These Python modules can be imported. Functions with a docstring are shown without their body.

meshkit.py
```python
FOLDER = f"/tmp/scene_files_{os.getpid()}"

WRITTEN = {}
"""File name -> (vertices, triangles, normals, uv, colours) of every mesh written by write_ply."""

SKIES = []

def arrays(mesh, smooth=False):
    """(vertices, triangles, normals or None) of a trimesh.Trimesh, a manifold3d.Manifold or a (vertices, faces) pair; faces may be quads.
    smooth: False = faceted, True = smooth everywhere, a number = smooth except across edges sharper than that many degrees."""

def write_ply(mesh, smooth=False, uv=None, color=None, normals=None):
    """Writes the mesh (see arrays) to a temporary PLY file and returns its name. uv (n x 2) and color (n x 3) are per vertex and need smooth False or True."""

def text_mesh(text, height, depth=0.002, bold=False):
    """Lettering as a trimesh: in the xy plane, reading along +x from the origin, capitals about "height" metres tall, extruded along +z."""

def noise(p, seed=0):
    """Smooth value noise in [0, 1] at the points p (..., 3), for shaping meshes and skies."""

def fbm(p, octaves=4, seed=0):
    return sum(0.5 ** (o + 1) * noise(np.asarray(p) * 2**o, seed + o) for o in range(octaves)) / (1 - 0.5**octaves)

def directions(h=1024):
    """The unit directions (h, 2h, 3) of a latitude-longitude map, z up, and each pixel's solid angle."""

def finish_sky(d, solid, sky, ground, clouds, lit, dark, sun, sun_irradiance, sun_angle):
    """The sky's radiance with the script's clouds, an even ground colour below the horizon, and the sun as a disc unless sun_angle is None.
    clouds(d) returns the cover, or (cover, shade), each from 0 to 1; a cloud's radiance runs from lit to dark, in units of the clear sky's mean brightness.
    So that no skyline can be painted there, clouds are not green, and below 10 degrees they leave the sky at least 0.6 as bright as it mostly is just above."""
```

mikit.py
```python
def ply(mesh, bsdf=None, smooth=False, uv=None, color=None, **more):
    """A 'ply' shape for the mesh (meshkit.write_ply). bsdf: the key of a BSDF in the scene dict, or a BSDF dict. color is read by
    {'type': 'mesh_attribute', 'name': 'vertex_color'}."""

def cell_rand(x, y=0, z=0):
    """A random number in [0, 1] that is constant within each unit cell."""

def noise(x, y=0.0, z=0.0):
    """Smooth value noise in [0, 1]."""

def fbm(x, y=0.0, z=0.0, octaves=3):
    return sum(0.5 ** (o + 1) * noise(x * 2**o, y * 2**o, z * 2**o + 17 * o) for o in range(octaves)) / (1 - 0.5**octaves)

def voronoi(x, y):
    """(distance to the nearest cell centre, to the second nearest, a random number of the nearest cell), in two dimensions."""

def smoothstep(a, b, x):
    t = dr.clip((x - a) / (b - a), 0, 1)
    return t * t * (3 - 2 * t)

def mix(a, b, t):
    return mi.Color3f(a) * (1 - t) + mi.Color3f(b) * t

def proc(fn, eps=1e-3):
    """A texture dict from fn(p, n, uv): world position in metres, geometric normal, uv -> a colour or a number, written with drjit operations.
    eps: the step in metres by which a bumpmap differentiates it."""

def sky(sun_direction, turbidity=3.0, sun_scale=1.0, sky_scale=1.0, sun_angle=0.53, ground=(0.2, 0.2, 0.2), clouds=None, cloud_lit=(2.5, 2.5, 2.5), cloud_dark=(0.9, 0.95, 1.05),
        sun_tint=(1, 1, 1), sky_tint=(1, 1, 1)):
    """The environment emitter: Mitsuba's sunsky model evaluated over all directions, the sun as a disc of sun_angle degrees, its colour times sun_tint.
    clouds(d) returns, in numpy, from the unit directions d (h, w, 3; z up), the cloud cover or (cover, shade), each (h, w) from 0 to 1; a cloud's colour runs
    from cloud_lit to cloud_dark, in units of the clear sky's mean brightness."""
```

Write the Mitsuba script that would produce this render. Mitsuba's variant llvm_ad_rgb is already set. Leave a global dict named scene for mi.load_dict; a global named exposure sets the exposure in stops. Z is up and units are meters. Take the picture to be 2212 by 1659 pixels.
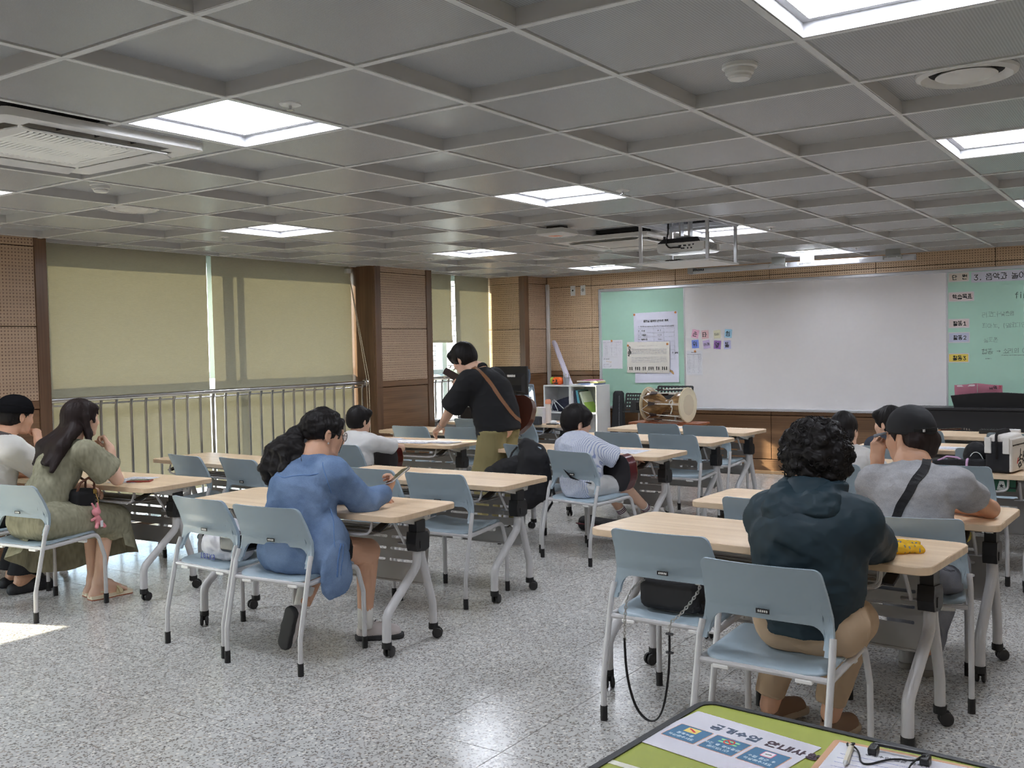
import math, random
import numpy as np, trimesh, mitsuba as mi, mikit, meshkit, drjit as dr
import manifold3d as m3
from shapely.geometry import Polygon, LineString, Point, box as sbox
from shapely.ops import unary_union
from shapely import affinity
from mikit import proc, noise, fbm, voronoi, cell_rand, smoothstep, mix

T = mi.ScalarTransform4f
random.seed(7); rng = np.random.default_rng(11)
scene, labels = {}, {}

# ---------------------------------------------------------------- camera, sky, sun, exposure
CAM = np.array([
    [-0.825858, -0.003153, -0.563870, 2.283318],
    [-0.563497, 0.041405, 0.825080, -1.815308],
    [0.020746, 0.999137, -0.035971, 1.550000],
    [0.000000, 0.000000, 0.000000, 1.000000],])
scene['camera'] = {'type': 'perspective', 'fov': 54.71, 'fov_axis': 'x', 'near_clip': 0.05, 'far_clip': 500.0, 'to_world': T(CAM.tolist())}
scene['sky'] = mikit.sky((-0.845, -0.315, 0.45), turbidity=3.0, sun_scale=16.0, sky_scale=22.0, ground=(0.35, 0.35, 0.36), sun_tint=(0.80, 0.95, 1.12))
exposure = 0.5
PANEL_RADIANCE = 15.0
H = 2.491          # ceiling height
S = 0.64           # ceiling module
BW = 9.55          # inner face of the front wall (y)
WL = -5.20         # inner face of the window-side wall panels (x)

# ---------------------------------------------------------------- materials
def lin(r, g, b):
    return [((c / 255 + 0.055) / 1.055) ** 2.4 if c > 10 else c / 255 / 12.92 for c in (r, g, b)]
def rgb(c): return {'type': 'rgb', 'value': [float(x) for x in c]}
def mat(name, col, rough=0.5, metal=0.0, spec=0.5, **kw):
    c = rgb(col) if not isinstance(col, dict) else col
    scene[name] = {'type': 'twosided', 'b': {'type': 'principled', 'base_color': c, 'roughness': rough, 'metallic': metal, 'specular': spec, **kw}}
    return name
def matte(name, col):
    c = rgb(col) if not isinstance(col, dict) else col
    scene[name] = {'type': 'twosided', 'b': {'type': 'diffuse', 'reflectance': c}}
    return name
def auto(sr, rough=0.5, **kw):
    """A plain material from an sRGB colour, made once."""
    nm_ = 'm_' + '_'.join(str(int(x)) for x in sr) + '_%d' % int(rough * 100) + ''.join('_%s%d' % (k, int(v * 100)) for k, v in sorted(kw.items()))
    if nm_ not in scene:
        (matte(nm_, lin(*sr)) if rough >= 0.95 else mat(nm_, lin(*sr), rough, **kw))
    return nm_

def wood_fn(c0, c1, axis, scale=1.0, contrast=1.0):
    """grain runs along 'axis' (0 x, 1 y, 2 z)"""
    def f(p, n, uv):
        q = [p.x, p.y, p.z]
        a = q[axis]; o = [q[i] for i in range(3) if i != axis]
        w = fbm(a * 1.3 * scale, o[0] * 14 * scale, o[1] * 14 * scale, 3)
        g = noise(a * 3.0 * scale, o[0] * 90 * scale, o[1] * 90 * scale)
        t = dr.clip((w * 1.5 - 0.25 + (g - 0.5) * 0.5) * contrast + 0.5 * (1 - contrast), 0, 1)
        return mix(c0, c1, t)
    return proc(f)
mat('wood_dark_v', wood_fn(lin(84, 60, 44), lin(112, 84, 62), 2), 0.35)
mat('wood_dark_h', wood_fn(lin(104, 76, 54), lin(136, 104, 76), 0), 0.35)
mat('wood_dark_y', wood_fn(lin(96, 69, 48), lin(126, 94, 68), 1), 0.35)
def perf_fn(axis, c0, c1):
    def f(p, n, uv):
        u = p.x if axis == 0 else p.y
        pitch = 0.0265
        a, b = u / pitch, p.z / pitch
        fa, fb = a - dr.floor(a) - 0.5, b - dr.floor(b) - 0.5
        d = dr.sqrt(fa * fa + fb * fb)
        hole = smoothstep(0.24, 0.16, d)
        w = fbm(u * 2, p.z * 60, 0.7, 2)
        base = mix(c0, c1, w)
        return mix(base, lin(70, 42, 24), hole * 0.85)
    return proc(f)
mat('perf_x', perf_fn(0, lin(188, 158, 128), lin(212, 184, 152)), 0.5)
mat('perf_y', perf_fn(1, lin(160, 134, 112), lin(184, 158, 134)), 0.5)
def maple(p, n, uv):
    w = fbm(p.x * 1.6, p.y * 26, 0.4, 3); g = noise(p.x * 5, p.y * 160, 0.2)
    return mix(lin(208, 180, 148), lin(230, 206, 176), dr.clip(w * 1.3 - 0.2 + (g - 0.5) * 0.35, 0, 1))
mat('maple', proc(maple), 0.32)
def terrazzo(p, n, uv):
    d1, e1, r1 = voronoi(p.x * 50, p.y * 50)
    d2, e2, r2 = voronoi(p.x * 92 + 7.3, p.y * 92 + 3.1)
    base = mix(lin(168, 167, 164), lin(196, 195, 192), fbm(p.x * 35, p.y * 35, 0.5, 2))
    chip = smoothstep(0.36, 0.28, d1) * smoothstep(0.60, 0.62, r1)
    c = mix(base, mix(lin(96, 92, 90), lin(150, 138, 126), cell_rand(r1 * 977)), chip * 0.8)
    chip2 = smoothstep(0.40, 0.28, d2) * smoothstep(0.62, 0.66, r2)
    c = mix(c, mix(lin(66, 64, 64), lin(120, 114, 108), cell_rand(r2 * 771)), chip2 * 0.9)
    wh = smoothstep(0.34, 0.26, d1) * smoothstep(0.16, 0.14, r1)
    return mix(c, lin(226, 222, 214), wh * 0.7)
mat('terrazzo', proc(terrazzo), 0.20, spec=0.5)
def ribs(p, n, uv):
    s = dr.sin(p.x * (2 * math.pi / 0.0095)) * 0.5 + 0.5
    return mix(lin(144, 147, 149), lin(164, 167, 169), s)
mat('ceil_panel', proc(ribs), 0.30, spec=0.55)
mat('ceil_side', lin(190, 190, 190), 0.45)
mat('ceil_bar', lin(214, 216, 216), 0.4)
mat('metal_bar', lin(196, 196, 198), 0.22, metal=1.0)
mat('alu', lin(205, 206, 210), 0.35, metal=0.7)
mat('frame_grey', lin(196, 195, 196), 0.30)
mat('panel_grey', lin(152, 150, 148), 0.42)
mat('chair_plastic', lin(152, 168, 178), 0.42)
mat('black_plastic', lin(30, 30, 31), 0.40)
mat('black_rubber', lin(22, 22, 23), 0.65)
mat('black_fabric', lin(26, 26, 28), 0.9)
mat('white_plastic', lin(226, 226, 224), 0.40)
mat('white_paint', lin(222, 222, 222), 0.5)
matte('paper', lin(226, 226, 232))
mat('board_white', lin(238, 235, 236), 0.22)
mat('board_green', lin(174, 212, 194), 0.20)
def blind_fn(p, n, uv):
    w = noise(p.y * 900, p.z * 900, 0.3) * 0.5 + fbm(p.y * 40, p.z * 300, 0.1, 2) * 0.5
    return mix(lin(172, 169, 152), lin(188, 185, 169), w)
scene['blind'] = {'type': 'principledthin', 'base_color': proc(blind_fn), 'roughness': 0.9, 'diff_trans': 0.6}
mat('skin', lin(216, 176, 152), 0.5)
mat('skin_tan', lin(204, 158, 130), 0.5)
mat('hair', lin(20, 17, 17), 0.58, spec=0.25)
mat('hair_brown', lin(36, 26, 25), 0.58, spec=0.25)
scene['pane_glass'] = {'type': 'thindielectric', 'int_ior': 1.5}

# ---------------------------------------------------------------- scene entry helpers
def nm(base):
    if base not in scene and base not in labels and not any(k.startswith(base + '__') for k in scene): return base
    i = 1
    while f'{base}_{i:03d}' in labels or f'{base}_{i:03d}' in scene: i += 1
    return f'{base}_{i:03d}'
_cnt = {}
def num(key):
    """key, key_001, key_002 ... in order of the calls"""
    i = _cnt.get(key, 0); _cnt[key] = i + 1
    return key if i == 0 else f'{key}_{i:03d}'
def P(mesh, m, smooth=35):
    return mikit.ply(mesh, m, smooth)
def thing(base, label, cat, group=None, kind=None):
    k = num(base); labels[k] = {'label': label, 'category': cat}
    if group: labels[k]['group'] = group
    if kind: labels[k]['kind'] = kind
    return k
def put(key, mesh, m, smooth=35, tr=None, **kw):
    d = mesh if isinstance(mesh, dict) else P(mesh, m, smooth)
    scene[key] = {**d, **kw}
    if tr is not None: scene[key]['to_world'] = tr
    return key
def part(parent, base, mesh, m=None, smooth=35, tr=None, label=None, kind=None, **kw):
    k = num(parent + '__' + base)
    put(k, mesh, m, smooth, tr, **kw)
    if label or kind:
        labels[k] = {}
        if label: labels[k]['label'] = label
        if kind: labels[k]['kind'] = kind
    return k
def one(base, label, cat, mesh, m, smooth=35, tr=None, group=None, kind=None):
    k = thing(base, label, cat, group, kind); put(k, mesh, m, smooth, tr); return k
def struct(key, mesh=None, m=None, smooth=35, label=None, tr=None):
    labels[key] = {'kind': 'structure'}
    if label: labels[key]['label'] = label
    if mesh is not None: put(key, mesh, m, smooth, tr)
    return key
class Proto:
    """the parts of a thing in its own frame; place() writes one copy"""
    def __init__(self): self.parts = []
    def add(self, name, mesh, m, smooth=35, label=None):
        self.parts.append((name, P(mesh, m, smooth), label)); return self
    def place(self, base, label, cat, tr, group=None, skip=()):
        k = thing(base, label, cat, group)
        for name, d, lb in self.parts:
            if name in skip: continue
            put(k + '__' + name, d, None, tr=tr)
            if lb: labels[k + '__' + name] = {'label': lb}
        return k
def at(x, y, z=0.0, rz=0.0):
    return T().translate([x, y, z]).rotate([0, 0, 1], rz)
def frame_tr(o, x, y, z):
    m = np.eye(4); m[:3, 0], m[:3, 1], m[:3, 2], m[:3, 3] = x, y, z, o
    return m

# ---------------------------------------------------------------- mesh helpers
cat = trimesh.util.concatenate
def mesh_of(man):
    mm = man.to_mesh(); return trimesh.Trimesh(mm.vert_properties[:, :3], mm.tri_verts, process=False)
def box(x0, x1, y0, y1, z0, z1, ch=0.0):
    """an axis-aligned box, its edges chamfered by ch"""
    if ch <= 0:
        b = trimesh.creation.box((x1 - x0, y1 - y0, z1 - z0)); b.apply_translation(((x0 + x1) / 2, (y0 + y1) / 2, (z0 + z1) / 2)); return b
    ch = min(ch, 0.49 * min(x1 - x0, y1 - y0, z1 - z0))
    pts = []
    for sx in (0, 1):
        for sy in (0, 1):
            for sz in (0, 1):
                c = np.array([x1 if sx else x0, y1 if sy else y0, z1 if sz else z0])
                s = np.array([1 - 2 * sx, 1 - 2 * sy, 1 - 2 * sz]) * ch
                for a in range(3):
                    d = s.copy(); d[a] = 0; pts.append(c + d)
    return mesh_of(m3.Manifold.hull_points(np.array(pts)))
def rbox(x0, x1, y0, y1, z0, z1, r, seg=12):
    r = min(r, 0.49 * min(x1 - x0, y1 - y0, z1 - z0))
    s = m3.Manifold.sphere(r, seg)
    return mesh_of(m3.Manifold.batch_hull([s.translate((x, y, z)) for x in (x0 + r, x1 - r) for y in (y0 + r, y1 - r) for z in (z0 + r, z1 - r)]))
def hullpts(p): return mesh_of(m3.Manifold.hull_points(np.asarray(p, float)))
def fillet(path, r, seg=5, closed=False):
    """polyline with its corners rounded"""
    path = [np.asarray(p, float) for p in path]; out = [path[0]]
    for a, b, c in zip(path, path[1:], path[2:]):
        u, v = a - b, c - b; lu, lv = np.linalg.norm(u), np.linalg.norm(v)
        u, v = u / lu, v / lv; cosang = np.clip(u @ v, -1, 1); ang = math.acos(cosang)
        if ang > 3.1: out.append(b); continue
        t = min(r / math.tan(ang / 2), 0.48 * lu, 0.48 * lv)
        p0, p1 = b + u * t, b + v * t
        for k in range(seg + 1):
            s = k / seg; out.append((1 - s) ** 2 * p0 + 2 * s * (1 - s) * b + s * s * p1)
    out.append(path[-1]); return out
def tube(path, r, n=10, flat=None, closed=False):
    """a round (or flat = (rx, ry)) section swept along a path; r may be a list"""
    p = np.asarray(path, float)
    if closed: p = np.vstack([p, p[:1]])
    rr = np.full(len(p), r) if np.isscalar(r) else np.asarray(r, float)
    t = np.gradient(p, axis=0); t /= np.linalg.norm(t, axis=1, keepdims=True) + 1e-12
    up = np.array([0, 0, 1.0]) if abs(t[0, 2]) < 0.9 else np.array([1.0, 0, 0])
    nrm = np.cross(t[0], up); nrm /= np.linalg.norm(nrm)
    V = []; ang = np.arange(n) * 2 * np.pi / n
    for i in range(len(p)):
        nrm = nrm - t[i] * (nrm @ t[i]); nrm /= np.linalg.norm(nrm); b = np.cross(t[i], nrm)
        sx, sy = (1, 1) if flat is None else flat
        V.append(p[i] + rr[i] * (np.cos(ang)[:, None] * nrm * sx + np.sin(ang)[:, None] * b * sy))
    V = np.array(V).reshape(-1, 3); F = []; m = len(p)
    for i in range(m - 1):
        for k in range(n):
            a, b_, c, d = i * n + k, i * n + (k + 1) % n, (i + 1) * n + (k + 1) % n, (i + 1) * n + k
            F += [[a, c, b_], [a, d, c]] if False else [[a, b_, c], [a, c, d]]
    if not closed:
        V = np.vstack([V, p[0], p[-1]]); c0, c1 = len(V) - 2, len(V) - 1
        for k in range(n):
            F.append([c0, (k + 1) % n, k]); F.append([c1, (m - 1) * n + k, (m - 1) * n + (k + 1) % n])
    me = trimesh.Trimesh(V, F, process=False)
    return me
def lathe(prof, n=20):
    prof = np.asarray(prof, float)
    return trimesh.creation.revolve(prof, sections=n)
def cyl(p0, p1, r, n=16):
    return tube([p0, p1], r, n)
def plate(poly, z0, z1):
    """a shapely polygon (holes kept) as a plate between z0 and z1"""
    gs = getattr(poly, 'geoms', [poly])
    out = []
    for g in gs:
        if g.is_empty or g.area < 1e-9: continue
        m = trimesh.creation.extrude_polygon(g, z1 - z0, engine='earcut'); m.apply_translation((0, 0, z0)); out.append(m)
    return cat(out)
def rrect(x0, x1, y0, y1, r, q=5):
    return sbox(x0 + r, y0 + r, x1 - r, y1 - r).buffer(r, quad_segs=q)
def xf(mesh, m4):
    m = mesh.copy(); m.apply_transform(m4); return m
def mv(mesh, x=0, y=0, z=0):
    m = mesh.copy(); m.apply_translation((x, y, z)); return m
def rot(mesh, ang, ax, o=(0, 0, 0)):
    m = mesh.copy(); m.apply_transform(trimesh.transformations.rotation_matrix(math.radians(ang), ax, o)); return m
def upright(mesh):
    """xy drawing -> standing in xz, its front towards -y"""
    return xf(mesh, np.array([[1, 0, 0, 0], [0, 0, -1, 0], [0, 1, 0, 0], [0, 0, 0, 1.0]]))
def loft(rings, cap0=True, cap1=True):
    """rings: (m, n, 3) closed sections"""
    R = np.asarray(rings, float); m, n = R.shape[:2]; V = R.reshape(-1, 3); F = []
    for i in range(m - 1):
        for k in range(n):
            a, b, c, d = i * n + k, i * n + (k + 1) % n, (i + 1) * n + (k + 1) % n, (i + 1) * n + k
            F += [[a, b, c], [a, c, d]]
    if cap0: V = np.vstack([V, R[0].mean(0)]); F += [[len(V) - 1, (k + 1) % n, k] for k in range(n)]
    if cap1: V = np.vstack([V, R[-1].mean(0)]); F += [[len(V) - 1, (m - 1) * n + k, (m - 1) * n + (k + 1) % n] for k in range(n)]
    return trimesh.Trimesh(V, F, process=False)
def sheet(f, nu, nv, th=0.0015):
    """a thin cloth or paper sheet: f(u, v) -> (x, y, z) arrays, given a thickness"""
    u, v = np.meshgrid(np.linspace(0, 1, nu), np.linspace(0, 1, nv), indexing='ij')
    p = np.stack(f(u, v), -1)
    du, dv = np.gradient(p, axis=0), np.gradient(p, axis=1)
    n = np.cross(du, dv); n /= np.linalg.norm(n, axis=-1, keepdims=True) + 1e-12
    A, B = p + n * th / 2, p - n * th / 2
    V = np.vstack([A.reshape(-1, 3), B.reshape(-1, 3)]); N = nu * nv; F = []
    I = np.arange(N).reshape(nu, nv)
    a, b, c, d = I[:-1, :-1].ravel(), I[1:, :-1].ravel(), I[1:, 1:].ravel(), I[:-1, 1:].ravel()
    F = np.vstack([np.c_[a, b, c], np.c_[a, c, d], np.c_[a + N, c + N, b + N], np.c_[a + N, d + N, c + N]])
    rim = np.concatenate([I[:, 0], I[-1, 1:], I[-2::-1, -1], I[0, -2:0:-1]]); r2 = np.roll(rim, -1)
    F = np.vstack([F, np.c_[rim, rim + N, r2], np.c_[r2, rim + N, r2 + N]])
    return trimesh.Trimesh(V, F, process=False)
# ---------------------------------------------------------------- floor: terrazzo tiles
struct('floor', box(-6.0, 3.9, -3.4, 9.7, -0.10, -0.0022), auto((206, 203, 196), 0.5))
_tile = P(box(-0.1985, 0.1985, -0.1985, 0.1985, -0.002, 0.0, 0.0005), 'terrazzo')
_cells = []
_fw, _rt = CAM[:3, 2], -CAM[:3, 0]
for a in range(-15, 10):
    for b in range(-12, 22):
        x, y = 0.31 + 0.4 * a - 0.4 * 0, 1.04 + 0.4 * b
        if x < -5.35 or x > 3.75 or y < -3.2 or y > BW - 0.1: continue
        d = np.array([x, y, 0]) - CAM[:3, 3]; w = d @ _fw; u = (d @ _rt) / max(w, 1e-3); v = (d @ CAM[:3, 1]) / max(w, 1e-3)
        seen = w > 1.0 and abs(u) < 0.60 and v > -0.45
        _cells.append((0 if seen else 1, w, x, y))
_cells.sort()
_rest = []
for k, (s, w, x, y) in enumerate(_cells):
    if k < 290: part('floor', 'tile', _tile, tr=at(x, y))
    else: _rest.append((x, y))
_tm = box(-0.1985, 0.1985, -0.1985, 0.1985, -0.002, 0.0)
part('floor', 'far_tiles', cat([mv(_tm, x, y) for x, y in _rest]), 'terrazzo', kind='stuff')

# ---------------------------------------------------------------- ceiling: grid bars, flat and coffered panels
struct('ceiling', box(-6.2, 3.9, -3.6, 10.0, H + 0.30, H + 0.36), auto((90, 88, 86), 0.95))
CX0, CX1, CY1 = -5.385, 3.6, 9.49
I0, I1, J0, J1 = -5, 15, -9, 6
LIGHTS = [(i, j) for i in (-3, 1, 5, 9, 13) for j in (-6, -2, 2)]
_bar = {}
for j in range(J0 + 1, J1):
    part('ceiling', 'grid_bar', box(j * S - 0.012, j * S + 0.012, I0 * S, CY1, H - 0.001, H + 0.02), 'ceil_bar')
for i in range(I0, I1 + 1):
    part('ceiling', 'grid_bar', box(CX0, CX1, i * S - 0.012, i * S + 0.012, H - 0.0005, H + 0.02) if i < I1 else box(CX0, CX1, CY1 - 0.012, CY1, H - 0.0005, H + 0.02), 'ceil_bar')
part('ceiling', 'grid_bar', box(CX0 - 0.01, CX0 + 0.015, I0 * S, CY1, H - 0.001, H + 0.03), 'ceil_bar')
def coffer_side(x0, x1, y0, y1, d=0.052):
    t = 0.004
    return cat([box(x0, x0 + t, y0, y1, H, H + d), box(x1 - t, x1, y0, y1, H, H + d), box(x0 + t, x1 - t, y0, y0 + t, H, H + d), box(x0 + t, x1 - t, y1 - t, y1, H, H + d)])
_open = {(8, -2)}
g = 0.014
for i in range(I0, I1):
    for j in range(J0, J1):
        if (i, j) in LIGHTS or (i, j) in _open: continue
        x0, x1, y0, y1 = max(j * S + g, CX0 + 0.012), min((j + 1) * S - g, CX1), i * S + g, min((i + 1) * S - g, CY1 - 0.012)
        if x1 - x0 < 0.05 or y1 - y0 < 0.05: continue
        if (i + j) % 2 == 0:
            part('ceiling', 'panel', box(x0 + 0.004, x1, y0, y1 - 0.004, H + 0.004, H + 0.012), 'ceil_panel')
        else:
            k = part('ceiling', 'panel', box(x0, x1, y0, y1, H + 0.052, H + 0.06), 'ceil_panel')
            part(k, 'side', coffer_side(x0, x1, y0, y1), 'ceil_side')
# square LED lights in the coffers
_rim = lambda: cat([coffer_side(-0.306, 0.306, -0.306, 0.306, 0.05),
                    mv(plate(sbox(-0.306, -0.306, 0.306, 0.306).difference(sbox(-0.275, -0.275, 0.275, 0.275)), 0.046, 0.052), z=H)])
_rimd = P(_rim(), auto((170, 170, 172), 0.6)); _dif = P(box(-0.275, 0.275, -0.275, 0.275, H + 0.047, H + 0.053), auto((235, 235, 238), 0.95))
_where = {(1, -2): 'near the round ceiling unit grille', (5, -6): '', }
LNAME = {(1, -2): 'large square light panel beside the slatted air conditioner, nearest the windows', (1, 2): 'square light panel cut by the top edge of the photo', (1, -6): 'square light panel at the far left edge, its corner showing',
         (5, -6): 'square light panel in front of the first wide blind', (5, -2): 'square light panel in the middle of the ceiling', (5, 2): 'square light panel at the right edge below the round diffuser',
         (9, -6): 'square light panel above the standing teacher', (9, -2): 'square light panel just behind the hanging projector', (9, 2): 'small corner of a light panel at the right edge near the front wall',
         (13, -6): 'square light panel nearest the front left corner of the room', (13, -2): 'square light panel above the projection screen rail', (13, 2): 'square light panel by the front wall beyond the frame'}
for (i, j) in LIGHTS:
    k = thing('ceiling_light', LNAME.get((i, j), 'square light panel in the ceiling behind the camera'), 'light', 'square ceiling lights')
    x, y = (j + 0.5) * S, (i + 0.5) * S
    part(k, 'rim', _rimd, tr=at(x, y)); part(k, 'diffuser', _dif, tr=at(x, y), emitter={'type': 'area', 'radiance': rgb([PANEL_RADIANCE * c for c in (0.935, 0.985, 1.085)])})

# ---------------------------------------------------------------- front wall (y = BW): wainscot and perforated panels
struct('wall_front', box(-5.0, 3.9, BW + 0.02, BW + 0.2, 0, H + 0.3), auto((60, 42, 30), 0.8))
XS = [-4.88, -4.19, -2.99, -1.785, -0.575, 0.63, 1.835, 3.04, 3.8]
for a, b in zip(XS, XS[1:]):
    part('wall_front', 'perforated_panel', box(a + 0.003, b - 0.003, BW, BW + 0.02, 1.803, 2.350, 0.002), 'perf_x')
    part('wall_front', 'perforated_panel', box(a + 0.003, b - 0.003, BW, BW + 0.02, 1.238, 1.797, 0.002), 'perf_x')
    part('wall_front', 'top_panel', box(a + 0.003, b - 0.003, BW, BW + 0.02, 2.356, H + 0.25, 0.002), 'perf_x')
    part('wall_front', 'wood_rail', box(a + 0.003, b - 0.003, BW - 0.003, BW + 0.02, 1.176, 1.232, 0.003), 'wood_dark_h')
    part('wall_front', 'wood_panel', box(a + 0.003, b - 0.003, BW, BW + 0.02, 0.700, 1.168, 0.003), 'wood_dark_h')
    part('wall_front', 'wood_panel', box(a + 0.003, b - 0.003, BW, BW + 0.02, 0.176, 0.692, 0.003), 'wood_dark_h')
struct('baseboard_front', box(-4.88, 3.8, BW - 0.012, BW + 0.02, 0.04, 0.168, 0.003), 'wood_dark_h')
struct('trim_1', box(-4.88, 3.8, BW - 0.03, BW + 0.02, 0.0, 0.04, 0.003), auto((206, 170, 128), 0.5))
# other walls, out of the frame
struct('wall_right', box(3.7, 3.85, -3.4, 9.7, 0, H + 0.3), auto((196, 180, 158), 0.8))
struct('wall_back', box(-6.0, 3.85, -3.45, -3.3, 0, H + 0.3), auto((190, 176, 156), 0.8))

# ---------------------------------------------------------------- window wall (x about -5.2 .. -5.6)
struct('wall_left', cat([box(-5.75, -5.25, 1.75, 2.62, 0, H + 0.3), box(-5.75, -5.17, 6.42, 7.30, 0, H + 0.3), box(-5.75, -4.93, 9.06, 9.7, 0, H + 0.3), box(-5.75, -5.25, -3.4, -1.6, 0, H + 0.3),
                         box(-5.75, -5.62, -1.6, 9.06, H + 0.02, H + 0.3), box(-5.75, -5.62, -1.6, 9.06, -0.1, 0.04)]), auto((60, 42, 30), 0.8))
def pier(y0, y1, x):
    w = 'wall_left'
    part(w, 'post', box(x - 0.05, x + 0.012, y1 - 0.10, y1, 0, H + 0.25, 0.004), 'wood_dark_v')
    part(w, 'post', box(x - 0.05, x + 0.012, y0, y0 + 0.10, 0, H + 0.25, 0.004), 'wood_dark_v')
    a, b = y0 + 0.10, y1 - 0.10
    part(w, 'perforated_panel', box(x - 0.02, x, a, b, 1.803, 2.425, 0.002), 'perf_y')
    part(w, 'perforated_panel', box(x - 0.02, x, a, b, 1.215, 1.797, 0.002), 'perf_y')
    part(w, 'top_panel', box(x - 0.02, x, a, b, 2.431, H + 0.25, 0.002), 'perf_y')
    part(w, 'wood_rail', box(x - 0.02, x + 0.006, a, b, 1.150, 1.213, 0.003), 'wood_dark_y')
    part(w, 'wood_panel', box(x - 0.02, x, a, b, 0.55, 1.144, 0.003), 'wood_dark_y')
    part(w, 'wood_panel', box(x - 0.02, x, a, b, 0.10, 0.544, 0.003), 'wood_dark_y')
pier(1.65, 2.62, -5.20); pier(6.36, 7.36, -5.12); pier(-3.3, -1.6, -5.20)
part('wall_left', 'side_panel', box(-5.5, -5.13, 6.355, 6.375, 0, H + 0.25, 0.003), 'wood_dark_v')
part('wall_left', 'side_panel', box(-5.5, -5.13, 7.345, 7.365, 0, H + 0.25, 0.003), 'wood_dark_v')
# pier by the corner: its face looks back into the room
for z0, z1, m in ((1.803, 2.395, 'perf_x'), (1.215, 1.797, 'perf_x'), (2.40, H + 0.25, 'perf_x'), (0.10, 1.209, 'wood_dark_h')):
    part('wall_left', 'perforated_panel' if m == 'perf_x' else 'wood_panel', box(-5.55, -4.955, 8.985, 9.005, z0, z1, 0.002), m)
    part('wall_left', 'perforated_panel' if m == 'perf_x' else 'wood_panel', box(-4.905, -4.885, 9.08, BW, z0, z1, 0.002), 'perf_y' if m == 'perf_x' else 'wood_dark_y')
part('wall_left', 'post', box(-4.955, -4.868, 8.975, 9.08, 0, H + 0.25, 0.004), 'wood_dark_v')
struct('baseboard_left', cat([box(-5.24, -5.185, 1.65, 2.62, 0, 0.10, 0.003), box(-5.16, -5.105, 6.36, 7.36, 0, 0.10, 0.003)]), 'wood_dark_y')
struct('trim_2', cat([box(-5.24, -5.175, 1.65, 2.62, 0, 0.022, 0.002), box(-5.16, -5.095, 6.36, 7.36, 0, 0.022, 0.002)]), auto((206, 170, 128), 0.5))
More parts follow.
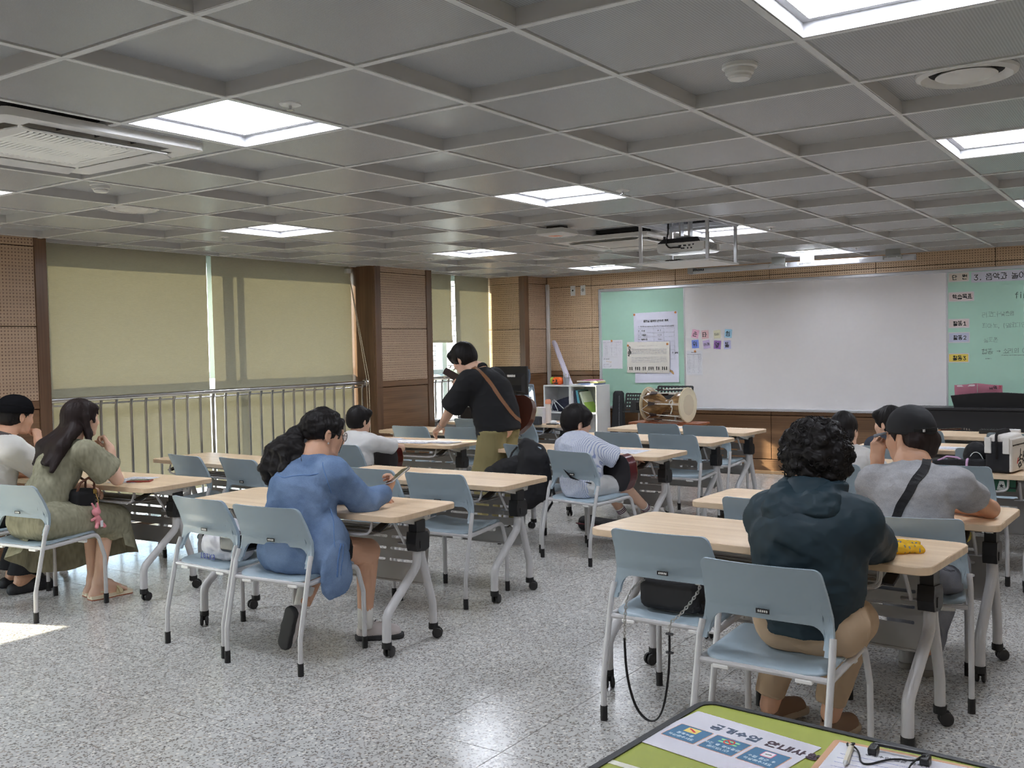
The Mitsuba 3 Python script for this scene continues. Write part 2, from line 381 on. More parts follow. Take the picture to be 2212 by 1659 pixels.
# white conduit in the corner
one('conduit', 'white cable duct running up the corner of the front wall', 'cable duct', cat([box(-4.875, -4.835, BW - 0.045, BW - 0.001, 1.05, 2.33, 0.004), hullpts([(-4.875, BW - 0.045, 2.33), (-4.835, BW - 0.045, 2.33), (-4.875, BW, 2.33), (-4.835, BW, 2.33), (-4.885, BW - 0.03, 2.40), (-4.845, BW - 0.03, 2.40), (-4.885, BW, 2.40), (-4.845, BW, 2.40)])]), 'white_plastic')

def window(n, y0, y1, mull, trans):
    k = f'window_{n}'; labels[k] = {'kind': 'structure'}
    fr = [box(-5.70, -5.60, y0, y0 + 0.06, 0.04, H + 0.02), box(-5.70, -5.60, y1 - 0.06, y1, 0.04, H + 0.02), box(-5.70, -5.60, y0, y1, 0.04, 0.10), box(-5.70, -5.60, y0, y1, H - 0.05, H + 0.02)]
    fr += [box(-5.70, -5.60, m - w_, m + w_, z0_, H) for m, w_, z0_ in mull] + [box(-5.695, -5.605, y0, y1, z - 0.03, z + 0.03) for z in trans]
    part(k, 'frame', cat(fr), auto((176, 196, 208), 0.4))
    ys = [y0 + 0.03] + [m[0] for m in mull] + [y1 - 0.03]
    for a, b in zip(ys, ys[1:]):
        part(k, 'pane', mv(box(0, 0.002, a, b, 0.06, H), -5.65), 'pane_glass')
        scene[list(scene)[-1]] = {**mikit.ply(trimesh.Trimesh([(-5.65, a, 0.06), (-5.65, b, 0.06), (-5.65, b, H), (-5.65, a, H)], [[0, 1, 2], [0, 2, 3]], process=False), 'pane_glass')}
window(1, 2.62, 6.36, ((4.545, 0.045, 1.32), (4.70, 0.025, 0.04)), (1.35,))
window(2, 7.36, 9.0, ((8.20, 0.045, 0.04),), (1.27,))
window(3, -1.6, 1.65, ((-0.6, 0.035, 0.04),), ())

def blind(y0, y1, zh, label, group=None):
    k = thing('roller_blind', label, 'blind', group)
    x = -5.44
    bow = lambda u, v: (x + 0.004 * np.sin(u * 9 + v * 4), y0 + (y1 - y0) * u, zh + (H + 0.14 - zh) * v)
    part(k, 'fabric', sheet(bow, 14, 14, 0.001), 'blind', True)
    part(k, 'hem_bar', rbox(x - 0.008, x + 0.010, y0 - 0.004, y1 + 0.004, zh - 0.016, zh + 0.014, 0.006), auto((196, 192, 160), 0.5))
    part(k, 'roller', cyl((x - 0.02, y0, H + 0.14), (x - 0.02, y1, H + 0.14), 0.022), auto((200, 200, 196), 0.4))
blind(2.64, 4.365, 0.31, 'olive beige roller blind drawn down behind the rail, nearest the camera', 'roller blinds at the windows')
blind(4.425, 6.335, 0.31, 'olive beige roller blind drawn down behind the rail beside the wood pillar', 'roller blinds at the windows')
blind(7.45, 8.16, 1.655, 'short half raised olive roller blind between pillar and teacher', 'roller blinds at the windows')
blind(8.24, 8.97, 0.62, 'narrow olive roller blind drawn down behind the teacher', 'roller blinds at the windows')
blind(0.506, 1.64, 0.018, 'roller blind of the window outside the frame', 'roller blinds at the windows')
blind(-1.55, 0.505, 1.29, 'half raised roller blind of the window outside the frame', 'roller blinds at the windows')
# cords of the blind at the pillar
k = thing('blind_cord', 'pale blind pull cords hanging beside the wood pillar to the rail end', 'cord')
part(k, 'cord', tube([(-5.415, 6.275, 2.47), (-5.35, 6.30, 2.0), (-5.23, 6.325, 1.25), (-5.22, 6.325, 0.45)], 0.004, 6), auto((190, 180, 160), 0.6))
part(k, 'cord', tube([(-5.425, 6.285, 2.47), (-5.33, 6.315, 1.9), (-5.205, 6.335, 1.25), (-5.20, 6.335, 0.45)], 0.004, 6), auto((190, 180, 160), 0.6))
part(k, 'bracket', box(-5.46, -5.40, 6.24, 6.31, 2.42, 2.47, 0.004), 'white_plastic')

# stainless railing in front of the windows
def railing(y0, y1, ys, label, wallcap=True):
    k = thing('railing', label, 'railing', 'stainless railings at the windows')
    part(k, 'handrail', cyl((-5.27, y0, 1.205), (-5.27, y1, 1.205), 0.022, 16), 'metal_bar')
    part(k, 'lower_rail', cyl((-5.285, y0, 1.158), (-5.285, y1, 1.158), 0.008, 10), 'metal_bar')
    part(k, 'bottom_rail', cyl((-5.285, y0, 0.11), (-5.285, y1, 0.11), 0.012, 10), 'metal_bar')
    for y in ys:
        part(k, 'baluster', tube(fillet([(-5.285, y, 0.11), (-5.285, y, 1.135), (-5.27, y, 1.19)], 0.03, 3), 0.0125, 10), 'metal_bar')
    for y in (y0 + 0.03, (y0 + y1) / 2, y1 - 0.03): part(k, 'foot', cyl((-5.285, y, 0.0), (-5.285, y, 0.11), 0.016, 10), 'metal_bar')
    if wallcap: part(k, 'end_cap', tube([(-5.27, y1 - 0.035, 1.205), (-5.27, y1 - 0.005, 1.205)], [0.03, 0.045], 20), 'metal_bar')
railing(2.63, 6.355, [2.67 + 0.1455 * i for i in range(26)], 'long stainless steel railing in front of the two wide blinds')
railing(7.37, 8.975, [7.47 + 0.128 * i for i in range(12)], 'short stainless railing at the brick view window behind the teacher')

# ---------------------------------------------------------------- outside: pale brick building
matte('brick_pale', lin(226, 226, 222)); matte('mortar', lin(150, 150, 150))
labels['exterior_wall'] = {'kind': 'structure'}
put('exterior_wall', box(-14, -5.9, 12.53, 12.8, -4, 6), 'mortar')
_bd = P(box(0.005, 0.295, 0, 0.06, 0.005, 0.085, 0.004), 'brick_pale')
_bm = box(0.005, 0.295, 0, 0.06, 0.005, 0.085)
_far = []
for r in range(-18, 42):
    for c in range(27):
        x = -14 + 0.30 * c + (0.15 if r % 2 else 0); z = r * 0.09
        if -10.6 < x < -7.9 and -0.4 < z < 2.4 and _cnt.get('exterior_wall__brick', 0) < 290: part('exterior_wall', 'brick', _bd, tr=at(x, 12.495, z))
        else: _far.append(mv(_bm, x, 12.495, z))
part('exterior_wall', 'far_bricks', cat(_far), 'brick_pale', kind='stuff')
struct('exterior_ground', box(-60, -5.8, -40, 40, -4.4, -4.0), auto((150, 148, 142), 0.95))
# ---------------------------------------------------------------- stacking chair (own frame: x right, y forward, rear feet at y = -.25)
def make_chair():
    c = Proto()
    # seat: a dished plastic pad
    def seat():
        out = rrect(-0.225, 0.225, -0.19, 0.235, 0.06, 6); n = 60
        ring = np.array([out.exterior.interpolate(t, normalized=True).coords[0] for t in np.linspace(0, 1, n, endpoint=False)])
        def zz(p): return 0.448 + 0.012 * np.clip((p[:, 1] + 0.0) / 0.2, -1, 1) + 0.012 * (p[:, 0] / 0.22) ** 2 - 0.03 * np.clip((p[:, 1] - 0.17) / 0.06, 0, 1) ** 2
        rings = []
        for s, dz in ((0.02, -0.012), (0.99, -0.014), (1.0, -0.008), (0.985, 0.0), (0.9, 0.003), (0.7, 0.0), (0.45, -0.002), (0.2, -0.003), (0.02, -0.003)):
            p = ring * s + np.array([0, 0.02]) * (1 - s); rings.append(np.c_[p, zz(p) + dz])
        return loft(rings)
    c.add('seat', seat(), 'chair_plastic', 50)
    # backrest: curved shell with two arms that run down to the posts
    def prof_y(z): return np.interp(z, [0.50, 0.56, 0.62, 0.70, 0.80], [-0.165, -0.135, -0.128, -0.155, -0.205])
    def back():
        outer = Polygon([(-0.243, 0.50), (-0.232, 0.60), (-0.214, 0.80), (0.214, 0.80), (0.232, 0.60), (0.243, 0.50)])
        outer = outer.intersection(rrect(-0.30, 0.30, 0.2, 0.803, 0.001)).buffer(-0.028).buffer(0.028, quad_segs=6).union(Polygon([(-0.243, 0.50), (-0.232, 0.60), (0.232, 0.60), (0.243, 0.50)]))
        hole = rrect(-0.206, 0.206, 0.30, 0.592, 0.05, 6).union(sbox(-0.212, 0.49, 0.212, 0.52))
        poly = outer.difference(hole)
        m = plate(poly.simplify(0.0008), -0.005, 0.005); m = m.subdivide_to_size(0.035)
        x, z, t = m.vertices[:, 0].copy(), m.vertices[:, 1].copy(), m.vertices[:, 2].copy()
        edge = np.clip((np.abs(x) - 0.12) / 0.12, 0, 1)
        y = prof_y(z) - 0.030 * (1 - (x / 0.235) ** 2) * np.clip((z - 0.56) / 0.1, 0, 1) + t * (1 + 0.8 * edge)
        return trimesh.Trimesh(np.c_[x, y, z], m.faces, process=False)
    bk = back(); bk.fix_normals()
    c.add('backrest', bk, 'chair_plastic', 40)
    c.add('backrest__label_plate', cat([box(-0.024, 0.024, -0.1745, -0.1705, 0.618, 0.634)]), 'black_plastic', False, 'small black maker label')
    c.add('backrest__label_print', cat([box(-0.017 + 0.0075 * i, -0.012 + 0.0075 * i, -0.1752, -0.1740, 0.622, 0.630) for i in range(5)]), 'white_plastic', False)
    for k, sx in enumerate((-1, 1)):
        sfx = '' if k == 0 else '_001'
        leg = tube(fillet([(sx * 0.240, -0.25, 0.045), (sx * 0.240, -0.248, 0.17), (sx * 0.240, -0.172, 0.50), (sx * 0.236, -0.15, 0.56)], 0.06, 4), 0.0125, 10)
        c.add('rear_leg' + sfx, leg, 'frame_grey', 50)
        c.add('rear_leg' + sfx + '__rubber_foot', cyl((sx * 0.240, -0.25, 0.0), (sx * 0.240, -0.25, 0.062), 0.0150, 12), 'black_rubber', 40)
        fl = tube(fillet([(sx * 0.236, -0.192, 0.425), (sx * 0.232, 0.0, 0.432), (sx * 0.230, 0.205, 0.445), (sx * 0.236, 0.25, 0.30), (sx * 0.238, 0.25, 0.045)], 0.05, 6), 0.0125, 10)
        c.add('front_leg' + sfx, fl, 'frame_grey', 50)
        c.add('front_leg' + sfx + '__rubber_foot', cyl((sx * 0.238, 0.25, 0.0), (sx * 0.238, 0.25, 0.062), 0.0150, 12), 'black_rubber', 40)
    c.add('cross_bar', cyl((-0.238, -0.185, 0.425), (0.238, -0.185, 0.425), 0.011, 10), 'frame_grey')
    c.add('cross_bar_001', cyl((-0.231, 0.12, 0.425), (0.231, 0.12, 0.425), 0.010, 10), 'frame_grey')
    for k, (x, y) in enumerate(((-0.15, -0.185), (0.15, -0.185), (-0.2, 0.12), (0.2, 0.12))):
        c.add('stacking_pad' + ('' if k == 0 else f'_{k:03d}'), box(x - 0.03, x + 0.03, y - 0.012, y + 0.012, 0.405, 0.420, 0.003), 'white_plastic')
    return c
CHAIR = make_chair()
CHAIRS = {}
def chair(key, x, y, rz, label):
    CHAIRS[key] = (x, y, rz)
    return CHAIR.place('chair', label, 'chair', at(x, y, 0, rz), 'grey blue stacking chairs')
chair('P1', -4.22, 1.58, 0, 'grey blue chair under the man in the black knit cap')
chair('P2', -3.55, 1.56, 6.8, 'light blue grey chair under the woman in the green dress')
chair('C2', -2.01, 1.73, -2, 'grey blue chair holding the white plastic bag')
chair('P3', -1.485, 1.70, 5, 'grey blue chair under the woman in the denim shirt')
chair('C4a', -2.06, 3.10, -2, 'empty grey blue chair half hidden behind the phone in the hand of the denim woman')
chair('C4b', -1.53, 3.08, 4.5, 'empty grey blue chair at the middle table right of the denim woman')
chair('C5a', -3.93, 3.12, -6, 'empty chair by the railing, the one further from the denim woman')
chair('C5b', -3.35, 3.13, -5, 'empty chair near the railing just behind the denim woman')
chair('P4', -3.42, 4.22, 0, 'chair under the boy in the white T-shirt')
chair('C6b', -4.02, 4.22, 0, 'chair with a dark backpack beside the boy in the white T-shirt')
chair('C7a', -4.13, 5.93, 2, 'empty chair behind the papers on the boy\'s table, next to the pillar')
chair('C7b', -3.53, 5.99, 0, 'empty chair half hidden behind the teacher\'s outstretched arm')
chair('C8a', -4.14, 6.97, 0, 'empty chair seen over the teacher\'s arm in the row before the desk')
chair('C8b', -3.50, 6.99, -12, 'empty chair just right of the teacher, in front of the speaker')
chair('C9', -1.93, 4.74, -14, 'chair with a black backpack hung on its back')
chair('P6', -1.37, 4.50, -13, 'chair under the boy in the striped shirt')
chair('C11a', -1.84, 6.02, -1, 'empty chair behind the striped boy\'s shoulder at the second table')
chair('C11b', -1.31, 6.00, 2, 'empty chair whose whole side shows behind the striped boy\'s table')
chair('C12a', -1.93, 7.01, 0, 'empty chair at the table nearest the hourglass drum, below the music stands')
chair('C12b', -1.42, 6.95, -1, 'empty chair at the table nearest the whiteboard, right of its neighbour below the drum')
chair('C13a', 0.53, 1.98, -1, 'grey blue chair holding the black shoulder bag with chain strap')
chair('P7', 1.08, 1.63, -2, 'large nearest chair under the woman in the dark jacket')
chair('P8', 1.265, 2.785, 11, 'chair under the man in the grey T-shirt')
chair('C14a', 0.60, 2.99, 0, 'empty chair half hidden behind the curly haired woman')
chair('P9', 0.42, 4.53, 0, 'chair under the girl in the white top')
chair('C15b', 1.12, 4.73, 0, 'empty chair just right of the man in the grey T-shirt')
chair('P10', 0.54, 5.68, 0, 'chair under the boy behind the cap brim')
chair('C16b', 1.17, 5.76, 0, 'empty chair partly hidden behind the black helmet shaped bag')
chair('C17a', 0.41, 7.06, 0, 'empty chair beside the ukulele table, partly hidden by the cap')
chair('C17b', 1.17, 7.05, 0, 'empty chair behind the white and black shoulder bag near the piano')

# ---------------------------------------------------------------- flip-top table (own frame: centre of the top, front edge at y = -.28)
def make_table():
    t = Proto()
    top = plate(rrect(-0.75, 0.75, -0.28, 0.28, 0.055, 8), 0.694, 0.719)
    lip = plate(rrect(-0.747, 0.747, -0.277, 0.277, 0.053, 8), 0.691, 0.722)
    t.add('tabletop', mesh_of(m3.Manifold.hull_points(np.vstack([top.vertices, lip.vertices]))), 'maple', 30)
    t.add('beam', box(-0.62, 0.62, 0.02, 0.075, 0.630, 0.690, 0.004), 'panel_grey')
    # modesty panel with three rows of slots
    pan = rrect(-0.62, 0.62, 0.0, 0.30, 0.03)
    slots = []
    for zz in (0.235, 0.172, 0.110):
        for a, b in ((-0.56, -0.36), (-0.33, -0.02), (0.02, 0.33), (0.36, 0.56)):
            slots.append(sbox(a + 0.006, zz - 0.0001, b - 0.006, zz + 0.0001).buffer(0.007, quad_segs=3))
    pm = upright(plate(pan.difference(unary_union(slots)), -0.001, 0.001))
    pm = rot(pm, -10, (1, 0, 0)); pm.apply_translation((0, 0.145, 0.285))
    t.add('modesty_panel', pm, 'panel_grey', False)
    t.add('modesty_panel__bottom_fold', cyl((-0.60, 0.142, 0.284), (0.60, 0.142, 0.284), 0.006, 8), 'panel_grey')
    # wire book rack under the top
    for k, y in enumerate((-0.20, -0.12, -0.04, 0.0)):
        t.add('rack_wire' + ('' if k == 0 else f'_{k:03d}'), tube(fillet([(-0.54, y, 0.69), (-0.54, y, 0.625), (-0.50, y, 0.61), (0.50, y, 0.61), (0.54, y, 0.625), (0.54, y, 0.69)], 0.03, 3), 0.0045, 6), 'frame_grey')
    t.add('rack_loop', tube(fillet([(-0.56, -0.22, 0.69), (-0.56, -0.24, 0.622), (-0.50, -0.245, 0.612), (0.50, -0.245, 0.612), (0.56, -0.24, 0.622), (0.56, -0.22, 0.69)], 0.04, 4), 0.007, 8), 'frame_grey')
    t.add('rack_tray', box(-0.53, 0.53, -0.205, 0.01, 0.601, 0.606), 'panel_grey')
    for k, sx in enumerate((-1, 1)):
        f = '' if k == 0 else '_001'
        X = 0.665 * sx
        br = Polygon([(-0.20, 0.692), (0.13, 0.692), (0.115, 0.650), (-0.02, 0.640), (-0.13, 0.668)])
        bm = plate(br, -0.014, 0.014); bm = xf(bm, np.array([[0, 0, 1, X], [1, 0, 0, 0], [0, 1, 0, 0], [0, 0, 0, 1.0]]))
        t.add('end_bracket' + f, bm, 'white_plastic', False)
        for b, yy in enumerate((0.06, 0.10)):
            t.add('end_bracket' + f + '__screw' + ('' if b == 0 else '_001'), cyl((X + sx * 0.013, yy, 0.668), (X + sx * 0.0165, yy, 0.668), 0.006, 10), 'metal_bar')
        kn = cat([hullpts([(X + dx, y, z) for dx in (-0.026, 0.026) for (y, z) in ((-0.022, 0.655), (0.055, 0.660), (0.056, 0.585), (-0.020, 0.575))]),
                  hullpts([(X + dx, y, z) for dx in (-0.032, 0.032) for (y, z) in ((-0.030, 0.600), (0.068, 0.592), (0.082, 0.560), (0.078, 0.505), (0.045, 0.492), (-0.028, 0.500), (-0.040, 0.540))]),
                  box(X + sx * 0.030, X + sx * 0.036, -0.004, 0.012, 0.512, 0.552, 0.002)])
        t.add('pivot_housing' + f, kn, 'black_plastic', 25)
        t.add('front_leg' + f, tube(fillet([(X, 0.012, 0.53), (X, 0.010, 0.42), (X, -0.255, 0.215), (X, -0.258, 0.075)], 0.075, 7), 0.0235, 14), 'frame_grey', 50)
        t.add('rear_leg' + f, tube(fillet([(X, 0.045, 0.53), (X, 0.050, 0.46), (X, 0.140, 0.19), (X, 0.142, 0.075)], 0.06, 6), 0.0215, 14), 'frame_grey', 50)
        t.add('strut' + f, cyl((X - sx * 0.06, -0.10, 0.66), (X - sx * 0.06, -0.015, 0.535), 0.008, 8), 'frame_grey')
        t.add('strut_pin' + f, cyl((X - sx * 0.10, -0.013, 0.535), (X, -0.013, 0.535), 0.008, 10), 'metal_bar')
        t.add('release_lever' + f, cat([hullpts([(X - sx * 0.085 + dx, y, z) for dx in (-0.018, 0.018) for (y, z) in ((-0.10, 0.668), (-0.115, 0.676), (-0.155, 0.662), (-0.15, 0.650))]),
                                        hullpts([(X - sx * 0.085 + dx, y, z) for dx in (-0.024, 0.024) for (y, z) in ((-0.148, 0.662), (-0.150, 0.650), (-0.225, 0.636), (-0.215, 0.626))])]), 'black_plastic', 30)
        for q, (yy, ang) in enumerate(((-0.258, 25), (0.142, -40))):
            a = math.radians(ang + 70 * sx); d = np.array([math.cos(a), math.sin(a), 0]); nrm_ = np.array([-d[1], d[0], 0])
            c0 = np.array([X, yy, 0.029]) + d * 0.022
            w = []
            for s in (-1, 1):
                pr = np.array([(0.0, -0.009), (0.020, -0.009), (0.027, -0.006), (0.0285, 0.0), (0.027, 0.006), (0.020, 0.009), (0.0, 0.009)])
                wl = lathe(pr, 18); R = np.eye(4); R[:3, 0], R[:3, 1], R[:3, 2] = d, [0, 0, 1], -nrm_; R[:3, 3] = c0 + nrm_ * s * 0.014
                w.append(xf(wl, R))
            idx = q + 2 * k; g_ = '' if idx == 0 else f'_{idx:03d}'
            t.add('caster' + g_, cat(w), 'black_plastic', 30)
            t.add('caster' + g_ + '__fork', cat([cyl((X, yy, 0.05), (X, yy, 0.082), 0.0255, 14), hullpts([c0 + nrm_ * s * 0.008 + d * e + np.array([0, 0, h]) for s in (-1, 1) for (e, h) in ((-0.03, 0.028), (0.012, 0.03), (-0.006, 0.0), (-0.03, 0.038))])]), 'black_rubber', 30)
    return t
TABLE = make_table()
def table(x, y, rz, label): return TABLE.place('table', label, 'table', at(x, y, 0, rz), 'flip top tables with maple tops')
table(-3.84, 2.19, 4, 'maple topped table of the couple by the windows, with the red phone on it')
table(-1.73, 2.12, 3, 'maple topped table at which the denim shirted woman looks at her phone')
table(-1.86, 3.28, 1, 'empty maple topped table in the middle, behind the phone in the woman\'s hand')
table(-3.86, 3.35, -2, 'empty maple table along the railing, half hidden by the ponytail')
table(-3.72, 5.13, 3, 'maple table with papers that the teacher leans on')
table(-4.00, 6.22, 0, 'maple table behind the teacher, two chair backs in front of it')
table(-4.03, 7.42, 0, 'desk table with the speaker and yellow box on it')
table(-1.70, 5.10, -2, 'maple table of the boy in the striped shirt')
table(-1.76, 6.22, 0, 'maple table one row behind the striped boy\'s')
table(-1.83, 7.22, -3, 'maple table in the row nearest the hourglass drum')
table(0.79, 2.30, -5, 'nearest maple table, a yellow cloth lying on its corner')
table(0.86, 3.27, -2, 'maple table of the man in the grey T-shirt')
table(0.82, 5.08, 0, 'maple table carrying the white and black bag')
table(0.86, 6.36, 0, 'maple table with white papers behind the man in the cap')
table(0.86, 7.52, 0, 'maple table with the ukulele, nearest the piano')
# ---------------------------------------------------------------- figures: joints with radii, one smooth surface
def V3(*a): return np.array(a, float)
def rc(a, b, ra, rb=None, k=0.02): return ('rc', np.asarray(a, float), np.asarray(b, float), ra, ra if rb is None else rb, k)
def el(c, r, R=None, k=0.02): return ('el', np.asarray(c, float), np.asarray(r, float), np.eye(3) if R is None else R, k)
def sub(p): return ('sub', p)
def cut(P0, n, R, L): return ('cut', np.asarray(P0, float), np.asarray(n, float) / np.linalg.norm(n), R, L)
def _dist(p, X):
    if p[0] == 'rc':
        _, a, b, ra, rb, k = p; ba = b - a; L = max(ba @ ba, 1e-9)
        q = X - a; t = np.clip((q @ ba) / L, 0, 1)
        return np.sqrt(np.maximum(((q - t[..., None] * ba) ** 2).sum(-1), 1e-12)) - (ra + (rb - ra) * t)
    if p[0] == 'el':
        _, c, r, R, k = p; q = (X - c) @ R
        k0 = np.sqrt(((q / r) ** 2).sum(-1)) + 1e-9; k1 = np.sqrt(((q / (r * r)) ** 2).sum(-1)) + 1e-9
        return k0 * (k0 - 1) / k1
    if p[0] == 'cut':
        _, o, n, R, L = p; q = X - o; t = q @ n; rad = np.sqrt(np.maximum((q * q).sum(-1) - t * t, 0))
        return np.maximum(np.maximum(rad - R, -t), t - L)
def _bounds(p):
    if p[0] == 'rc': a, b, r = p[1], p[2], max(p[3], p[4]); return np.minimum(a, b) - r, np.maximum(a, b) + r
    if p[0] == 'el': r = np.sqrt(((p[3] * p[2]) ** 2).sum(1)); return p[1] - r, p[1] + r
    r = p[3] + p[4]; return p[1] - r, p[1] + r
def nets(D, o, h):
    """naive surface nets on a grid of distances"""
    s = D < 0; nx, ny, nz = D.shape
    c = [s[i:nx - 1 + i, j:ny - 1 + j, k:nz - 1 + k] for i in (0, 1) for j in (0, 1) for k in (0, 1)]
    n_in = sum(x.astype(np.int8) for x in c); act = (n_in > 0) & (n_in < 8)
    idx = np.argwhere(act); ids = -np.ones(act.shape, np.int64); ids[act] = np.arange(len(idx))
    offs = np.array([(i, j, k) for i in (0, 1) for j in (0, 1) for k in (0, 1)])
    vals = np.stack([D[idx[:, 0] + a, idx[:, 1] + b, idx[:, 2] + c_] for a, b, c_ in offs], 1)
    acc, cnt = np.zeros((len(idx), 3)), np.zeros(len(idx))
    for a in range(8):
        for b in range(a + 1, 8):
            if abs(offs[a] - offs[b]).sum() != 1: continue
            va, vb = vals[:, a], vals[:, b]; m = (va < 0) != (vb < 0)
            t = np.where(m, va / np.where(m, va - vb, 1), 0)
            acc += np.where(m[:, None], offs[a] + t[:, None] * (offs[b] - offs[a]), 0); cnt += m
    V = (idx + acc / cnt[:, None]) * h + o; F = []
    for ax in range(3):
        u, v = (ax + 1) % 3, (ax + 2) % 3
        sl0 = [slice(None)] * 3; sl1 = [slice(None)] * 3; sl0[ax] = slice(0, -1); sl1[ax] = slice(1, None)
        a, b = s[tuple(sl0)], s[tuple(sl1)]; e = np.argwhere(a != b)
        e = e[(e[:, u] > 0) & (e[:, v] > 0) & (e[:, u] < D.shape[u] - 1) & (e[:, v] < D.shape[v] - 1)]
        inside = s[e[:, 0], e[:, 1], e[:, 2]]
        du, dv = np.eye(3, dtype=int)[u], np.eye(3, dtype=int)[v]
        q = [ids[tuple((e - x).T)] for x in (du + dv, dv, 0 * du, du)]
        q = np.stack(q, 1); q = np.where(inside[:, None], q, q[:, ::-1])
        F += [q[:, [0, 1, 2]], q[:, [0, 2, 3]]]
    return trimesh.Trimesh(V, np.vstack(F), process=False)
def blob(prims, h=0.007):
    adds = [p for p in prims if p[0] not in ('sub', 'cut')]
    lo = np.min([_bounds(p)[0] for p in adds], 0) - 4 * h; hi = np.max([_bounds(p)[1] for p in adds], 0) + 4 * h
    n = np.ceil((hi - lo) / h).astype(int) + 1; D = np.full(n, 0.2, np.float32)
    ax = [lo[i] + h * np.arange(n[i]) for i in range(3)]
    for p in prims:
        neg = p[0] in ('sub', 'cut'); q = p[1] if p[0] == 'sub' else p
        k = 0.004 if neg else q[-1]
        a, b = _bounds(q); m = k * 1.6 + 3 * h
        i0 = np.maximum(np.floor((a - m - lo) / h).astype(int), 0); i1 = np.minimum(np.ceil((b + m - lo) / h).astype(int) + 1, n)
        if (i1 <= i0).any(): continue
        X = np.stack(np.meshgrid(*[ax[i][i0[i]:i1[i]] for i in range(3)], indexing='ij'), -1)
        d = _dist(q, X); sl = tuple(slice(i0[i], i1[i]) for i in range(3)); o = D[sl]
        if neg: D[sl] = np.maximum(o, -d)
        else:
            t = np.clip(0.5 + 0.5 * (o - d) / k, 0, 1); D[sl] = o + (d - o) * t - k * t * (1 - t)
    return nets(D, lo, h)
def wrinkle(m, amp, f=(9, 9, 9), seed=0, octs=3, ridged=True):
    """cloth folds: moves the vertices along their normals"""
    v = m.vertices; n = meshkit.arrays(m, True)[2]
    w = meshkit.fbm(v * np.asarray(f, float), octs, seed)
    if ridged: w = 1 - np.abs(2 * w - 1) * 2
    else: w = 2 * w - 1
    m = m.copy(); m.vertices = v + n * (amp * w)[:, None]; return m
def Rfu(fwd, up=(0, 0, 1)):
    """columns right, forward, up"""
    f = np.asarray(fwd, float); f /= np.linalg.norm(f); r = np.cross(f, up); r /= np.linalg.norm(r); return np.stack([r, f, np.cross(r, f)], 1)

def head_prims(o, R, s=1.0):
    """head about o (between the ears), R columns right / forward / up, s = 1 for an adult"""
    w = lambda x, y, z: o + R @ (V3(x, y, z) * s)
    E = lambda c, r, k=0.012, RR=None: el(w(*c), V3(*r) * s, R if RR is None else R @ RR, k * s)
    C = lambda a, b, ra, rb=None, k=0.010: rc(w(*a), w(*b), ra * s, (ra if rb is None else rb) * s, k * s)
    pr = [E((0, -0.014, 0.032), (0.075, 0.094, 0.088)), E((0, 0.034, -0.022), (0.062, 0.060, 0.084), 0.03), C((-0.03, 0.045, -0.085), (0.03, 0.045, -0.085), 0.026, None, 0.03), C((0, 0.066, -0.092), (0, 0.070, -0.096), 0.020, None, 0.02),
          E((0.036, 0.060, -0.028), (0.026, 0.026, 0.026), 0.03), E((-0.036, 0.060, -0.028), (0.026, 0.026, 0.026), 0.03), C((-0.032, 0.076, 0.022), (0.032, 0.076, 0.022), 0.012, None, 0.02),
          ('sub', E((0.031, 0.098, 0.002), (0.017, 0.014, 0.012))), ('sub', E((-0.031, 0.098, 0.002), (0.017, 0.014, 0.012))),
          C((0, 0.088, 0.008), (0, 0.104, -0.030), 0.008, 0.012, 0.012), C((-0.010, 0.097, -0.036), (0.010, 0.097, -0.036), 0.008, None, 0.008),
          C((-0.016, 0.084, -0.058), (0.016, 0.084, -0.058), 0.0085, None, 0.008), C((-0.013, 0.083, -0.070), (0.013, 0.083, -0.070), 0.009, None, 0.008), ('sub', C((-0.02, 0.098, -0.064), (0.02, 0.098, -0.064), 0.004))]
    for sx in (-1, 1):
        a = math.radians(18) * sx; RR = np.array([[math.cos(a), -math.sin(a), 0], [math.sin(a), math.cos(a), 0], [0, 0, 1.0]])
        pr += [E((sx * 0.079, -0.008, -0.006), (0.008, 0.020, 0.033), 0.006, RR), ('sub', E((sx * 0.088, -0.004, -0.002), (0.006, 0.011, 0.019), 0.004, RR)), E((sx * 0.078, -0.002, -0.034), (0.008, 0.009, 0.010), 0.006)]
    return pr
